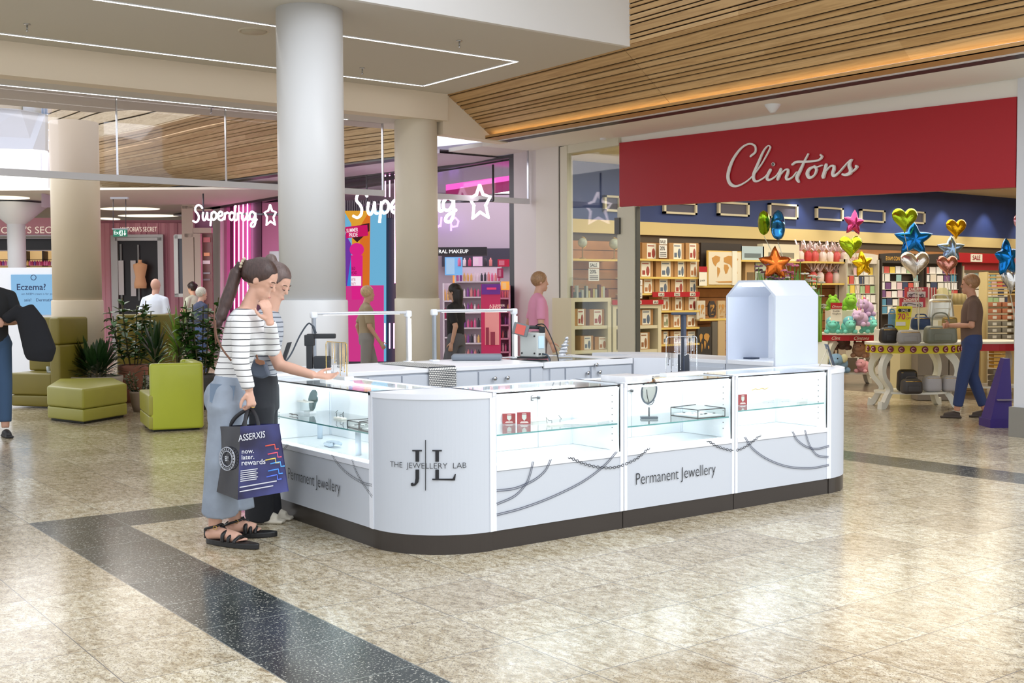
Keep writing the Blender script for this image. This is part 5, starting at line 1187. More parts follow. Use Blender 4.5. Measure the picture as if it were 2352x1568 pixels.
# right case bits
for i, (px, py, lb) in enumerate(((1746, 893, 'gold bracelet on the back wall of the right-hand case'),)):
    c = Yp(px, py, 5.66); mb = MB(); mb.tube([c+Vector((x*.10, 0, .004*math.sin(x*9))) for x in [k*.1-.9 for k in range(19)]], .0035, 6); tag(mb.build('bracelet', GOLD), lb, 'bracelet')
for i, (px, py, lb) in enumerate(((1765, 922, 'fine silver bracelet lying on the shelf of the right-hand case'), (1800, 920, 'thin bracelet beside the silver one in the right-hand case'))):
    c = Zp(px, py, .664); mb = MB(); mb.tube(cr([c+Vector((x*.05, .02*math.sin(x*4+i), .003)) for x in (-1, -.5, 0, .5, 1)]), .002, 6); mb.ball(c+Vector((.05, 0, .006)), .005, seg=8); tag(mb.build('bracelet', SIL if i else CHROME), lb, 'bracelet')
c = Zp(1845, 922, .664); mb = MB(); mb.rbox(Vector((c.x, c.y+.01, .673)), (.09, 0, 0), (0, .03, 0), (0, 0, .018), .003); mb.ball(Vector((c.x, c.y+.01, .686)), .006, seg=8); tag(mb.build('earring_block', mat((216, 212, 206), .5)), 'little pale earring block at the right of the right-hand case', 'block')
# left case: round mirror, block, wire holder, cone, coil sculpture, cylinders
def XL(px, py, x=3.45): return Xp(px, py, x)
c = XL(712, 940, 3.50); c.z = .655; t = thing('table_mirror', 'round grey mirror on a white block in the left display case', 'mirror', c)
mb = MB(); mb.rbox(c+UZ*.008, (0, .09, 0), (.05, 0, 0), (0, 0, .016), .003); mb.build('base', MARB, t)
ctr = c+Vector((.02, 0, .085)); e1, e2 = Vector((0, 1, 0)), Matrix.Rotation(.28, 3, 'X') @ UZ
ring = [ctr+e1*.066*math.cos(a)*(.78 if math.sin(a) < 0 else 1)+e2*.078*math.sin(a) for a in [k*math.pi/16 for k in range(32)]]
mb = MB(); mb.prism(ring, (.006, 0, 0)); mb.build('glass', mat((112, 130, 130), .06, .8), t)
mb = MB(); mb.box((c.x-.05, c.y-.05, .672), (c.x-.005, c.y+.05, .732)); mb.build('riser', GLASS, t)
mb = MB(); mb.box((c.x-.055, c.y-.055, .732), (c.x+.0, c.y+.09, .738)); mb.ball(Vector((c.x-.03, c.y+.03, .744)), .007, seg=8); mb.ball(Vector((c.x-.03, c.y+.0, .743)), .006, seg=8); mb.build('riser_top', mat((236, 230, 222), .4), t)
c = XL(781, 957, 3.48); c.z = .655
wireframe('pale oval block holding bent wires in the left display case', 'ring_holder', 'jewellery holder', [[(-.045, 0, .01), (-.045, 0, .035), (-.06, 0, .037), (-.03, 0, .055)], [(0, 0, .01), (0, 0, .03), (.03, 0, .034), (.05, 0, .052), (.045, 0, .015), (.03, 0, .032)]], c, .11, .04, .012, .655, U=Vector((0, -1, 0)))
c = XL(648, 950, 3.52); c.z = .655; t = thing('ring_cone', 'small white ring cone on a block in the left display case', 'ring cone', c)
mb = MB(); mb.rbox(c+UZ*.01, (0, .07, 0), (.04, 0, 0), (0, 0, .02), .003); mb.build('base', mat((206, 204, 200), .5), t)
mb = MB(); mb.lathe([(0, .02), (.016, .02), (.006, .075), (0, .08)], c, 14); mb.build('cone', WHITE, t)
c = XL(665, 956, 3.34); c.z = .657; mb = MB(); mb.tube(cr([c+Vector((.01*math.sin(k*2.3), -k*.028, .006+.004*math.sin(k*3))) for k in range(6)]), .0035, 6); tag(mb.build('bracelet', BLACKM), 'dark twisted bracelet lying on the left glass shelf', 'bracelet')
COILM = mat((206, 218, 232), .35)
t0 = XL(765, 1022, 3.42); t0.z = Z2
mb = MB()
for (a, b, c_, r) in (((0, .075, .018), (0, 0, .03), (0, -.09, .03), .012), ((-.02, .07, .012), (-.025, .03, .012), (-.02, .0, .02), .012), ((.02, .06, .012), (.03, .0, .025), (.03, -.05, .02), .011), ((-.02, .03, .012), (-.03, -.01, .012), (-.015, -.03, .02), .012)):
    mb.tube(cr([t0+Vector(a), t0+Vector(b), t0+Vector(c_)], 6), r, 12)
mb.ball(t0+Vector((0, -.09, .03)), .012, seg=12); mb.ball(t0+Vector((0, .075, .018)), .012, seg=12)
tag(mb.build('knot_ornament', COILM), 'pale blue knotted ornament on the floor of the left display case', 'ornament')
for px, py, lb, x in ((735, 1003, 'pale cylinder riser behind the knotted ornament', 3.55), (823, 1036, 'pale cylinder riser nearest the lettered corner', 3.36)):
    c = XL(px, py, x); mb = MB(); mb.lathe([(0, Z2), (.018, Z2), (.018, .640), (0, .640)], (c.x, c.y, 0), 20); tag(mb.build('riser_cylinder', COILM), lb, 'riser')
# ============================================================ CARD SHOP CONTENTS
R6 = random.Random(11)
CARTON = mat((176, 132, 82), .7, noise=.06, nscale=8); LAB = mat((232, 228, 212), .6); SHB = mat((232, 214, 160), .5)
def shelfboard(px0, px1, py, y0=13.52, label=''):
    a, b = Yp(px0, py, y0), Yp(px1, py, y0); t = thing('wall_shelf', label, 'shelf', ((a.x+b.x)/2, 13.75, a.z))
    MB().box((a.x, y0, a.z-.025), (b.x, 13.985, a.z)).build('board', SHB, t); MB().box((a.x, y0-.006, a.z-.028), (b.x, y0, a.z+.004)).build('edge', mat((226, 196, 108), .4), t); return a.z
zs_ = []
for py, nm in ((594, 'top'), (636, 'second'), (674, 'third'), (715, 'fourth'), (755, 'fifth'), (794, 'sixth')):
    zs_.append(shelfboard(1458, 1606, py, label='%s slatwall shelf of brown gift cartons' % nm))
zmap = shelfboard(1607, 1722, 656, label='slatwall shelf carrying the framed world map'); zoct = shelfboard(1607, 1700, 733, label='slatwall shelf carrying the octagonal dark frame')
zcl = shelfboard(1700, 1945, 597, label='upper slatwall shelf of cellophane wrapped gifts'); zcl2 = shelfboard(1722, 1945, 650, label='lower slatwall shelf of cellophane wrapped gifts')
zg1 = shelfboard(1312, 1420, 594, 13.6, label='window shelf carrying the globes'); 
PICS = [mat(c, .5) for c in ((150, 100, 60), (176, 120, 80), (120, 130, 90), (160, 70, 60), (96, 110, 130))]
def carton(px0, px1, pytop, z, y, label, side=True, lab=(.28, .82), depth=.22, group=None):
    a, b = Yp(px0, 600, y), Yp(px1, 600, y); h = EYE+(678-pytop)*1.0/2614*0; top = Yp((px0+px1)/2, pytop, y).z; h = max(.1, top-z)
    t = thing('gift_carton', label, 'box', ((a.x+b.x)/2, y+depth/2, z))
    if group: t['group'] = group
    MB().box((a.x, y, z), (b.x, y+depth, z+h)).build('carton', CARTON, t)
    w_ = b.x-a.x; x0, x1 = a.x+w_*lab[0], a.x+w_*lab[1]
    MB().box((x0, y-.004, z+h*.04), (x1, y, z+h*.97)).build('label', LAB, t)
    mb = MB(); xm = x0+(x1-x0)*.72; mb.ball((xm, y-.004, z+h*.38), ((x1-x0)*.2, .004, h*.3), seg=10); mb.box((x0+(x1-x0)*.1, y-.007, z+h*.15), (x0+(x1-x0)*.42, y-.004, z+h*.42)); mb.box((x0+(x1-x0)*.08, y-.007, z+h*.80), (x0+(x1-x0)*.8, y-.004, z+h*.86)); mb.build('print', R6.choice(PICS), t)
G1 = 'brown gift cartons with cream labels on the slatwall'
rows = [(zs_[0], 558, [(1475, 1513), (1537, 1571), (1575, 1604)], 'top'), (zs_[1], 599, [(1462, 1500), (1507, 1547), (1549, 1576), (1578, 1605)], 'second'),
        (zs_[2], 640, [(1470, 1503), (1505, 1539), (1541, 1575), (1577, 1603)], 'third'), (zs_[3], 680, [(1512, 1541), (1543, 1571), (1573, 1605)], 'fourth'),
        (zs_[4], 720, [(1519, 1538), (1540, 1566), (1570, 1602)], 'fifth'), (zs_[5], 760, [(1519, 1536), (1540, 1568), (1571, 1602)], 'sixth')]
for z, pt, xs_, nm in rows:
    for i, (a, b) in enumerate(xs_): carton(a, b, pt, z, 13.60, 'brown gift carton with cream label on the %s slatwall shelf, %s' % (nm, ['leftmost', 'second from left', 'third from left', 'rightmost'][i if i < len(xs_)-1 else 3]))
# low white cabinets in and beside the window
def cabinet(px0, px1, pyt, y, label, shelves, zmin=0, depth=.45):
    a, b = Yp(px0, 700, y), Yp(px1, 700, y); zt = Yp(px0, pyt, y).z; t = thing('display_cabinet', label, 'cabinet', ((a.x+b.x)/2, y+depth/2, 0))
    m = mat((216, 208, 176), .5)
    MB().box((a.x, y, zt-.06), (b.x, y+depth, zt)).build('top', m, t)
    for x in (a.x, b.x-.07): MB().box((x, y, 0), (x+.07, y+depth, zt-.06)).build('side', m, t)
    MB().box((a.x+.07, y+depth-.02, 0), (b.x-.07, y+depth, zt-.06)).build('back', mat((150, 140, 116), .6), t)
    out = []
    for ps in shelves:
        z = Yp(px0, ps, y).z; MB().box((a.x+.07, y+.01, z-.05), (b.x-.07, y+depth-.02, z)).build('shelf', m, t); out.append(z)
    return zt, out
zt1, sh1 = cabinet(1312, 1404, 684, 13.0, 'cream low cabinet seen through the tall shop window', (749, 806))
zt2, sh2 = cabinet(1408, 1519, 700, 13.0, 'cream low cabinet behind the window post beside the carton shelves', (749, 806))
for i, (a, b, pt, z, nm) in enumerate(((1319, 1345, 709, sh1[0], 'upper left'), (1354, 1388, 710, sh1[0], 'upper right'), (1333, 1362, 771, sh1[1], 'lower left'), (1366, 1398, 773, sh1[1], 'lower right'))):
    carton(a, b, pt, z, 13.06, 'brown gift carton in the %s bay of the window cabinet' % nm)
for i, (a, b, pt, z, nm) in enumerate(((1465, 1500, 710, sh2[0], 'upper shelf of the window post cabinet'), (1463, 1492, 763, sh2[1], 'lower shelf of the window post cabinet'))):
    carton(a, b, pt, z, 13.06, 'gift carton on %s' % nm)
# globes
def globe(px, py, z, y, label, r=.075):
    c = Yp(px, py, y); t = thing('desk_globe', label, 'globe', (c.x, y, z))
    mb = MB(); mb.ball((c.x, y, c.z), r, seg=18); mb.build('sphere', mat((190, 196, 178), .4, noise=.25, nscale=18), t)
    mb = MB(); mb.tube([Vector((c.x, y, c.z))+Vector((math.cos(a), 0, math.sin(a)))*r*1.15 for a in [k*.26-1.6 for k in range(14)]], .006, 6); mb.build('meridian', GOLD, t)
    mb = MB(); mb.lathe([(0, z), (.05, z), (.05, z+.02), (.012, z+.03), (.01, c.z-r), (0, c.z-r)], (c.x, y, 0), 16); mb.build('stand', mat((160, 130, 80), .4), t)
globe(1338, 557, zg1, 13.75, 'metal desk globe on the window shelf, left'); globe(1411, 560, zg1, 13.75, 'second desk globe on the window shelf, partly behind the post', .085)
for i, (a, b, t_, bt, z, lb) in enumerate(((1316, 1347, 637, 684, zt1, 'clear display case of trinkets on the window cabinet, left'), (1350, 1378, 652, 684, zt1, 'clear case of small ornaments in the middle of the window cabinet'), (1380, 1404, 626, 684, zt1, 'tall clear case of ornaments on the window cabinet, right'))):
    p, q = Yp(a, bt, 13.1), Yp(b, t_, 13.1); t = thing('trinket_case', lb, 'display case', ((p.x+q.x)/2, 13.2, z))
    MB().box((p.x, 13.1, z), (q.x, 13.35, q.z)).build('cover', GLASS, t)
    for k in range(5):
        x = p.x+.03+(q.x-p.x-.06)*k/4; hh = R6.uniform(.08, .2); MB().box((x-.018, 13.15, z+.002), (x+.018, 13.2, z+hh)).build('ornament', mat(R6.choice([(120, 60, 50), (60, 80, 60), (200, 180, 120), (50, 60, 90), (190, 190, 180)]), .4), t)
# sale tags
def saletag(px0, px1, py0, py1, y, label, big=True):
    a, b = Yp(px0, py1, y), Yp(px1, py0, y); t = thing('sale_ticket', label, 'price sign', ((a.x+b.x)/2, y, a.z)); h = b.z-a.z; w_ = b.x-a.x
    MB().box((a.x, y, a.z), (b.x, y+.006, a.z+h*.66)).build('card', mat((228, 226, 220), .5), t); MB().box((a.x+w_*.05, y-.002, a.z+h*.70), (b.x, y+.006, b.z)).build('header', mat((236, 234, 228), .5), t)
    mb = MB(); textmb(mb, 'SALE', (a.x+w_*.12, y-.002, a.z+h*.76), (1, 0, 0), (0, 0, 1), h*.24, ext=.002, sx=w_/h*1.35, off=.015); textmb(mb, '20%', (a.x+w_*.1, y-.001, a.z+h*.40), (1, 0, 0), (0, 0, 1), h*.28, ext=.002, sx=w_/h*1.35, off=.01)
    for k in range(3): mb.box((a.x+w_*.1, y-.002, a.z+h*(.08+.09*k)), (b.x-w_*.1, y-.0005, a.z+h*(.11+.09*k)))
    mb.build('print', mat((40, 36, 36), .5), t)
saletag(1352, 1376, 602, 645, 13.0, 'sale twenty percent ticket hanging in the shop window'); saletag(1514, 1532, 548, 592, 13.5, 'sale twenty percent ticket on the top carton shelf'); saletag(1457, 1475, 642, 685, 12.98, 'sale ticket beside the window post, partly hidden')
def salestrip(px0, px1, py0, py1, y, label, n):
    a, b = Yp(px0, py1, y), Yp(px1, py0, y); t = thing('sale_strip', label, 'shelf strip', ((a.x+b.x)/2, y, a.z)); h = b.z-a.z
    MB().box((a.x, y-.012, a.z), (b.x, y, b.z)).build('strip', RED, t)
    for k in range(n):
        x = a.x+(b.x-a.x)*(k+.35)/n; w_ = h*1.55
        MB().box((x, y-.017, a.z+h*.14), (x+w_, y-.012, b.z-h*.14)).build('tag', LAB, t)
        mb = MB(); textmb(mb, 'SALE', (x+w_*.12, y-.018, a.z+h*.28), (1, 0, 0), (0, 0, 1), h*.62, ext=.002, sx=.95, off=.02); mb.build('print', mat((60, 20, 24), .5), t)
salestrip(1498, 1606, 670, 682, 13.50, 'red sale strip with three white tags along the third carton shelf', 3); salestrip(1406, 1523, 688, 700, 12.98, 'red sale strip with white tags on the cabinet top by the post', 3)
# framed maps
TANM = mat((192, 140, 70), .6); MAPB = mat((224, 214, 190), .6)
def contin(mb, f, w_, h_):
    shapes = [[(.08, .82), (.2, .9), (.34, .86), (.32, .72), (.24, .66), (.2, .56), (.14, .62), (.1, .72)], [(.25, .54), (.33, .5), (.34, .4), (.29, .26), (.26, .2), (.25, .36)], [(.46, .84), (.6, .9), (.82, .88), (.92, .8), (.84, .66), (.76, .6), (.7, .52), (.66, .62), (.56, .66), (.46, .7)], [(.47, .62), (.57, .62), (.62, .52), (.56, .34), (.51, .32), (.46, .5)], [(.78, .42), (.88, .44), (.9, .34), (.82, .3)], [(.2, .08), (.8, .1), (.7, .04), (.3, .04)]]
    for s in shapes: mb.prism([f(x*w_, z*h_) for x, z in s], Vector((0, -.003, 0)))
p, q = Yp(1625, 652, 13.5), Yp(1703, 577, 13.5); t = thing('framed_map', 'framed tan world map leaning on the slatwall shelf', 'framed map', ((p.x+q.x)/2, 13.5, p.z))
w_, h_ = q.x-p.x, q.z-zmap; MB().box((p.x, 13.5, zmap), (q.x, 13.53, q.z)).build('frame', mat((214, 178, 96), .4), t); MB().box((p.x+.02, 13.49, zmap+.02), (q.x-.02, 13.5, q.z-.02)).build('map_sheet', MAPB, t)
mb = MB(); contin(mb, lambda x, z: Vector((p.x+.03+x, 13.49, zmap+.03+z)), w_-.06, h_-.06); mb.build('map_print', TANM, t)
MB().box((p.x+w_*.70, 13.475, zmap+.01), (p.x+w_*.84, 13.49, q.z)).build('sleeve', LAB, t)
a = Yp(1610, 654, 13.62); b = Yp(1704, 560, 13.62); tag(MB().box((a.x, 13.62, zmap), (b.x, 13.66, b.z)).build('dark_frame', mat((52, 44, 40), .5)), 'large dark frame standing behind the framed world map', 'frame')
t = thing('price_card', 'white and red price card in front of the framed world map', 'price card', Yp(1615, 650, 13.46)); a, b = Yp(1606, 651, 13.46), Yp(1624, 612, 13.46)
MB().box((a.x, 13.46, zmap), (b.x, 13.465, b.z)).build('card', LAB, t); MB().box((a.x, 13.455, b.z-.09), (b.x, 13.46, b.z)).build('header', RED, t); mb = MB(); textmb(mb, '£14.99', (a.x+.015, 13.459, zmap+.07), (1, 0, 0), (0, 0, 1), .045, ext=.002); mb.build('print', BLACK, t)
c = Yp(1636, 710, 13.55); mb = MB(); rw = .085; mb.prism([Vector((c.x+rw*x, 13.55, c.z+.14*z)) for x, z in ((-1, -.55), (-.55, -1), (.55, -1), (1, -.55), (1, .55), (.55, 1), (-.55, 1), (-1, .55))], (0, .03, 0)); o = tag(mb.build('octagonal_frame', mat((62, 56, 54), .5)), 'octagonal dark framed map on the shelf under the world map', 'framed map')
mb = MB(); contin(mb, lambda x, z: Vector((c.x-.06+x, 13.549, c.z-.10+z)), .12, .2); mb.build('map_print', TANM, o)
for (a, b, t_, bt, col, lb) in ((1605, 1636, 750, 815, (58, 54, 50), 'tall dark framed map standing below the octagonal frame'), (1638, 1650, 738, 815, (104, 98, 88), 'row of grey picture rolls standing beside the dark map'), (1651, 1668, 690, 815, (196, 170, 128), 'tall tan map panel half hidden by the white tower'), (1603, 1622, 690, 733, (206, 198, 180), 'pale framed print on the shelf left of the octagonal frame')):
    p, q = Yp(a, bt, 13.5), Yp(b, t_, 13.5); z0 = zoct if bt == 733 else .0
    mb = MB(); mb.box((p.x, 13.52, z0), (q.x, 13.56, q.z)); o = tag(mb.build('framed_poster', mat(col, .5)), lb, 'framed map')
    if col[0] < 100 or col[0] > 190: mb = MB(); contin(mb, lambda x, z: Vector((p.x+.01+x, 13.519, q.z-(q.x-p.x)*1.6+z)), (q.x-p.x)*.9, (q.x-p.x)*1.4); mb.build('map_print', TANM, o)
# cellophane gifts
def gift(c, s, col):
    t = thing('wrapped_gift', 'gift', 'gift', c)
    MB().lathe([(0, 0), (.055*s, 0), (.06*s, .13*s), (.03*s, .17*s), (0, .17*s)], c, 12).build('contents', mat(col, .5), t)
    mb = MB(); pr = []
    for i in range(16): a_ = i*.7; pr.append(c+Vector((math.cos(a_), math.sin(a_), 0))*.11*s*R6.uniform(.5, 1.2)+UZ*s*R6.uniform(.22, .35))
    for p_ in pr: mb.add([c+UZ*.16*s+Vector((.01, 0, 0)), c+UZ*.16*s-Vector((.01, 0, 0)), p_+Vector((.02, 0, 0)), p_-Vector((.02, 0, .01)), c+UZ*.163*s+Vector((.01, .002, 0)), c+UZ*.163*s-Vector((.01, -.002, 0)), p_+Vector((.02, .002, 0)), p_-Vector((.02, -.002, .01))], [(0, 1, 3, 2), (4, 6, 7, 5), (0, 2, 6, 4), (1, 5, 7, 3), (2, 3, 7, 6)])
    mb.build('cellophane', mat((226, 206, 210), .2, .5), t); MB().lathe([(.02*s, .155*s), (.035*s, .165*s), (.02*s, .175*s)], c, 10).build('ribbon', mat((196, 50, 60), .4), t); return t
for z, xs_, lb in ((zcl, [1838, 1856, 1872, 1890, 1906, 1922, 1938], 'cellophane wrapped red and white gift on the upper slatwall shelf'), (zcl2, [1868, 1884, 1904, 1920, 1936], 'cellophane wrapped gift on the lower slatwall shelf')):
    for i, px in enumerate(xs_):
        c = Yp(px, 590, 13.7); c.z = z; g = gift(c, 1.18 if z == zcl else 1.25, R6.choice([(196, 60, 64), (226, 210, 206), (206, 90, 90)])); g['label'] = lb; g['group'] = lb+'s'
# boards and small books between
for i, (a, b, t_, bt, z, col, lb) in enumerate(((1702, 1755, 566, 596, zcl, (176, 196, 206), 'pale blue gift books on the upper shelf behind the balloons'), (1752, 1836, 562, 596, zcl, (226, 216, 190), 'wide cream boxed frame on the upper shelf'), (1712, 1735, 600, 648, zcl2, (196, 160, 110), 'small photo frame boxes on the lower shelf'), (1733, 1765, 603, 648, zcl2, (200, 212, 196), 'pale green card box on the lower shelf'))):
    p, q = Yp(a, bt, 13.62), Yp(b, t_, 13.62); mb = MB(); mb.box((p.x, 13.62, z), (q.x, 13.75, q.z)); o = tag(mb.build('gift_box', mat(col, .6)), lb, 'box')
    w_ = q.x-p.x; mb = MB(); mb.box((p.x+w_*.15, 13.614, z+.05), (q.x-w_*.15, 13.62, (z+q.z)/2)); mb.build('print', mat(tuple(int(x*.6) for x in col), .5), o)
# card racks with individual cards
CC = [mat(c, .6) for c in ((238, 234, 228), (230, 226, 214), (240, 238, 236), (226, 214, 196), (236, 228, 222), (212, 206, 196), (236, 232, 224), (226, 190, 196), (150, 190, 190), (60, 70, 100), (236, 206, 90), (206, 90, 80), (170, 200, 150), (120, 80, 130), (240, 240, 236), (232, 224, 206), (90, 150, 180))]
cardp = []
for m_ in CC:
    mb = MB(); mb.box((-.5, -.004, 0), (.5, .004, 1)); o = mb.build('greeting_card', m_, origin=(0, 0, 0)); cardp.append(o)
first = set()
def rack(px0, px1, pyt, pyb, label, head, htxt, rows_, cols_, y=13.45, colr=(60, 50, 44)):
    a, b = Yp(px0, pyb, y), Yp(px1, pyt, y); t = thing('card_rack', label, 'card rack', ((a.x+b.x)/2, y+.15, 0)); w_ = b.x-a.x; m = mat(colr, .5)
    hh = .12; MB().box((a.x, y+.2, 0), (b.x, y+.28, b.z-hh)).build('back', m, t)
    for x in (a.x, b.x-.03): MB().box((x, y+.02, 0), (x+.03, y+.22, b.z-hh)).build('side', m, t)
    mb = MB(); n = 10; mb.prism([Vector((a.x+w_*k/n, y+.05, b.z-hh+.02+(hh-.02)*math.sin(math.pi*min(1, (.25+k/n*.5))))) for k in range(n+1)]+[Vector((b.x, y+.05, b.z-hh-.08)), Vector((a.x, y+.05, b.z-hh-.08))], (0, .04, 0)); mb.build('header', mat(head, .5), t)
    if htxt: mb = MB(); textmb(mb, htxt, (a.x+w_*.12, y+.049, b.z-hh-.03), (1, 0, 0), (0, 0, 1), .11, ext=.003, sx=.8); mb.build('lettering', mat((226, 170, 70) if sum(head) < 250 else (190, 90, 80), .5, 0, .3), t)
    z1 = b.z-hh-.12; z0 = a.z; step = (z1-z0)/rows_
    for r in range(rows_):
        z = z0+step*r; yy = y+.12-.10*(rows_-1-r)/rows_
        MB().box((a.x+.03, yy-.012, z-.012), (b.x-.03, yy+.06, z)).build('ledge', mat((200, 196, 184), .4), t)
        for k in range(cols_):
            if R6.random() < .05: continue
            o = R6.choice(cardp); first.add(o.name); c = o.copy(); COL.objects.link(c); cw = (w_-.08)/cols_
            c.location = (a.x+.04+cw*(k+.5), yy+.012, z+.001); c.scale = (cw*.86, 1, step*R6.uniform(.74, .9)); c['label'] = 'small greeting card standing in a tiered card rack of the card shop'; c['category'] = 'greeting card'; c['group'] = 'greeting cards in the card racks'
    return t
rack(1946, 2022, 582, 716, 'card rack with a pale header left of the dark racks', (226, 216, 200), 'OTHER', 5, 6, colr=(196, 188, 170))
rack(2026, 2124, 582, 720, 'dark card rack headed exam congratulations', (54, 48, 44), 'EXAM CONGRATS', 6, 7)
rack(2128, 2212, 584, 720, 'dark card rack right of the exam rack, behind the silver heart', (54, 48, 44), None, 6, 5)
rack(2214, 2330, 600, 700, 'card rack under the long red sale header', (170, 40, 52), None, 4, 8, colr=(206, 196, 170))
for o in cardp: bpy.data.objects.remove(o)
a, b = Yp(2198, 602, 13.4), Yp(2290, 583, 13.4); t = thing('sale_header', 'long red header board with a big white sale tag over the right racks', 'sign', ((a.x+b.x)/2, 13.4, a.z)); MB().box((a.x, 13.38, a.z), (b.x+2, 13.42, b.z)).build('board', RED, t)
q = Yp(2230, 601, 13.37); r_ = Yp(2256, 584, 13.37); MB().box((q.x, 13.365, q.z), (r_.x, 13.38, r_.z)).build('tag', LAB, t); mb = MB(); textmb(mb, 'SALE', (q.x+.05, 13.364, q.z+.04), (1, 0, 0), (0, 0, 1), (r_.z-q.z)*.85, ext=.003, off=.02); mb.build('print', mat((150, 30, 40), .5), t)
# ---------------- balloons
def foil(c, rot=0.0):
    return mat(c, .16, .85, bump=.25, nscale=26)
def heart(n=40):
    return [(16*math.sin(t)**3/17, (13*math.cos(t)-5*math.cos(2*t)-2*math.cos(3*t)-math.cos(4*t))/17+.12) for t in [2*math.pi*k/n for k in range(n)]]
def star(n=40):
    out = []
    for k in range(n):
        a = 2*math.pi*k/n+math.pi/2; ph = (k % 8)/8; f = abs(ph-.5)*2; r = .52+.48*f**1.5; out.append((r*math.cos(a), r*math.sin(a)))
    return out
def balloon(shape, px, py, wpx, hpx, d, col, label, yaw=0.0, thick=.32, tail=True, base=None, roll=0):
    c = Dp(px, py, d); U = Matrix.Rotation(yaw, 3, 'Z') @ RV; W_ = U.cross(UZ)*-1; s = d/2614; cr_, sr_ = math.cos(roll), math.sin(roll)
    pts = heart() if shape == 'heart' else star(); w_ = wpx*s/2/max(.25, abs(math.cos(yaw))); h_ = hpx*s/2
    t = thing('foil_balloon', label, 'balloon', c); mb = MB(); n = len(pts); R_ = 7; vs = []; fs = []
    for sd in (1, -1):
        o = len(vs)
        for i in range(R_+1):
            f = i/R_
            for j, (x, y) in enumerate(pts):
                x, y = x*cr_-y*sr_, x*sr_+y*cr_
                bul = math.sqrt(max(0, 1-f*f))*thick*min(w_, h_)*(1+.05*math.sin(j*2.1)*f)
                vs.append(c+U*x*w_*f+UZ*y*h_*f+W_*sd*bul)
        for i in range(R_):
            for j in range(n): k = (j+1) % n; fs.append((o+i*n+j, o+i*n+k, o+(i+1)*n+k, o+(i+1)*n+j))
    mb.add(vs, fs, 0, True); mb.build('envelope', foil(col), t)
    q = c-UZ*h_*.95
    if tail and base is not None:
        B = Dp(*base); mb = MB(); mb.tube(cr([q, q.lerp(B, .5)+RV*.03, B]), .004, 5); mb.build('ribbon', mat((220, 214, 190), .3, .5), t)
    return t
BT1, BT2, BT3 = (1820, 700, 12.0), (1975, 745, 17.3), (2110, 760, 14.1)
balloon('heart', 1755, 511, 19, 66, 12.2, (150, 190, 30), 'green foil balloon seen edge-on, highest above the white tower', 1.3, .42, base=BT1)
balloon('star', 1787, 520, 21, 76, 12.1, (50, 130, 190), 'blue foil balloon seen edge-on beside the green one above the tower', 1.3, .42, base=BT1)
balloon('star', 1780, 606, 80, 84, 11.9, (222, 116, 44), 'orange star balloon just above the white tower', 0, .3, base=BT1)
balloon('star', 1961, 512, 54, 62, 17.0, (206, 70, 130), 'pink star balloon, top of the bunch over the toys', .2, .35, base=BT2, roll=-.1)
balloon('heart', 1954, 567, 60, 62, 16.9, (170, 200, 40), 'green heart balloon under the pink star', .2, .35, base=BT2)
balloon('star', 1981, 606, 56, 64, 16.8, (232, 188, 30), 'gold star balloon, lowest of the bunch over the toys', .3, .35, base=BT2, roll=.15)
balloon('heart', 2078, 506, 65, 68, 14.0, (178, 206, 40), 'large green heart balloon, tallest over the handbag table', .1, .36, base=BT3)
balloon('star', 2098, 550, 94, 84, 14.3, (30, 120, 200), 'large blue star balloon behind the green and silver hearts', 0, .28, base=BT3)
balloon('heart', 2101, 608, 73, 74, 13.9, (226, 218, 206), 'large silver heart balloon under the blue star', .05, .36, base=BT3)
balloon('heart', 2196, 526, 52, 55, 14.2, (226, 170, 20), 'gold heart balloon over the right of the handbag table', .1, .36, base=(2175, 755, 14.3))
balloon('star', 2184, 572, 68, 64, 14.5, (150, 176, 204), 'pale blue star balloon behind the gold heart', 0, .28, base=(2175, 755, 14.3))
balloon('heart', 2175, 610, 54, 55, 14.1, (206, 140, 124), 'rose gold heart balloon below the pale blue star', .1, .36, base=(2175, 755, 14.3))
balloon('star', 2312, 592, 66, 92, 12.6, (20, 120, 200), 'blue star balloon by the right-hand pillar', .4, .4, base=(2330, 800, 12.8), roll=.1)
balloon('heart', 2322, 645, 52, 70, 12.8, (206, 204, 200), 'silver heart balloon under the blue star by the pillar', .2, .36, base=(2330, 800, 12.8))
balloon('heart', 2352, 518, 56, 68, 12.7, (236, 176, 190), 'pink heart balloon cut off by the right-hand pillar', .2, .36, base=(2330, 800, 12.8))
# ---------------- flowers
a, b = Dp(1745, 830, 12.0), Dp(1892, 830, 12.0); c = (a+b)/2; zpl = Dp(1890, 783, 12).z
t = thing('flower_planter', 'white trough of artificial flowers behind the white tower', 'planter', (c.x, c.y, 0)); mb = MB(); mb.obox(Vector((c.x, c.y, zpl/2)), RV*(b-a).length, FV*.3, UZ*zpl); mb.build('trough', mat((222, 214, 186), .5), t)
def flowerproto(col, kind):
    e = thing('artificial_flower', 'f', 'flower', (0, 0, 0)); mb = MB(); mb.tube([(0, 0, 0), (.004, 0, .3), (0, .004, .6), (0, 0, .78)], .005, 6)
    for k in range(3): z = .2+k*.16; mb.add([(0, 0, z), (.05, .012, z+.10), (.02, .0, z+.2), (0, 0, z+.003), (.05, .014, z+.103), (.02, .002, z+.203)], [(0, 1, 2), (3, 5, 4), (0, 3, 4, 1), (1, 4, 5, 2), (2, 5, 3, 0)])
    mb.build('stem', mat((96, 140, 50), .6), e); mb = MB()
    for k in range(9):
        a_ = k*.698; r = .036; mb.ball((r*math.cos(a_)*.8, r*math.sin(a_)*.8, .79+.008*(k % 2)), (.02, .02, .006), seg=8)
    mb.build('petals', mat(col, .6), e); mb = MB(); mb.ball((0, 0, .80), .012, seg=8); mb.build('centre', mat((220, 190, 70), .6), e); return e
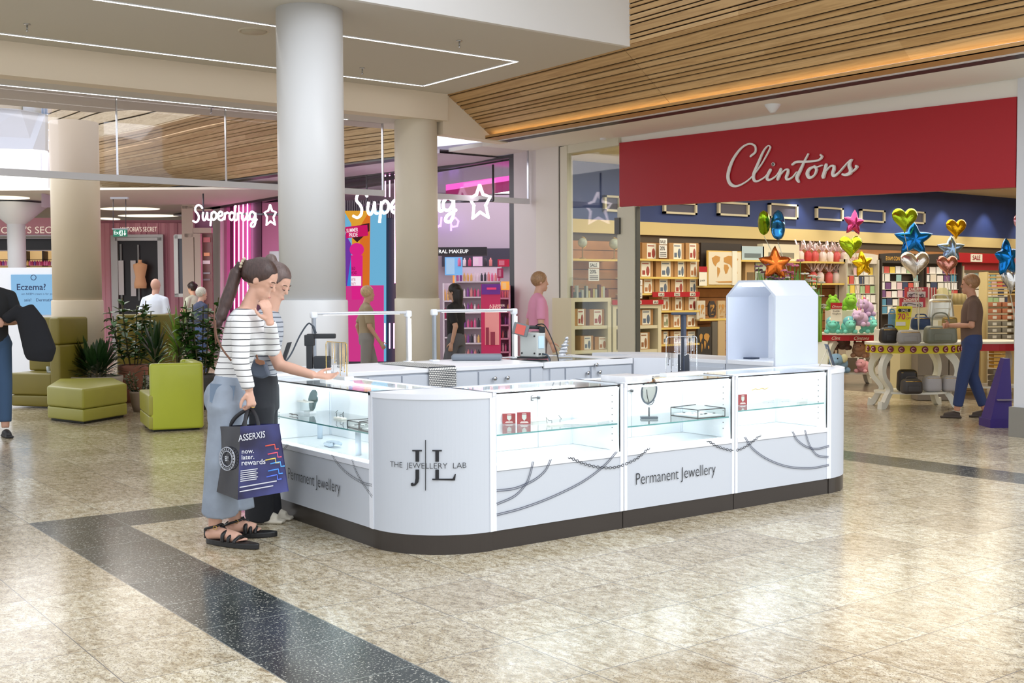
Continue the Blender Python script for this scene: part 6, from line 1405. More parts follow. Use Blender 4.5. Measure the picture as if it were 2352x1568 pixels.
fp = [flowerproto((230, 140, 170), 0), flowerproto((240, 236, 220), 0), flowerproto((130, 90, 110), 0)]
used = set()
for k in range(56):
    px = R6.uniform(1740, 1890); py = R6.uniform(598, 668)+max(0, (px-1840))*.9; kk = 0 if 1795 < px < 1850 and R6.random() < .75 else (2 if px < 1795 and R6.random() < .5 else 1)
    f = fp[kk]; nm = ('pink', 'white', 'dusky')[kk]; fc = f if kk not in used else copytree(f); used.add(kk)
    top = Dp(px, py, 12.0+R6.uniform(-.12, .12)); bx_ = max(1750, min(1886, px)); bt = Dp(bx_, 783, 12.0+R6.uniform(-.1, .1)); bt.z = zpl-.02
    d = top-bt; fc.location = bt; fc.rotation_mode = 'QUATERNION'; fc.rotation_quaternion = d.to_track_quat('Z', 'Y'); fc.scale = (1.0, 1.0, d.length/.79)
    fc['label'] = 'artificial %s daisy-like flower standing in the trough behind the white tower' % nm; fc['group'] = '%s artificial flowers' % nm
for k, f in enumerate(fp):
    if k not in used: bpy.data.objects.remove(f)
mb = MB()
for k in range(26): p_ = Dp(R6.uniform(1868, 1888), 783, 11.8+R6.uniform(0, .1)); p_.z = zpl; mb.tube([p_, p_+UZ*R6.uniform(.25, .48)+RV*R6.uniform(-.01, .01)], .006, 5)
tag(mb.build('grass_bundle', mat((130, 168, 50), .6)), 'bundle of tall green stems at the right end of the flower trough', 'greenery', kind='stuff')
# ---------------- tables with curved legs
CRT = mat((226, 224, 210), .4)
def sleg(t, top, bot, out, w_=.085, th=.07, flip=1):
    P = [top, top-UZ*(top.z*.25)-out*.10, top.lerp(bot, .55)+out*.0-UZ*0, bot+UZ*.16-out*.03, bot+UZ*.05+out*.03, bot+out*.10+UZ*.03]
    P = [top, top-UZ*top.z*.2+out*.10, top-UZ*top.z*.42+out*.10, top-UZ*top.z*.65-out*.02, bot+UZ*.14+out*.0, bot+UZ*.045+out*.06, bot+UZ*.045+out*.12]
    Pc = cr(P, 6); mb = MB(); side = out.normalized().cross(UZ); rings = []; n = len(Pc); vs = []; fs = []
    for i, p_ in enumerate(Pc):
        tg = (Pc[min(i+1, n-1)]-Pc[max(i-1, 0)]).normalized(); nn = side.cross(tg).normalized(); ww = w_*(1.15-.45*math.sin(math.pi*i/(n-1)))
        vs += [p_+nn*ww/2+side*th/2, p_+nn*ww/2-side*th/2, p_-nn*ww/2-side*th/2, p_-nn*ww/2+side*th/2]
    for i in range(n-1):
        for j in range(4): k = (j+1) % 4; fs.append((i*4+j, i*4+k, i*4+4+k, i*4+4+j))
    fs += [(0, 1, 2, 3), tuple((n-1)*4+k for k in (3, 2, 1, 0))]
    mz = min(v.z for v in vs)
    for v in vs: v.z = max(v.z, .0) if mz >= 0 else v.z*(1 if v.z > .1 else 1)+0
    for v in vs:
        if v.z < 0: v.z = 0
    mb.add(vs, fs); mb.build('leg', CRT, t)
def ovaltable(label, C, a_, b_, ztop, sh, zsh, stripm, legs, sth=.10, halfsh=.8):
    t = thing('display_table', label, 'table', (C.x, C.y, 0)); C = Vector((C.x, C.y, 0))
    el = lambda f, z, k=1.0: [C+RV*a_*k*math.cos(q)+FV*b_*k*math.sin(q)+UZ*z for q in [2*math.pi*i/40 for i in range(40)]]
    mb = MB(); mb.prism(el(0, ztop-.03), UZ*.03); mb.build('top', CRT, t); mb = MB(); mb.prism(el(0, ztop-.03-sth, .975), UZ*sth); mb.build('apron', stripm, t)
    mb = MB(); mb.prism(el(0, zsh-.025, halfsh), UZ*.025); mb.build('lower_shelf', CRT, t)
    for (x, y) in legs: o = (RV*x*a_+FV*y*b_); top = C+o*.80+UZ*(ztop-.13); bot = C+o*.86; sleg(t, top, bot, o.normalized())
    return t
l1, l2 = Zp(2050, 937), Zp(2186, 943); Cc = (l1+l2)/2+FV*.34
YEL = mat((226, 208, 30), .5); ZT1 = .83
tb = ovaltable('white curved-leg table with a yellow band of red circles, piled with handbags', Cc, .60, .44, ZT1, 1, .21, YEL, [(-.78, -.60), (.78, -.60), (-.7, .65), (.7, .65)])
for k in range(13):
    q = math.radians(180+ (k+.5)*180/13); p_ = Vector((Cc.x, Cc.y, 0))+RV*.60*.98*math.cos(q)+FV*.44*.98*math.sin(q)+UZ*(ZT1-.08); nrm = (RV*math.cos(q)/.6+FV*math.sin(q)/.44).normalized(); e1 = nrm.cross(UZ)
    mb = MB(); mb.prism([p_+(e1*math.cos(a)+UZ*math.sin(a))*.040 for a in [j*.3927 for j in range(16)]], nrm*.006); d_ = mb.build('circle_print', mat((120, 20, 44), .5), tb)
    mb = MB(); mb.tube([p_+nrm*.009+(e1*-math.cos(a)+UZ*math.sin(a))*.020 for a in [j*.5+.8 for j in range(10)]], .005, 6); mb.build('letter_print', mat((240, 200, 200), .5), d_)
l3, l4 = Zp(1951, 886), Zp(2012, 882); C2 = (l3+l4)/2+FV*.05; ZT2 = Dp(1950, 765, 17.6).z
tb2 = ovaltable('white curved-leg table with a red Clintons band, heaped with soft toys', Vector((C2.x, C2.y, 0))-RV*.15, .56, .42, ZT2, 1, Dp(1950, 856, 17.7).z, RED, [(-.75, -.6), (.78, -.5), (-.6, .7), (.6, .7)], sth=.09)
Ct2 = Vector((C2.x, C2.y, 0))-RV*.15
for k, dx in enumerate((-.34, -.02, .28)):
    mb = MB(); q_ = math.acos(max(-1, min(1, dx/.56))); p_ = Ct2+RV*dx-FV*.42*abs(math.sin(q_))*1.0+UZ*(ZT2-.10); textmb(mb, 'Clintons', p_-RV*.10-FV*.004, RV, UZ, .07, ext=.004, shear=.4); mb.build('lettering', LAB, tb2)
c = Dp(2290, 790, 15.9); tb3 = ovaltable('white table with a red band half hidden by the right pillar', Vector((c.x, c.y, 0))+FV*.35, .62, .42, Dp(2290, 784, 15.9).z, 1, Dp(2290, 888, 15.9).z, RED, [(-.78, -.60), (.78, -.60), (-.7, .65), (.7, .65)])
for k in range(5):
    c = Dp(2290, 808+k*8.2, 16.0); tag(MB().obox(c, RV*.16, FV*.18, UZ*.036).build('gold_box', mat((226, 176, 70), .5)), 'flat gold sweet box in the stack under the right-hand red band table', 'box', 'gold sweet boxes stacked by the right pillar')
for k, (px, py) in enumerate(((2281, 854), (2281, 868), (2281, 881), (2300, 854), (2300, 868), (2300, 881))):
    c = Dp(px+2, py, 16.0); mb = MB(); mb.rbox(c, RV*.10, FV*.2, UZ*.07, .01); tag(mb.build('storage_tray', mat((126, 118, 104), .6)), 'small grey-brown storage tray on the lower shelf by the purple stand', 'tray', 'storage trays by the purple stand')
# ---------------- soft toys
def plush(label, c, s, face, body, kind, side=1, feat=None):
    t = thing('soft_toy', label, 'soft toy', c); m = mat(body, .95, bump=.3, nscale=60); F = face.normalized(); S = F.cross(UZ)
    mb = MB(); mb.ball(c+UZ*s*.42-F*s*.1, (s*.46, s*.42, s*.40), seg=16); mb.ball(c+UZ*s*.62+F*s*.30, (s*.34, s*.32, s*.30), seg=16); mb.ball(c+UZ*s*.54+F*s*.52, (s*.20, s*.20, s*.15), seg=12)
    for u in (-1, 1): mb.ball(c+UZ*s*.14+F*s*.34+S*u*s*.30, (s*.15, s*.15, s*.13), seg=10); mb.ball(c+UZ*s*.14-F*s*.22+S*u*s*.36, (s*.17, s*.17, s*.14), seg=10)
    mb.build('body', m, t)
    fm = mat(feat or body, .9)
    for u in (-1, 1):
        mb = MB(); mb.ball(c+UZ*s*.70+F*s*.56+S*u*s*.14, s*.035, seg=8); mb.build('eye', BLACK, t)
        mb = MB()
        if kind == 'frog': mb.ball(c+UZ*s*.90+F*s*.34+S*u*s*.16, s*.11, seg=10)
        elif kind == 'horned': mb.lathe([(s*.05, 0), (0, s*.16)], c+UZ*s*.86+F*s*.44+S*u*s*.15, 8)
        elif kind == 'elephant': mb.ball(c+UZ*s*.70+F*s*.2+S*u*s*.34, (s*.16, s*.16, s*.20), seg=12)
        else: mb.ball(c+UZ*s*.86+F*s*.24+S*u*s*.22, (s*.08, s*.08, s*.12), seg=10)
        mb.build('horn' if kind == 'horned' else 'ear', fm, t)
    if kind == 'unicorn': mb = MB(); mb.lathe([(s*.05, 0), (0, s*.26)], c+UZ*s*.88+F*s*.40, 8); mb.build('horn', GOLD, t); mb = MB(); mb.ball(c+UZ*s*.72+F*s*.10, (s*.12, s*.12, s*.30), seg=10); mb.build('mane', mat((206, 80, 120), .9), t)
    if kind == 'horned': mb = MB(); mb.ball(c+UZ*s*.74+F*s*.14, (s*.40, s*.40, s*.34), seg=14); mb.build('frill', mat((110, 180, 190), .95), t)
    return t
FA = -FV; zt = ZT2+.002
rz_ = thing('toy_riser', 'white riser shelf behind the soft toys', 'riser', Ct2+FV*.05)
zr = Dp(1960, 713, 17.7).z; mb = MB(); mb.obox(Ct2+FV*.12+UZ*(ZT2+zr)/2, RV*.72, FV*.34, UZ*(zr-ZT2)); mb.build('riser', CRT, rz_)
def at(px, d, z): p_ = Dp(px, 700, d); return Vector((p_.x, p_.y, z))
plush('green frog soft toy on the left of the riser', at(1913, 17.72, zr), .25, FA+RV*-.3, (130, 186, 50), 'frog'); plush('green frog soft toy on the right of the riser', at(1953, 17.75, zr), .27, FA-RV*.2, (140, 196, 60), 'frog')
plush('lilac unicorn soft toy, upper one beside the frogs', at(1986, 17.45, Dp(1986, 727, 17.5).z), .30, FA-RV*.7, (196, 168, 206), 'unicorn', feat=(230, 210, 220)); plush('lilac unicorn soft toy, lower one above the mint toys', at(1975, 17.3, Dp(1975, 750, 17.3).z), .28, FA-RV*.7, (206, 180, 214), 'unicorn', feat=(230, 210, 220))
plush('mint horned soft toy, leftmost on the red band table', at(1913, 17.35, zt), .25, FA-RV*.3, (120, 212, 196), 'horned', feat=(240, 230, 210)); plush('mint horned soft toy in the middle of the red band table', at(1950, 17.3, zt), .25, FA, (126, 216, 200), 'horned', feat=(240, 230, 210)); plush('mint horned soft toy, rightmost on the red band table', at(1996, 17.4, zt), .25, FA+RV*.3, (126, 216, 200), 'horned', feat=(240, 230, 210))
zl2 = Dp(1950, 856, 17.7).z+.002
plush('pale blue elephant soft toy on the lower shelf', at(1925, 17.6, zl2), .34, FA-RV*.6, (136, 172, 206), 'elephant', feat=(226, 222, 180)); plush('pink soft toy lying on the lower shelf', at(1983, 17.65, zl2), .24, FA-RV*.9, (232, 168, 176), 'bear', feat=(236, 230, 220)); plush('brown pug-like soft toy high at the back of the lower shelf', at(1935, 17.95, zl2+.34), .28, FA-RV*.4, (104, 78, 66), 'bear'); plush('tan soft toy behind the pink one on the lower shelf', at(1975, 17.95, zl2+.22), .28, FA-RV*.5, (186, 146, 116), 'bear', feat=(110, 76, 60))
tag(MB().obox(Ct2+FV*.12+UZ*(zl2+.10), RV*.8, FV*.3, UZ*.2).build('toy_crate', mat((150, 140, 120), .6)), 'grey-brown crate behind the toys on the lower shelf', 'crate')
t = thing('price_card', 'red headed price card leaning in front of the frogs', 'price card', at(1921, 17.2, zt)); p_ = Dp(1921, 735, 17.25)
mb = MB(); dbox(mb, 1908, 695, 1934, 738, 17.22, .01); mb.build('card', LAB, t); mb = MB(); dbox(mb, 1908, 695, 1934, 709, 17.21, .01); mb.build('header', RED, t); mb = MB(); textmb(mb, 'Clintons', Dp(1910, 706, 17.2), RV, UZ, .045, ext=.003, shear=.4); mb.build('lettering', LAB, t)
mb = MB(); textmb(mb, 'Kuddle', Dp(1913, 716, 17.2), RV, UZ, .035, ext=.003, off=.01); textmb(mb, 'Kingdom', Dp(1912, 722, 17.2), RV, UZ, .035, ext=.003, off=.01); mb.build('print', BLACK, t)
# ---------------- bags on the handbag table
def bag(name, label, px0, px1, pyt, z, d, dep, col, handle=None, rough=.5, metal=0, flare=.9, cat='bag', pocket=True):
    a, b = Dp(px0, 700, d), Dp(px1, 700, d); w_ = (b-a).length; h = Dp((px0+px1)/2, pyt, d).z-z; c = (a+b)/2; c = Vector((c.x, c.y, z)); t = thing(name, label, cat, c); m = mat(col, rough, metal, bump=.2, nscale=14)
    mb = MB(); mb.rbox(c+UZ*h*.5, RV*w_, FV*dep, UZ*h, min(.05, h*.3), seg=4)
    for v in mb.v: f = (v.z-z)/h; q = v-c; k = 1-(1-flare)*f; v.x, v.y = c.x+q.x*k, c.y+q.y*k
    mb.build('body', m, t)
    if pocket: mb = MB(); mb.rbox(c+UZ*h*.36-FV*dep*.5*(1-(1-flare)*.3), RV*w_*.55, FV*.02, UZ*h*.4, .01); mb.build('pocket', m, t)
    mb = MB(); mb.tube([c-RV*w_*.42*flare+UZ*h*.86-FV*dep*.42, c+RV*w_*.42*flare+UZ*h*.86-FV*dep*.42], .004, 6); mb.build('zip', GOLD, t)
    if handle: mb = MB(); mb.tube(cr([c-RV*w_*.28+UZ*h*.93-FV*.02, c-RV*w_*.22+UZ*(h+handle*.8), c+UZ*(h+handle), c+RV*w_*.22+UZ*(h+handle*.8), c+RV*w_*.28+UZ*h*.93-FV*.02]), .009, 8); mb.build('handle', m, t)
    return t
zb_ = ZT1+.002
bag('handbag', 'small black bag at the left of the yellow band table', 2021, 2062, 752, zb_, 14.0, .18, (34, 32, 32), .03); bag('camera_bag', 'pale grey zipped bag with tag on the yellow band table', 2060, 2116, 758, zb_, 13.82, .14, (150, 148, 144), None, .6)
bag('handbag', 'olive grey handbag with long handles on the yellow band table', 2123, 2197, 748, zb_, 13.9, .2, (116, 120, 104), .16, .45)
rs_ = thing('bag_riser', 'white riser carrying the upper handbags', 'riser', Cc); zri = Dp(2130, 757, 14.35).z; mb = MB(); mb.obox(Vector((Cc.x, Cc.y, (ZT1+zri)/2+.0))+FV*.12, RV*.8, FV*.36, UZ*(zri-ZT1)); mb.build('riser', CRT, rs_)
bag('backpack', 'navy blue backpack behind the yellow sale card', 2092, 2138, 727, zri+.002, 14.3, .12, (36, 58, 96), .03); bag('handbag', 'slim pale blue bag left of the yellow sale card', 2040, 2058, 714, zri+.002, 14.35, .08, (90, 136, 170), .02)
zr2 = Dp(2160, 736, 14.5).z; mb = MB(); mb.obox(Vector((Cc.x, Cc.y, (zri+zr2)/2))+FV*.26+RV*.17, RV*.44, FV*.14, UZ*(zr2-zri-.002)); mb.build('riser', CRT, rs_)
bag('handbag', 'large silver handbag hanging highest on the bag table', 2127, 2192, 686, zr2+.002, 14.42, .14, (206, 204, 190), .05, .3, .5, .8); bag('handbag', 'mustard brown bag under the silver handbag', 2163, 2200, 727, zri+.002, 14.22, .08, (140, 118, 60), None, .5)
t = thing('sale_card', 'tall yellow sale seventy percent off card on the bag table', 'price sign', Dp(2075, 757, 14.05)); mb = MB(); mb.prism([Dp(2056, 757, 14.05), Dp(2088, 757, 14.05), Dp(2096, 703, 14.1), Dp(2060, 703, 14.1)], FV*.012); mb.build('card', mat((232, 222, 40), .5), t)
mb = MB(); mb.prism([Dp(a, b, 14.03) for a, b in ((2062, 712), (2066, 707), (2066, 709), (2092, 709), (2091, 716), (2066, 716), (2066, 718))], FV*.004); mb.build('arrow', mat((30, 28, 30), .5), t)
mb = MB(); textmb(mb, 'SALE', Dp(2070, 715, 14.02), RV, UZ, .038, ext=.003, off=.01); mb.build('lettering', LAB, t); mb = MB(); textmb(mb, '70', Dp(2061, 733, 14.03), RV, UZ, .10, ext=.003, off=.02); textmb(mb, '%', Dp(2081, 725, 14.03), RV, UZ, .055, ext=.003, off=.01); textmb(mb, 'OFF', Dp(2081, 733, 14.03), RV, UZ, .036, ext=.003, off=.01); mb.build('numerals', mat((186, 30, 90), .5), t)
mb = MB(); dbox(mb, 2058, 739, 2080, 748, 14.035, .004); mb.build('panel', LAB, t)
def giftbox(label, q, d, dep, txt):
    a = Dp(q[0], q[3], d); t = thing('boxed_gift', label, 'box', Dp((q[0]+q[2])/2, q[3], d)); mb = MB(); dbox(mb, *q, d, dep); mb.build('carton', mat((166, 40, 54), .5), t)
    mb = MB(); dbox(mb, q[0]+1, q[1]+(q[3]-q[1])*.42, q[2]-6, q[3]-1, d-.005, .005); mb.build('picture', mat((190, 180, 180), .5), t); mb = MB(); textmb(mb, txt, Dp(q[0]+4, q[1]+(q[3]-q[1])*.30, d-.006), RV, UZ, .048, ext=.002, off=.01); textmb(mb, 'MOTORCYCLE', Dp(q[0]+4, q[1]+(q[3]-q[1])*.40, d-.006), RV, UZ, .028, ext=.002, off=.01); mb.build('lettering', LAB, t)
    mb = MB(); mb.tube([Dp(q[0]+8, q[3]-5, d-.01)+(RV*math.cos(k*.7)+UZ*math.sin(k*.7))*.022 for k in range(9)], .004, 5, closed=True); mb.tube([Dp(q[2]-14, q[3]-5, d-.01)+(RV*math.cos(k*.7)+UZ*math.sin(k*.7))*.022 for k in range(9)], .004, 5, closed=True); mb.tube([Dp(q[0]+8, q[3]-5, d-.01), Dp(q[0]+16, q[3]-10, d-.01), Dp(q[2]-14, q[3]-5, d-.01)], .005, 5); mb.build('picture_art', mat((70, 60, 64), .5), t)
st = thing('gift_stand', 'low cream stand carrying the red motorcycle gift boxes', 'stand', Dp(2115, 850, 15.6)); c = Dp(2115, 700, 15.75); zst = Dp(2115, 706, 15.6).z
mb = MB(); mb.obox(Vector((c.x, c.y, zst/2)), RV*.7, FV*.4, UZ*zst); mb.build('body', mat((206, 194, 150), .5), st)
giftbox('lower red motorcycle gift box behind the bags', (2071, 684, 2126, 706), 15.55, .1, 'CHOPPER'); giftbox('upper red motorcycle gift box behind the bags', (2083, 659, 2132, 683.5), 15.62, .1, 'CHOPPER')
for k in range(6):
    mb = MB(); dbox(mb, 2132+k*3.2, 660, 2135+k*3.2, 706, 15.6+k*.01, .12); tag(mb.build('boxed_gift', mat((190, 70, 66), .5) if k % 2 else mat((214, 196, 186), .5)), 'thin red gift box spine in the row behind the silver handbag', 'box', 'red gift box spines behind the silver handbag')
c = Dp(2164, 704, 15.7); mb = MB(); mb.lathe([(0, 0), (.06, 0), (.13, .14), (.13, .2), (.05, .30), (0, .30)], c-UZ*.04, 10, smooth=False); tag(mb.build('paper_lantern', mat((176, 166, 116), .5)), 'faceted olive vase above the silver handbag', 'vase')
for k in range(4): c = Dp(2185+k*9, 700, 15.8); mb = MB(); mb.lathe([(0, 0), (.045, 0), (.045, .16), (0, .16)], c, 14); tag(mb.build('tin', mat((196, 176, 120), .4)), 'cream canister in the row right of the faceted vase', 'tin', 'cream canisters on the back shelf')
mb = MB(); c = Dp(2185, 702, 17.0); mb.obox(Vector((c.x, c.y, Dp(2185, 702, 15.8).z/2)), RV*.75, FV*.35, UZ*Dp(2185, 703, 15.8).z); tag(mb.build('back_shelf', mat((190, 160, 100), .5)), 'timber shelf unit behind the silver handbag', 'shelf unit')
# lower shelf of the bag table
zl1 = .212
bag('backpack', 'dark grey round backpack on the lower shelf of the bag table', 2071, 2119, 870, zl1, 13.95, .18, (66, 62, 60), .02); bag('handbag', 'black and mustard bag behind the dark backpack', 2062, 2108, 848, zl1, 14.3, .16, (40, 34, 30), None)
for k, (a, b, t_) in enumerate(((2122, 2162, 862), (2164, 2200, 862))): bag('shopping_bag', ['pale grey paper bag on the lower shelf, left of the walking man', 'pale grey paper bag nearest the walking man on the lower shelf'][k], a, b, t_, zl1, 14.25, .2, (176, 172, 172), None, .7, pocket=False)
for k in range(3):
    for j in range(2):
        c = Dp(2118+k*36, 850-j*40, 15.2); zz = .0+j*.33; mb = MB(); c2_ = Dp(2118+k*36, 800, 15.4); mb.obox(Vector((c2_.x, c2_.y, .17+zz)), RV*.2, FV*.25, UZ*.325); tag(mb.build('storage_box', mat((126, 116, 104), .6)), 'grey-brown storage box stacked behind the bag table', 'box', 'grey-brown boxes stacked behind the bag table')
# trays and boxes stack on the right
t = thing('tray_rack', 'rack of pale wooden trays near the right pillar', 'rack', Dp(2290, 700, 16.4)); zt_ = Dp(2290, 622, 16.4).z
c = Dp(2292, 700, 17.2); 
for s in (-1, 1): mb = MB(); mb.obox(Vector((c.x, c.y, zt_/2))+RV*s*.22, RV*.02, FV*.3, UZ*zt_); mb.build('side', mat((206, 190, 140), .5), t)
for k in range(7): z = Dp(2290, 676-k*8.2, 16.4).z; mb = MB(); mb.obox(Vector((c.x, c.y, z)), RV*.42, FV*.34, UZ*.022); mb.build('tray', mat((214, 180, 110), .5), t)
for r in range(6):
    for k in range(2):
        z = Dp(2290, 700+r*15.5, 16.4).z; cc = Vector((c.x, c.y, z))+RV*(-.11+k*.22)
        col = (190, 120, 84) if r < 3 else (140, 134, 118); mb = MB(); mb.rbox(cc, RV*.2, FV*.3, UZ*.066, .006); o = mb.build('storage_box', mat(col, .6)); tag(o, ('orange brown small box in the stack beside the right pillar' if r < 3 else 'grey green small box in the stack beside the right pillar'), 'box', 'orange brown boxes beside the pillar' if r < 3 else 'grey green boxes beside the pillar')
        mb = MB(); mb.obox(cc-FV*.151, RV*.06, FV*.004, UZ*.04); mb.build('label', LAB, o)
# purple floor stand
c = Zp(2306, 984); c = Vector((c.x, c.y, 0))+FV*.2
t = thing('floor_stand', 'dark purple wedge-shaped floor stand beside the right pillar', 'floor stand', c); P4 = mat((56, 36, 120), .45)
mb = MB(); mb.obox(c+UZ*.045, RV*.25, FV*.30, UZ*.09); mb.build('base', P4, t)
mb = MB(); b0 = [c+RV*x+FV*y+UZ*.09 for x, y in ((-.11, -.13), (.12, -.13), (.12, .13), (-.11, .13))]; t0_ = [c+RV*x+FV*y+UZ*.74 for x, y in ((.06, -.05), (.12, -.05), (.12, .05), (.06, .05))]
mb.add(b0+t0_, [(3, 2, 1, 0), (4, 5, 6, 7), (0, 1, 5, 4), (1, 2, 6, 5), (2, 3, 7, 6), (3, 0, 4, 7)]); mb.build('body', P4, t); mb = MB(); mb.obox(c+UZ*.30-FV*.12+RV*.04, RV*.16, FV*.05, UZ*.012); mb.build('ledge', mat((150, 140, 150), .5), t)
# ============================================================ OLIVE SEATING AND PLANTS
R7 = random.Random(21)
LIME = mat((176, 184, 52), .38, noise=.05, nscale=3, coat=.15); OLV = mat((122, 110, 36), .42, noise=.06, nscale=3); OLV2 = mat((156, 152, 58), .4, noise=.06, nscale=3)
DARKB = mat((30, 30, 22), .6)
def cushion(t, name, pts, z0, z1, m, bev=.03):
    mb = MB(); mb.prism([Vector((p.x, p.y, z0)) for p in pts], (0, 0, z1-z0)); o = mb.build(name, m, t); b = o.modifiers.new('b', 'BEVEL'); b.width = bev; b.segments = 4; b.limit_method = 'ANGLE'
    for p in o.data.polygons: p.use_smooth = True
    return o
def inset(pts, k): c = sum(pts, Vector())/len(pts); return [c+(p-c)*k for p in pts]
# ottoman
zt = .41; P = [Zp(107, 886, zt), Zp(190, 893, zt), Zp(292, 880, zt), Zp(262, 867, zt), Zp(135, 869, zt)]
c = sum(P, Vector())/5; t = thing('ottoman', 'low five-sided olive leather ottoman between the two planters and chairs', 'ottoman', (c.x, c.y, 0))
cushion(t, 'seat_cushion', P, .175, zt, OLV2); cushion(t, 'base_cushion', inset(P, .99), .03, .172, OLV2, .02); cushion(t, 'plinth', inset(P, .9), 0, .04, DARKB, .004)
# low front chair (open towards the left)
B, C = Zp(347, 993), Zp(467, 987); d = (C-B).normalized(); n = Vector((-d.y, d.x, 0)); n = n if n.dot(FV) > 0 else -n
A = B+n*.86-d*.02; D_ = C+n*.86
t = thing('lounge_chair', 'low lime green leather corner chair in front of the plants', 'armchair', (B.x, B.y, 0)); th = .13
cushion(t, 'side_panel', [B, C+d*.0, C+d*.03+n*th, B+n*th], .02, .735, LIME); cushion(t, 'back_panel', [C-d*.10+n*(th+.005), C+d*.03+n*(th+.005), D_+d*.03-n*th, D_-d*.10-n*th], .02, .735, LIME)
cushion(t, 'side_panel', [D_+d*.03, D_+d*.03-n*(th-.01), A+d*.43-n*(th-.01), A+d*.43], .02, .735, LIME)
S_ = [B-d*.012+n*.004, B-d*.012+n*.004+d*.03, B+n*(th+.004)+d*.03, C-d*.105+n*(th+.004), D_-d*.105-n*.02, A-d*.012]
S_ = [B-d*.02+n*.0, B+d*.02, C-d*.105+n*(th+.006), D_-d*.105-n*.02, A-d*.02]
cushion(t, 'seat_cushion', S_, .175, .40, OLV2, .02); cushion(t, 'base_cushion', inset(S_, .995), .03, .172, OLV2, .015)
cushion(t, 'plinth', inset([A, B, C, D_], .88), 0, .03, DARKB, .004)
# tall wing chair at the left
t = thing('wing_chair', 'tall olive leather wing chair behind the man in black', 'armchair', Zp(100, 935))
q0 = Zp(44, 936); q1 = Zp(108, 938); dd = (q1-q0).normalized(); nn = Vector((-dd.y, dd.x, 0)); nn = nn if nn.dot(FV) > 0 else -nn
q1 = q0+dd*.52
cushion(t, 'seat_cushion', [q0-dd*.15, q1, q1+nn*.5, q0+nn*.5-dd*.15], .17, .46, OLV); cushion(t, 'base_cushion', [q0-dd*.14, q1-dd*.01, q1+nn*.5, q0+nn*.5-dd*.14], .02, .168, OLV)
cushion(t, 'back_cushion', [q0+nn*.42-dd*.2, q1+nn*.42, q1+nn*.58, q0+nn*.58-dd*.2], .46, 1.19, OLV)
cushion(t, 'wing', [q1+nn*.0-dd*.02, q1+nn*.0+dd*.14, q1+nn*.58+dd*.14, q1+nn*.58-dd*.02], .84, 1.19, OLV); cushion(t, 'wing', [q1+nn*.0-dd*.02, q1+nn*.0+dd*.14, q1+nn*.58+dd*.14, q1+nn*.58-dd*.02], .02, .835, OLV)
c = q0+dd*.36+nn*.14; c.z = .462; mb = MB(); mb.lathe([(0, 0), (.02, 0), (.022, .08), (0, .08)], c, 12); tag(mb.build('water_glass', mat((190, 200, 204), .1)), 'clear glass standing on the tall olive chair seat', 'glass')
mb = MB(); mb.obox(c+RV*.10+UZ*.012, RV*.16+FV*.03, FV*.08, UZ*.02); tag(mb.build('folded_paper', mat((206, 210, 214), .7)), 'crumpled paper on the tall olive chair seat', 'paper')
# tall chair seen from behind, right
q0 = Dp(268, 860, 16.6); q0.z = 0; q1 = Dp(405, 860, 16.6); q1.z = 0
t = thing('wing_chair', 'tall olive leather chair back standing behind the plants', 'armchair', (q0+q1)/2)
cushion(t, 'back_cushion', [q0, q1, q1+FV*.16, q0+FV*.16], .74, 1.20, OLV); cushion(t, 'back_cushion', [q0, q1, q1+FV*.16, q0+FV*.16], .03, .735, OLV)
cushion(t, 'seat_cushion', [q0+FV*.17, q1+FV*.17, q1+FV*.75, q0+FV*.75], .03, .45, OLV)
# planters
def pot(name, label, px, py, d, r, h, col, cat='planter'):
    c = Dp(px, py, d); c.z = 0; t = thing(name, label, cat, c)
    MB().lathe([(0, 0), (r*.66, 0), (r*.86, h*.35), (r, h*.9), (r, h), (r*.9, h), (r*.86, h*.9), (0, h*.9)], c, 36).build('pot', mat(col, .6, noise=.05, nscale=5), t); return t, c
GR1, GR2, GR3, GR4 = mat((34, 62, 28), .35, noise=.2, nscale=9), mat((56, 96, 34), .4, noise=.2, nscale=9), mat((118, 150, 52), .4, noise=.25, nscale=14), mat((60, 84, 44), .5, noise=.25, nscale=20)
def blade(mb, base, dr, up, L_, w_, droop, n=6, fold=.15):
    side = dr.cross(UZ).normalized(); vs = []; fs = []
    for i in range(n+1):
        f = i/n; p = base+dr*L_*f*(1-.15*f)+UZ*(up*f-droop*f*f)*L_; ww = w_*math.sin(math.pi*min(.98, .12+.86*f))**.8
        vs += [p-side*ww, p-UZ*ww*fold, p+side*ww]
    o2 = len(vs); vs += [v-UZ*.0015 for v in vs]
    for i in range(n):
        a = i*3
        for j in (0, 1): fs += [(a+j, a+j+1, a+j+4, a+j+3), (o2+a+j, o2+a+j+3, o2+a+j+4, o2+a+j+1)]
    mb.add(vs, fs, 0, True)
def spiky(t, c, z0, n, L_, w_, up, droop, m, tiers=4, spread=.06, h=.2):
    mb = MB()
    for k in range(n):
        a = k*2.399+R7.random(); f = k/n; dr = Vector((math.cos(a), math.sin(a), 0))
        blade(mb, c+dr*spread+UZ*(z0+h*f), (dr*(1.15-.75*f)).copy(), up*(.4+1.1*f), L_*R7.uniform(.8, 1.1)*(1-.25*f), w_, droop*(1-.7*f))
    mb.build('foliage', m, t); mb = MB()
    for k in range(5): a = k*1.256; mb.tube([c+Vector((math.cos(a)*spread*.8, math.sin(a)*spread*.8, z0-.06)), c+Vector((math.cos(a)*spread, math.sin(a)*spread, z0+h*.8))], .012, 6)
    mb.build('stem', mat((90, 84, 52), .7), t)
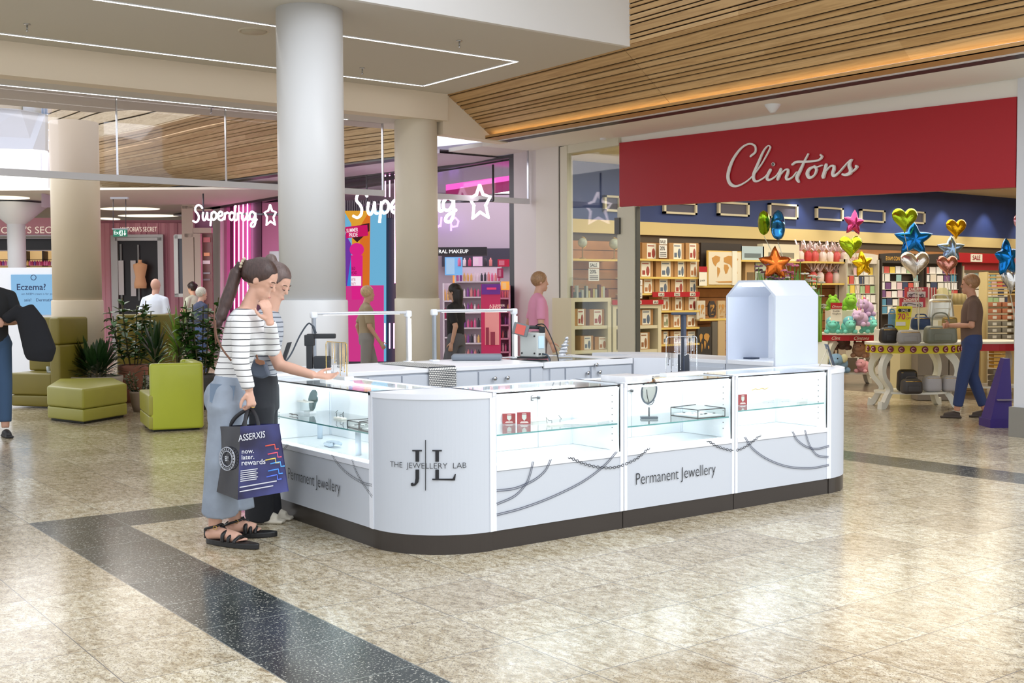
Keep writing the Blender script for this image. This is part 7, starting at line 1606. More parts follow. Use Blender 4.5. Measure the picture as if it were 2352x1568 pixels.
def leafy(t, c, z0, stems, H_, m, leafl, leafw, spread, nl=16, lean=.25):
    mb = MB(); ms = MB()
    for s in range(stems):
        a = s*2.399+.7; dr = Vector((math.cos(a), math.sin(a), 0)); b0 = c+dr*spread*.3+UZ*(z0-.05); hh = H_*R7.uniform(.65, 1.0); tp = c+dr*spread+UZ*(z0+hh)+Vector((R7.uniform(-1, 1), R7.uniform(-1, 1), 0))*lean*.2
        P = cr([b0, b0.lerp(tp, .5)+dr*.03, tp], 5); ms.tube(P, .008, 6)
        for k in range(nl):
            f = .2+.8*k/nl; i = min(len(P)-1, int(f*(len(P)-1))); q = P[i]; a2 = k*2.399+s; d2 = Vector((math.cos(a2), math.sin(a2), 0)); blade(mb, q, d2, R7.uniform(.1, .8), leafl*R7.uniform(.7, 1.15), leafw, R7.uniform(.2, .7), n=5, fold=.3)
    mb.build('foliage', m, t); ms.build('stem', mat((80, 74, 44), .7), t)
t, c = pot('potted_plant', 'dark spiky leaved plant in a wide stone bowl behind the ottoman', 222, 880, 15.2, .34, .40, (176, 164, 144), 'plant'); spiky(t, c, .40, 150, .30, .026, .9, .35, GR1, spread=.14, h=.26)
t, c = pot('potted_plant', 'tall sprawling plant with oval leaves in a terracotta pot beside the tall chair', 306, 860, 15.7, .20, .52, (150, 96, 74), 'plant'); leafy(t, c, .52, 9, .95, GR2, .16, .042, .30, 26); 
t, c = pot('potted_plant', 'small bushy plant in a low grey pot in front of the terracotta pot', 322, 885, 14.4, .13, .26, (140, 120, 104), 'plant'); leafy(t, c, .26, 10, .26, GR4, .05, .018, .16, 12)
t, c = pot('potted_plant', 'striped arching plant standing behind the lime chair', 412, 880, 14.9, .18, .50, (196, 190, 180), 'plant'); spiky(t, c, .62, 80, .36, .017, 1.3, .95, GR3, spread=.03, h=.32); 
t, c = pot('potted_plant', 'dark strap leaved plant between the terracotta pot and the striped plant', 358, 880, 15.2, .16, .40, (150, 142, 130), 'plant'); spiky(t, c, .45, 60, .34, .020, 1.0, .6, GR1, spread=.04, h=.40)
t, c = pot('potted_plant', 'tall glossy round leaved bush just behind the striped top woman', 462, 880, 14.7, .20, .45, (60, 58, 56), 'plant'); leafy(t, c, .45, 12, 1.0, GR2, .13, .046, .22, 30)
# ============================================================ PEOPLE
R8 = random.Random(5)
def remesh(mb, vox, sm=4, proj=None):
    me = bpy.data.meshes.new('tmp'); me.from_pydata([tuple(v) for v in mb.v], [], mb.f); me.update()
    bm = bmesh.new(); bm.from_mesh(me); bmesh.ops.recalc_face_normals(bm, faces=bm.faces[:]); bm.to_mesh(me); bm.free()
    o = bpy.data.objects.new('tmp', me); COL.objects.link(o)
    r = o.modifiers.new('r', 'REMESH'); r.mode = 'VOXEL'; r.voxel_size = vox; r.use_smooth_shade = True
    s = o.modifiers.new('s', 'SMOOTH'); s.factor = .5; s.iterations = sm
    dg = bpy.context.evaluated_depsgraph_get(); m2 = bpy.data.meshes.new_from_object(o.evaluated_get(dg))
    out = MB(); out.v = [v.co.copy() for v in m2.vertices]; out.f = [list(p.vertices) for p in m2.polygons]; out.m = [0]*len(out.f); out.sm = [True]*len(out.f)
    bpy.data.objects.remove(o); bpy.data.meshes.remove(me); bpy.data.meshes.remove(m2); return out
def rotm(ax, ang): return Matrix.Rotation(ang, 3, ax)
def hand(mb, w, d, pn, s=1.0, curl=.3, thumb=1, spread=.12):
    """w wrist, d direction of the fingers, pn palm normal (fingers curl towards it)"""
    d = d.normalized(); pn = (pn-d*pn.dot(d)).normalized(); x = d.cross(pn).normalized()
    mb.tube([w-d*.02*s, w+d*.02*s, w+d*.055*s, w+d*.088*s], [.024*s, .026*s, .031*s, .029*s], 12, ell=(pn, .5))
    for k, (off, ln) in enumerate(((-.027, .062), (-.009, .074), (.009, .080), (.026, .070))):
        q = w+d*.082*s+x*off*s*thumb; a = (d+x*thumb*off*spread*30*.3).normalized(); P = [q-a*.01, q]
        cur = a; c_ = curl*(1+.15*k if thumb > 0 else 1+.1*(3-k))
        for j, f in enumerate((.45, .32, .25)):
            cur = rotm(x, -c_*(.6 if j == 0 else 1)) @ cur if (rotm(x, -.1) @ a).dot(pn) > a.dot(pn) else rotm(x, c_*(.6 if j == 0 else 1)) @ cur
            q = q+cur*ln*f*s; P.append(q)
        mb.tube(P, [.0098*s, .0096*s, .009*s, .0082*s, .0068*s], 8)
    tb = w+d*.02*s+x*thumb*.022*s; td = (d*.62+x*thumb*.62+pn*.35).normalized(); mb.tube([tb, tb+td*.035*s, tb+td*.055*s+d*.012*s, tb+td*.062*s+d*.036*s], [.014*s, .0115*s, .0105*s, .008*s], 8)
def headmesh(mb, c, F, U, s=1.0, male=False):
    F = F.normalized(); U = (U-F*U.dot(F)).normalized(); S = F.cross(U)
    rt = Matrix((S, F, U)).transposed()
    mb.ball(c+U*.022*s-F*.008*s, (.072*s, .092*s, .096*s), seg=20, rot=rt); mb.ball(c-U*.048*s+F*.030*s, (.052*s, .056*s, .062*s), seg=16, rot=rt)
    mb.ball(c-U*.090*s+F*.066*s, (.026*s, .022*s, .020*s), seg=10, rot=rt); mb.ball(c-U*.005*s+F*.058*s, (.050*s, .030*s, .05*s), seg=12, rot=rt)
    mb.tube([c+U*.016*s+F*.080*s, c-U*.012*s+F*.094*s, c-U*.026*s+F*.099*s], [.007*s, .0095*s, .0115*s], 8); mb.ball(c-U*.058*s+F*.086*s, (.022*s, .012*s, .008*s), seg=8, rot=rt); mb.ball(c-U*.070*s+F*.084*s, (.019*s, .011*s, .008*s), seg=8, rot=rt)
    for u in (-1, 1): mb.ball(c+S*u*.073*s-F*.006*s-U*.005*s, (.007*s, .017*s, .029*s), seg=10, rot=rt); mb.ball(c+S*u*.034*s+F*.070*s+U*.020*s, (.022*s, .012*s, .008*s), seg=8, rot=rt)
    return S, F, U
def torso(mb, J, S, r, k, g=0.0, low=True):
    pts = [J['pelvis'], J['pelvis'].lerp(J['belly'], .5), J['belly'], J['chest'], J['chest'].lerp(J['neckb'], .55), J['neckb']]
    mb.tube(pts, [x+g for x in r], 24, ell=(S, k))
ARM = (.046, .040, .036, .030, .024); LEG = (.088, .074, .056, .052, .036)
def limb(mb, a, b, c, r, g=0.0, seg=16):
    mb.tube([a, a.lerp(b, .5), b, b.lerp(c, .4), c], [x+g for x in r], seg); mb.ball(b, r[2]+g, seg=14); mb.ball(a, r[0]+g, seg=14)
SKIN = mat((214, 168, 146), .5, noise=.05, nscale=12); SKIN2 = mat((198, 146, 120), .5); 
def smoothedge(mb, it=14):
    from collections import Counter, defaultdict
    ct = Counter()
    for f in mb.f:
        for a, b in zip(f, f[1:]+f[:1]): ct[(min(a, b), max(a, b))] += 1
    nb = defaultdict(list)
    for (a, b), n in ct.items():
        if n == 1: nb[a].append(b); nb[b].append(a)
    for _ in range(it):
        new = {v: (mb.v[v]+sum((mb.v[x] for x in xs), Vector()))/(1+len(xs)) for v, xs in nb.items()}
        for v, p in new.items(): mb.v[v] = p
def eyes(t, c, S, F, U, s, brow=(70, 48, 38)):
    for u in (-1, 1):
        mb = MB(); mb.ball(c+S*u*.032*s+F*.0765*s+U*.004*s, (.0125*s, .009*s, .0085*s), seg=12, rot=Matrix((S, F, U)).transposed()); mb.build('eyelid', mat((196, 146, 126), .5), t)
        mb = MB(); mb.tube([c+S*u*.020*s+F*.0845*s-U*.001*s, c+S*u*.032*s+F*.087*s-U*.004*s, c+S*u*.044*s+F*.081*s-U*.001*s], .0018*s, 6); mb.build('eyelash', mat((40, 28, 26), .8), t)
        mb = MB(); mb.tube([c+S*u*.018*s+F*.085*s+U*.026*s, c+S*u*.034*s+F*.083*s+U*.030*s, c+S*u*.05*s+F*.073*s+U*.026*s], .0026*s, 6); mb.build('eyebrow', mat(brow, .8), t)
    mb = MB(); mb.ball(c-U*.0635*s+F*.093*s, (.018*s, .0042*s, .0062*s), seg=10, rot=Matrix((S, F, U)).transposed()); mb.build('lips', mat((190, 126, 114), .5), t)
def hairmat(c):
    k = ('hair', c)
    if k in MC: return MC[k]
    m = bpy.data.materials.new('hair'); m.use_nodes = True; nt = m.node_tree; b = nt.nodes['Principled BSDF']
    tc = N(nt, 'ShaderNodeTexCoord'); mp = N(nt, 'ShaderNodeMapping'); mp.inputs['Scale'].default_value = (60, 60, 14); nt.links.new(tc.outputs['Object'], mp.inputs[0]); n = N(nt, 'ShaderNodeTexNoise'); n.inputs['Scale'].default_value = 2; n.inputs['Detail'].default_value = 4; nt.links.new(mp.outputs[0], n.inputs['Vector'])
    r = N(nt, 'ShaderNodeMixRGB'); r.inputs[1].default_value = L([x*.55 for x in c]); r.inputs[2].default_value = L([min(255, x*1.35) for x in c]); nt.links.new(n.outputs['Fac'], r.inputs[0]); nt.links.new(r.outputs[0], b.inputs['Base Color']); b.inputs['Roughness'].default_value = .42
    bp = N(nt, 'ShaderNodeBump'); bp.inputs['Strength'].default_value = .5; bp.inputs['Distance'].default_value = .004; nt.links.new(n.outputs['Fac'], bp.inputs['Height']); nt.links.new(bp.outputs[0], b.inputs['Normal']); MC[k] = m; return m
def stripemat(base, line, pitch, duty, key, warp=.012):
    m = bpy.data.materials.new(key); m.use_nodes = True; nt = m.node_tree; b = nt.nodes['Principled BSDF']; tc = N(nt, 'ShaderNodeTexCoord'); sp = N(nt, 'ShaderNodeSeparateXYZ'); nt.links.new(tc.outputs['Object'], sp.inputs[0])
    n = N(nt, 'ShaderNodeTexNoise'); n.inputs['Scale'].default_value = 5; nt.links.new(tc.outputs['Object'], n.inputs['Vector'])
    def ma(op, a, c):
        q = N(nt, 'ShaderNodeMath', operation=op)
        for i, x in enumerate((a, c)):
            if isinstance(x, (int, float)): q.inputs[i].default_value = x
            else: nt.links.new(x, q.inputs[i])
        return q.outputs[0]
    z = ma('ADD', sp.outputs[2], ma('MULTIPLY', n.outputs['Fac'], warp)); f = ma('FRACT', ma('DIVIDE', z, pitch), 0); k = ma('LESS_THAN', f, duty)
    mx = N(nt, 'ShaderNodeMixRGB'); mx.inputs[1].default_value = L(base); mx.inputs[2].default_value = L(line); nt.links.new(k, mx.inputs[0]); nt.links.new(mx.outputs[0], b.inputs['Base Color']); b.inputs['Roughness'].default_value = .85; return m
def shoe(mb, ank, toe, h=.07, w_=.042):
    f = toe-ank; f.z = 0; L_ = f.length; f.normalize(); s = f.cross(UZ); base = Vector((ank.x, ank.y, 0)); heel = base-f*.055
    mb.rbox(base+f*(L_*.42)+UZ*.012, f*(L_+.09), s*w_*2, UZ*.024, .012); mb.tube([heel+UZ*.035+f*.02, base+f*.04+UZ*.045, base+f*L_*.6+UZ*.036, base+f*L_*.95+UZ*.03], [.034, .040, .038, .026], 12)
# ---------- woman in the striped top (nearest)
d = 6.55
P = lambda px, py, dd=0.0: Dp(px, py, d+dd)
w1 = thing('person', 'woman in a white top with thin black stripes, pale jeans and black sandals, holding a shopping bag', 'person', Zp(520, 1262))
w1['label'] = 'woman with ponytail, striped white top, pale wide jeans and black sandals at the counter'
J = dict(pelvis=P(531, 905, .14), belly=P(540, 830, .14), chest=P(560, 755, .14), neckb=P(566, 706, .14))
S1 = FV.copy()
ht = P(600, 643, .14); Fh = (RV*.86-FV*.08-UZ*.50); Uh = UZ
JA = dict(sN=P(553, 741, .01), eN=P(553, 835, -.04), wN=P(573, 897, -.04), sF=P(578, 737, .29), eF=P(626, 800, .16), wF=P(620, 738, .02))
JL = dict(hN=P(524, 925, .06), kN=P(508, 1058, .02), aN=Zp(489, 1252)+UZ*.085+FV*.04, hF=P(532, 925, .22), kF=P(535, 1058, .26), aF=Zp(538, 1236)+UZ*.085+FV*.02)
toeN = Zp(568, 1258); toeF = Zp(602, 1232)
mb = MB()
torso(mb, J, S1, [.085, .09, .082, .096, .085, .045], [1.35, 1.3, 1.3, 1.45, 1.55, 1.2])
mb.tube([J['neckb']-UZ*.03, P(576, 690, .14), ht-UZ*.03-RV*.015], [.052, .043, .044], 16)
headmesh(mb, ht, Fh, Uh, 1.02)
for sd in ('N', 'F'): limb(mb, JA['s'+sd], JA['e'+sd], JA['w'+sd], ARM); limb(mb, JL['h'+sd], JL['k'+sd], JL['a'+sd], LEG)
hand(mb, JA['wN'], (-UZ+RV*.12), (-RV*.6+FV*.5), .98, 1.05, thumb=-1); hand(mb, JA['wF'], (UZ*.95-RV*.22), (-RV*.55+FV*.8), .98, .50, thumb=1)
for a, tt in ((JL['aN'], toeN), (JL['aF'], toeF)):
    f = tt-a; f.z = 0; LL = f.length; f.normalize(); bse = Vector((a.x, a.y, .035)); s_ = f.cross(UZ)
    mb.tube([a, bse+UZ*.035-f*.0], [.034, .036], 12); mb.ball(bse-f*.03+UZ*.022, (.034, .034, .036), seg=12); mb.tube([bse-f*.02+UZ*.025, bse+f*.06+UZ*.035, bse+f*LL*.75+UZ*.014], [.034, .036, .034], 12)
    for k in range(5): q = bse+f*(LL*.80)+s_*(-.028+.014*k)+UZ*.008; mb.tube([q, q+f*(.028-.003*k)], [.010-.001*k, .008-.001*k], 8)
remesh(mb, .0062, 3).build('body', SKIN, w1)
headS, headF, headU = (Fh.normalized().cross((UZ-Fh.normalized()*Fh.normalized().z).normalized())), Fh.normalized(), (UZ-Fh.normalized()*Fh.normalized().z).normalized()
eyes(w1, ht, headS, headF, headU, 1.02)
# top
mb = MB(); torso(mb, dict(pelvis=P(530, 868, .14), belly=P(541, 828, .14), chest=P(561, 757, .14), neckb=P(563, 708, .14)), S1, [.098, .098, .096, .112, .098, .058], [1.25, 1.28, 1.25, 1.38, 1.55, 1.25])
mb.tube([P(588, 760, .14), P(596, 785, .14), P(590, 812, .14)], [.05, .062, .05], 16, ell=(FV, 1.7))
for sd in ('N', 'F'): limb(mb, JA['s'+sd], JA['e'+sd], JA['w'+sd].lerp(JA['e'+sd], .06), (.058, .050, .047, .042, .035), .003)
remesh(mb, .008, 10).build('top', stripemat((232, 232, 232), (34, 36, 44), .0345, .13, 'stripes1'), w1)
# jeans: wide legs
JEAN = mat((150, 160, 174), .9, noise=.20, nscale=7, bump=.5)
mb = MB(); mb.tube([P(534, 862, .14), P(531, 890, .14), P(526, 930, .14), P(522, 970, .14)], [.096, .110, .118, .11], 24, ell=(S1, [1.35, 1.6, 1.7, 1.6]))
mb.ball(P(508, 915, .14), (.10, .12, .12), seg=14)
hemN = Vector((JL['aN'].x, JL['aN'].y, 0))+UZ*P(505, 1184).z+RV*.035; hemF = Vector((JL['aF'].x, JL['aF'].y, 0))+UZ*(P(505, 1170, .25).z)+RV*.02
mb.tube([JL['hN'], JL['hN'].lerp(JL['kN'], .5), JL['kN'], JL['kN'].lerp(hemN, .5), hemN], [.105, .098, .092, .098, .108], 20); mb.tube([JL['hF'], JL['hF'].lerp(JL['kF'], .5), JL['kF'], JL['kF'].lerp(hemF, .5), hemF], [.105, .098, .092, .096, .10], 20)
remesh(mb, .010, 4).build('jeans', JEAN, w1)
mb = MB(); mb.prism([P(483, 880, -.012), P(541, 886, -.005), P(535, 925, -.02), P(505, 932, -.03), P(482, 922, -.02)], -FV*.006); mb.build('back_pocket', mat((112, 128, 148), .9), w1)
# sandals
SAND = mat((24, 24, 26), .4)
for a, tt in ((JL['aN'], toeN), (JL['aF'], toeF)):
    f = tt-a; f.z = 0; LL = f.length; f.normalize(); s_ = f.cross(UZ); base = Vector((a.x, a.y, 0))
    mb = MB(); pts = []
    for k in range(28):
        q = 2*math.pi*k/28; pts.append(base+f*(LL*.42+.03+(LL*.5+.075)*math.cos(q))+s_*(.044+.006*math.cos(q))*math.sin(q)*1.05)
    mb.prism(pts, UZ*.032); o = mb.build('sandal', SAND, w1); b_ = o.modifiers.new('b', 'BEVEL'); b_.width = .006; b_.segments = 2; b_.limit_method = 'ANGLE'
    for (x, hh, ww) in ((LL*.40, .082, .012), (LL*.58, .068, .011), (LL*.76, .056, .011)):
        mb = MB(); mb.tube(cr([base+f*x+s_*.045+UZ*.03, base+f*x+s_*.040+UZ*(hh-.012), base+f*(x+.005)+UZ*(hh+.006), base+f*x-s_*.040+UZ*(hh-.012), base+f*x-s_*.045+UZ*.03]), ww*.75, 8, ell=(f, 1.4)); mb.build('strap', SAND, o)
    mb = MB(); mb.tube(cr([base+f*.03+UZ*.118, base+f*.08+UZ*.098, base+f*LL*.5+UZ*.082, base+f*LL*.82+UZ*.056]), .007, 8); mb.tube(cr([base-f*.064+UZ*.075, base-f*.03+s_*.042+UZ*.095, base+f*.035+s_*.030+UZ*.112, base+f*.05+UZ*.120, base+f*.035-s_*.030+UZ*.112, base-f*.03-s_*.042+UZ*.095, base-f*.064+UZ*.075]), .0075, 8); mb.tube([base-f*.062+UZ*.03, base-f*.066+UZ*.08], .014, 8); mb.build('strap', SAND, o)
    mb = MB(); mb.tube([base+f*.02-FV*.044+UZ*.105+(RV*math.cos(k)+UZ*math.sin(k))*.012 for k in range(6)], .0022, 5, closed=True); mb.build('buckle', GOLD, o)
# hair
HB = hairmat((64, 46, 42))
mb = MB(); rt = Matrix((headS, headF, headU)).transposed(); hc = ht+headU*.034-headF*.020
mb.ball(hc, (.084, .100, .097), seg=22, rot=rt); mb.ball(hc-headF*.062-headU*.02, (.062, .05, .07), seg=14, rot=rt)
cut = MB(); 
tie = P(557, 606, .14); mb.ball(hc.lerp(tie, .45), .062, seg=16); mb.tube([hc.lerp(tie, .35), hc.lerp(tie, .7), tie], [.055, .045, .026], 14)
full = remesh(mb, .007, 2)
# keep the face free: drop hair faces in front of the hairline
keepf = []
for f in full.f:
    c_ = sum((full.v[i] for i in f), Vector())/len(f)-ht; x, y = c_.dot(headF), c_.dot(headU)
    if not (x > .052 and y < .074) and not (x > .004 and y < -.020+x*1.1) and y > -.085: keepf.append(f)
full.f = keepf; full.m = [0]*len(keepf); full.sm = [True]*len(keepf); smoothedge(full)
o = full.build('hair', HB, w1); so = o.modifiers.new('s', 'SOLIDIFY'); so.thickness = .006
mb = MB(); mb.tube(cr([tie-RV*.005, P(543, 625, .14), P(532, 660, .12), P(519, 695, .10), P(508, 725, .07), P(499, 752, .04)], 5), [.027]*5+[.036]*6+[.038]*6+[.032]*5+[.022]*3+[.008], 14, ell=(FV, 1.3)); mb.build('ponytail', HB, w1)
mb = MB()
for k in range(12): a_ = k*.5236; mb.ball(tie+headU*.0+(UZ*.8+RV*.3).normalized()*math.cos(a_)*.032+FV*math.sin(a_)*.032, .010, seg=8)
mb.build('hair_tie', mat((186, 168, 146), .5, noise=.6, nscale=70), w1)
mb = MB(); mb.tube(cr([P(494, 735, -.03), P(497, 770, -.045), P(510, 800, -.055), P(531, 828, -.06)]), .006, 6, ell=(FV, .5)); mb.tube(cr([P(494, 700, .0), P(492, 740, -.03), P(496, 790, -.04)]), .0045, 6); mb.build('bag_strap', mat((110, 74, 56), .6), w1)
mb = MB(); c = JA['wN']-UZ*.095; mb.tube([c+RV*.02-FV*.01+(RV*math.cos(k*.785)+FV*math.sin(k*.785))*.010 for k in range(8)], .0018, 5, closed=True); mb.build('finger_ring', GOLD, w1)
# tote bag in her hand
dB = 6.40
Q = lambda px, py, dd=0.0: Dp(px, py, dB+dd)
tb_ = thing('shopping_bag', 'large glossy black and blue shopping bag hanging from the hand of the striped woman', 'bag', Q(575, 1160))
BAGK = mat((30, 32, 44), .22, coat=.5)
def bagmat():
    m = bpy.data.materials.new('bagblue'); m.use_nodes = True; nt = m.node_tree; b = nt.nodes['Principled BSDF']; tc = N(nt, 'ShaderNodeTexCoord'); n = N(nt, 'ShaderNodeTexNoise'); n.inputs['Scale'].default_value = 4; nt.links.new(tc.outputs['Object'], n.inputs['Vector']); r = N(nt, 'ShaderNodeValToRGB'); e = r.color_ramp.elements; e[0].position = .35; e[0].color = L((36, 34, 66)); e[1].position = .65; e[1].color = L((78, 84, 150)); nt.links.new(n.outputs['Fac'], r.inputs[0]); nt.links.new(r.outputs[0], b.inputs['Base Color']); b.inputs['Roughness'].default_value = .25; return m
BAGB = bagmat()
a0, a1, a2, a3 = Q(552, 979), Q(641, 973), Q(663, 1128), Q(546, 1148); bq = -RV*.105+FV*.11
b0_, b3_ = Q(499, 979, .11), Q(495, 1128, .11); b1_, b2_ = a1+(b0_-a0), a2+(b3_-a3)
def face(pts, m, name, n=6):
    mb = MB(); A_, B_, C_, D_2 = [Vector(p) for p in pts]; vs = []; fs = []
    nrm = (B_-A_).cross(D_2-A_).normalized()
    for i in range(n+1):
        for j in range(n+1): u, v = i/n, j/n; p = A_.lerp(B_, u).lerp(D_2.lerp(C_, u), v); vs.append(p+nrm*.006*math.sin(u*7+v*4)*math.sin(math.pi*u)*math.sin(math.pi*v))
    for i in range(n):
        for j in range(n): k = i*(n+1)+j; fs.append((k, k+1, k+n+2, k+n+1))
    o2 = len(vs); vs += [v+nrm*.003 for v in vs]; fs += [tuple(o2+i for i in f)[::-1] for f in fs]
    mb.add(vs, fs, 0, True); return mb.build(name, m, tb_)
face((a0, a1, a2, a3), BAGB, 'front_panel'); face((b0_, a0, a3, b3_), BAGK, 'side_panel'); face((b1_, b0_, b3_, b2_), BAGK, 'back_panel'); face((a1, b1_, b2_, a2), BAGB, 'side_panel'); 
mb = MB(); cen = (a3+a2+b3_+b2_)/4-UZ*.03; mb.add([a3, a2, b2_, b3_, cen], [(0, 4, 1), (1, 4, 2), (2, 4, 3), (3, 4, 0), (0, 1, 2, 3)]); mb.build('bottom', mat((72, 72, 78), .4), tb_)
hp = JA['wN']-UZ*.105
for (u, v) in ((a0.lerp(a1, .12), a0.lerp(a1, .5)), (b0_.lerp(b1_, .2), b0_.lerp(b1_, .6))): mb = MB(); mb.tube(cr([u-UZ*.05, u.lerp(hp, .5)-RV*.01, hp+UZ*.002, v.lerp(hp, .5)+RV*.01, v-UZ*.05]), .011, 8, ell=(FV, .35)); mb.build('handle', mat((26, 26, 32), .5), tb_)
fu = (a1-a0); fv = (a3-a0); fn = fu.cross(-UZ).normalized()*-1; fn = fn if fn.dot(FV) < 0 else -fn
FP = lambda u, v: a0.lerp(a1, u).lerp(a3.lerp(a2, u), v)+fn*.010
mb = MB(); textmb(mb, 'ASSERXIS', FP(-.02, .20), (FP(.98, .16)-FP(-.02, .20)), UZ, .052, ext=.001, sx=.72, off=.01)
textmb(mb, 'now.', FP(.06, .37), fu, UZ, .036, ext=.001, off=.012); textmb(mb, 'later.', FP(.06, .45), fu, UZ, .036, ext=.001, off=.012); textmb(mb, 'rewards', FP(.06, .53), fu, UZ, .042, ext=.001, off=.012)
for k in range(6): p0, p1 = FP(.05, .60+k*.028), FP(.42-.03*(k % 2), .60+k*.028); mb.prism([p0, p1, p1-UZ*.005, p0-UZ*.005], fn*.001)
for v_, u1 in ((.82, .8), (.88, .72)): p0, p1 = FP(.04, v_), FP(u1, v_-.01); mb.prism([p0, p1, p1-UZ*.006, p0-UZ*.006], fn*.001)
mb.build('lettering', mat((226, 228, 236), .4), tb_)
for k, (u0, v0, col) in enumerate(((.62, .30, (220, 90, 70)), (.66, .42, (230, 90, 110)), (.60, .50, (226, 200, 90)), (.70, .56, (90, 170, 240)), (.64, .66, (80, 150, 240)), (.60, .74, (90, 120, 230)))):
    mb = MB(); pts = [FP(u0, v0), FP(u0+.22, v0-.01), FP(u0+.22, v0+.06), FP(u0+.30, v0+.06)]; mb.tube(pts, .0035, 6); mb.build('maze_print', mat(col, .4, 0, .3), tb_)
sn = (a0-b0_).cross(UZ).normalized(); sn = sn if sn.dot(FV) < 0 else -sn; sc_ = b0_.lerp(a0, .55).lerp(b3_.lerp(a3, .55), .46)+sn*.014; su = (a0-b0_).normalized()
for rr in (.066, .044): mb = MB(); mb.tube([sc_+su*math.cos(k*.2618)*rr*.98+UZ*math.sin(k*.2618)*rr for k in range(24)], .0028, 6, closed=True); mb.build('roundel_print', mat((190, 194, 204), .4), tb_)
mb = MB(); textmb(mb, 'B!', sc_-su*.018-UZ*.012, su, UZ, .04, ext=.001, off=.01)
for k in range(20): a_ = k*.314; q = sc_+su*math.cos(a_)*.055+UZ*math.sin(a_)*.055; mb.obox(q, su*.006, UZ*.010, sn*.001)
mb.build('roundel_lettering', mat((200, 204, 212), .4), tb_)
# ---------- second woman, behind
d = 7.22
w2 = thing('person', 'woman in grey striped tee and black trousers reaching a bare arm over the counter', 'person', Zp(600, 1208))
J = dict(pelvis=P(598, 900, 0), belly=P(604, 830, 0), chest=P(612, 765, 0), neckb=P(618, 712, 0)); ht2 = P(634, 650, 0); Fh2 = (RV*.74-FV*.20-UZ*.46)
JA = dict(sN=P(606, 752, -.13), eN=P(642, 838, -.14), wN=P(722, 862, -.16), sF=P(614, 745, .16), eF=P(606, 830, .12), wF=P(612, 832, -.05))
JA['eF'] = P(598, 838, .14); JA['wF'] = P(612, 806, -.04)
JL = dict(hN=P(594, 930, -.09), kN=P(594, 1055, -.08), aN=Zp(596, 1200)+UZ*.09, hF=P(602, 930, .09), kF=P(606, 1055, .08), aF=Zp(612, 1196)+UZ*.09+FV*.05)
mb = MB(); torso(mb, J, S1, [.085, .09, .082, .092, .082, .045], [1.35, 1.3, 1.3, 1.45, 1.55, 1.2]); mb.tube([J['neckb']-UZ*.03, ht2-UZ*.05], [.05, .048], 14); headmesh(mb, ht2, Fh2, UZ, 1.0)
for sd in ('N', 'F'): limb(mb, JA['s'+sd], JA['e'+sd], JA['w'+sd], (.050, .045, .041, .036, .026))
for sd in ('N', 'F'): limb(mb, JL['h'+sd], JL['k'+sd], JL['a'+sd], LEG)
hand(mb, JA['wN'], (RV*1.0-UZ*.10), (UZ*.85-FV*.4), 1.0, .28, thumb=-1); hand(mb, JA['wF'], (RV*.25-UZ*.9), (-FV*.3-RV*.6), .95, .7, thumb=1)
remesh(mb, .0065, 3).build('body', SKIN, w2)
hF2 = Fh2.normalized(); hU2 = (UZ-hF2*hF2.z).normalized(); hS2 = hF2.cross(hU2); eyes(w2, ht2, hS2, hF2, hU2, 1.0)
mb = MB(); torso(mb, dict(J, pelvis=P(598, 865, 0)), S1, [.10, .098, .095, .106, .095, .058], [1.2, 1.28, 1.25, 1.38, 1.5, 1.25]); mb.tube([JA['sN'], JA['sN'].lerp(JA['eN'], .28)], [.062, .062], 16); mb.ball(JA['sN'], .060); mb.tube([JA['sF'], JA['sF'].lerp(JA['eF'], .45)], [.06, .056], 16)
remesh(mb, .009, 4).build('tee', stripemat((176, 180, 188), (86, 92, 104), .030, .22, 'stripes2'), w2)
mb = MB(); mb.tube([P(600, 858, 0), P(598, 890, 0), P(597, 940, 0)], [.098, .115, .12], 24, ell=(S1, [1.4, 1.6, 1.6])); 
for sd in ('N', 'F'): hm = JL['a'+sd]-UZ*.055; mb.tube([JL['h'+sd], JL['k'+sd], JL['k'+sd].lerp(hm, .5), hm], [.10, .092, .088, .092], 18)
remesh(mb, .012, 4).build('trousers', mat((34, 36, 42), .85, bump=.2, nscale=12), w2)
for sd in ('N', 'F'):
    mb = MB(); a_ = Vector((JL['a'+sd].x, JL['a'+sd].y, 0)); shoe(mb, a_, a_+RV*.13-FV*.02); remesh(mb, .007, 2).build('shoe', mat((222, 214, 196), .6), w2)
H2 = hairmat((96, 80, 76)); mb = MB(); rt = Matrix((hS2, hF2, hU2)).transposed(); hc = ht2+hU2*.034-hF2*.020; mb.ball(hc, (.084, .102, .098), seg=22, rot=rt); bun = hc-hF2*.085+hU2*.075; mb.ball(bun, .040, seg=12); mb.ball(hc.lerp(bun, .4), .062, seg=14); mb.tube([hc.lerp(bun, .4), bun], [.05, .035], 12)
full = remesh(mb, .008, 2); keepf = []
for f in full.f:
    c_ = sum((full.v[i] for i in f), Vector())/len(f)-ht2; x, y = c_.dot(hF2), c_.dot(hU2)
    if not (x > .050 and y < .072) and not (x > .004 and y < -.020+x*1.1) and y > -.08: keepf.append(f)
full.f = keepf; full.m = [0]*len(keepf); full.sm = [True]*len(keepf); smoothedge(full); o = full.build('hair', H2, w2); so = o.modifiers.new('s', 'SOLIDIFY'); so.thickness = .006
t = thing('crossbody_bag', 'small dark grey crossbody bag with tan flap hanging between the two women', 'bag', P(593, 870, -.24))
mb = MB(); mb.prism([P(a, b, -.27) for a, b in ((573, 826), (607, 830), (618, 862), (603, 870), (580, 865), (575, 848))], FV*.07); o = mb.build('body', mat((84, 92, 106), .8), t, bevel=.012)
mb = MB(); mb.prism([P(a, b, -.275) for a, b in ((586, 824), (607, 828), (609, 836), (598, 838), (588, 833))], -FV*.008); mb.build('flap', mat((150, 104, 76), .5), t)
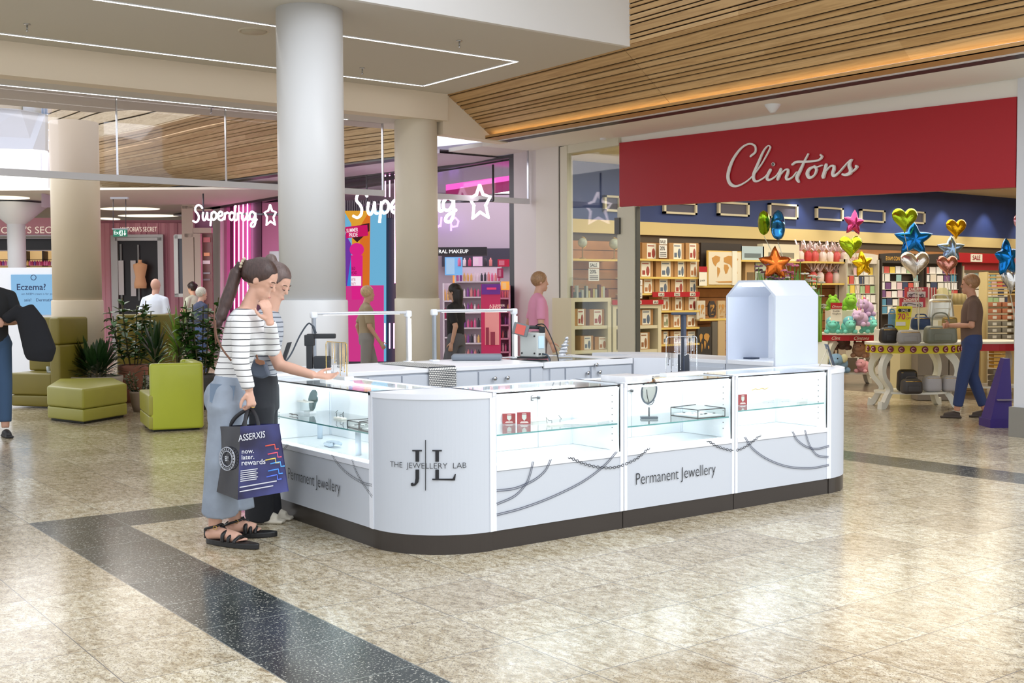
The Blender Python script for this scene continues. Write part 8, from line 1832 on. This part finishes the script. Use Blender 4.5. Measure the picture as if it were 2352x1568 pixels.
mb = MB(); mb.tube(cr([P(591, 824, -.26), P(588, 800, -.24), P(585, 778, -.2), P(596, 745, -.15)]), .006, 6, ell=(FV, .5)); mb.tube(cr([P(571, 830, -.26), P(576, 815, -.27), P(587, 812, -.27), P(592, 826, -.26)]), .006, 6); mb.build('strap', mat((140, 100, 76), .5), t)
# ---------- passers-by
def walker(label, px, d, H, yaw, top, bottom, skin=(200, 156, 132), hair=(70, 52, 44), hstyle='short', stride=.3, sleeves=.45, shoes=(40, 40, 44), py=None, sit=False, armpose=None, sole_y=None, lean=0, belly=0):
    base = Dp(px, 800, d); base.z = 0; F = (FV*math.cos(yaw)+RV*math.sin(yaw)).normalized(); S = F.cross(UZ).normalized()
    t = thing('person', label, 'person', base); X = lambda f, s, z: base+F*f+S*s+UZ*z*H
    if sit:
        zs = -.25; hp = .0
    J = dict(pelvis=X(0, 0, .53), belly=X(.01+lean*.3, 0, .62), chest=X(.0+lean, 0, .74), neckb=X(-.01+lean*1.5, 0, .83)); hc = X(.03+lean*2, 0, .925)
    sh = {u: X(-.0+lean*1.3, u*.108*H, .790) for u in (-1, 1)}; el = {u: X(-.04+u*stride*.25+lean, u*.135*H, .635) for u in (-1, 1)}; wr = {u: X(.06+u*stride*.45+lean, u*.130*H, .50) for u in (-1, 1)}
    if armpose: 
        for u in (-1, 1): el[u] = X(.02, u*.15*H, .645); wr[u] = X(.24, u*armpose*H, .64 if armpose > .0 else .6)
    hipj = {u: X(0, u*.05*H, .52) for u in (-1, 1)}; kn = {u: X(-u*stride*.35+.04, u*.055*H, .285) for u in (-1, 1)}; an = {u: X(-u*stride, u*.05*H, .05) for u in (-1, 1)}
    k = H/1.70; mb = MB(); torso(mb, J, S, [.098*k+belly*.5, .10*k+belly, .10*k+belly, .108*k+belly*.4, .09*k, .05*k], [1.4, 1.35, 1.3, 1.45, 1.7, 1.3]); mb.tube([J['neckb']-UZ*.03, hc-UZ*.05], [.055*k, .052*k], 12); Sh, Fh_, Uh_ = headmesh(mb, hc, F-UZ*.1, UZ, k)
    for u in (-1, 1): limb(mb, sh[u], el[u], wr[u], [x*k*1.05 for x in ARM], seg=10); limb(mb, hipj[u], kn[u], an[u], [x*k for x in LEG], seg=10); hand(mb, wr[u], (wr[u]-el[u]), -S*u+F*.2, k, .5, thumb=u)
    remesh(mb, .0095, 3).build('body', mat(skin, .55), t)
    mb = MB(); torso(mb, dict(J, pelvis=X(0, 0, .51)), S, [.118*k+belly*.7, .118*k+belly, .118*k+belly, .122*k+belly*.4, .104*k, .066*k], [1.35, 1.32, 1.3, 1.42, 1.65, 1.3])
    for u in (-1, 1):
        if sleeves > .5: limb(mb, sh[u], el[u], wr[u].lerp(el[u], .08), [x*k+.014 for x in ARM], seg=12)
        else: mb.ball(sh[u], .058*k); mb.tube([sh[u], sh[u].lerp(el[u], sleeves*2)], [.058*k, .057*k], 12)
    for u in (-1, 1): mb.tube([J['neckb'], sh[u]], [.050*k, .055*k], 12)
    remesh(mb, .013, 6).build('top', mat(top, .85, bump=.2, nscale=9), t)
    mb = MB(); mb.tube([X(0, 0, .585), X(0, 0, .52), X(0, 0, .47)], [.110*k+belly*.5, .120*k+belly*.4, .105*k], 20, ell=(S, [1.4, 1.62, 1.6]))
    for u in (-1, 1): hm = kn[u].lerp(an[u], .86); mb.tube([hipj[u], kn[u], hm], [.10*k, .072*k, .058*k], 14); mb.ball(kn[u], .072*k)
    remesh(mb, .013, 4).build('trousers', mat(bottom, .85, bump=.15, nscale=12), t)
    for u in (-1, 1): mb = MB(); a_ = Vector((an[u].x, an[u].y, 0)); shoe(mb, a_, a_+F*.15*k); remesh(mb, .009, 2).build('shoe', mat(shoes, .6), t)
    if hstyle != 'bald':
        mb = MB(); rt = Matrix((Sh, Fh_, Uh_)).transposed(); h0 = hc+Uh_*.032*k-Fh_*.02*k; mb.ball(h0, (.086*k, .102*k, .098*k), seg=18, rot=rt)
        if hstyle == 'long': mb.tube([h0-Fh_*.04, hc-Fh_*.06-UZ*.10, hc-Fh_*.07-UZ*.24], [.08, .075, .05], 14)
        if hstyle == 'curly':
            for q in range(26): a_, b_ = R8.uniform(0, 6.28), R8.uniform(0, 1.5); mb.ball(h0+rt @ Vector((.085*math.cos(a_)*math.cos(b_), .10*math.sin(a_)*math.cos(b_), .10*math.sin(b_))), .026, seg=8)
        full = remesh(mb, .011, 2); kf = []
        for f in full.f:
            c_ = sum((full.v[i] for i in f), Vector())/len(f)-hc; x, y = c_.dot(Fh_), c_.dot(Uh_)
            if not (x > .055*k and y < .060*k) and not (x > 0 and y < -.03*k+x*.9): kf.append(f)
        full.f = kf; full.m = [0]*len(kf); full.sm = [True]*len(kf); smoothedge(full, 6); o = full.build('hair', hairmat(hair), t); so = o.modifiers.new('s', 'SOLIDIFY'); so.thickness = .006
    if d < 14:
        for u in (-1, 1): mb = MB(); mb.ball(hc+Sh*u*.032*k+Fh_*.084*k+Uh_*.006*k, .006*k, seg=8); mb.build('eye', BLACK, t)
    return t, X, J, hc, el, wr
m1 = walker('man in black tee and blue jeans at the left edge, jacket over his arm', -20, 11.9, 1.86, 2.5, (34, 36, 40), (58, 84, 116), (196, 150, 128), (60, 50, 44), 'short', .12, .42, (40, 40, 44), armpose=.04)
X = m1[1]; mb = MB(); c = Dp(78, 745, 11.75); mb.tube([c+UZ*.18-RV*.10, c-UZ*.0-RV*.02, c-UZ*.28+RV*.06, c-UZ*.38+RV*.05], [.10, .15, .17, .13], 16, ell=(FV, .6)); mb.tube([c+UZ*.16-RV*.12, c+UZ*.05-RV*.30], [.07, .06], 12); jk = remesh(mb, .012, 22).build('jacket', mat((30, 32, 38), .9, bump=.3, nscale=10)); tag(jk, 'black jacket draped over the arm of the man at the left edge', 'jacket')
mb = MB(); c = m1[2]['chest']+m1[5]*0 if False else m1[2]['chest']-FV*.125+RV*.06; mb.ball(c, (.035, .035, .05), seg=10); mb.build('chest_print', mat((196, 160, 50), .6), m1[0])
walker('bald man in a white shirt seen from behind, walking past the plants', 358, 19.3, 1.77, .25, (214, 220, 232), (44, 44, 52), (206, 160, 140), (0, 0, 0), 'bald', .14, .42, belly=.02)
walker('young man with curly dark hair and pale tee looking at a phone', 446, 24.5, 1.76, -1.2, (196, 200, 180), (50, 54, 66), (206, 160, 130), (40, 28, 24), 'curly', .05, .42, armpose=.05)
walker('grey haired woman in a dark blue cardigan beyond the round leaved bush', 462, 19.6, 1.62, .9, (58, 66, 92), (70, 90, 130), (214, 170, 150), (196, 186, 174), 'short', .08, .9)
walker('blonde woman in a sand coloured top passing in front of the pride poster', 842, 16.2, 1.60, 1.3, (164, 146, 118), (140, 136, 132), (200, 156, 130), (186, 158, 120), 'short', .22, .42)
walker('person with long dark hair in black passing the pharmacy entrance', 1048, 15.6, 1.62, -1.2, (34, 32, 34), (96, 96, 102), (200, 156, 132), (34, 26, 24), 'long', .2, .42)
walker('person in a pink shirt passing between the pharmacy and the card shop', 1236, 14.0, 1.74, 1.4, (222, 150, 180), (120, 112, 120), (206, 160, 136), (150, 116, 84), 'short', .12, .42)
w9 = walker('man in a brown and navy top and blue trousers walking past the bag table', 2232, 13.15, 1.67, -1.25, (104, 82, 70), (46, 62, 104), (196, 144, 116), (150, 112, 78), 'short', .16, .42, (60, 48, 40), armpose=.02)
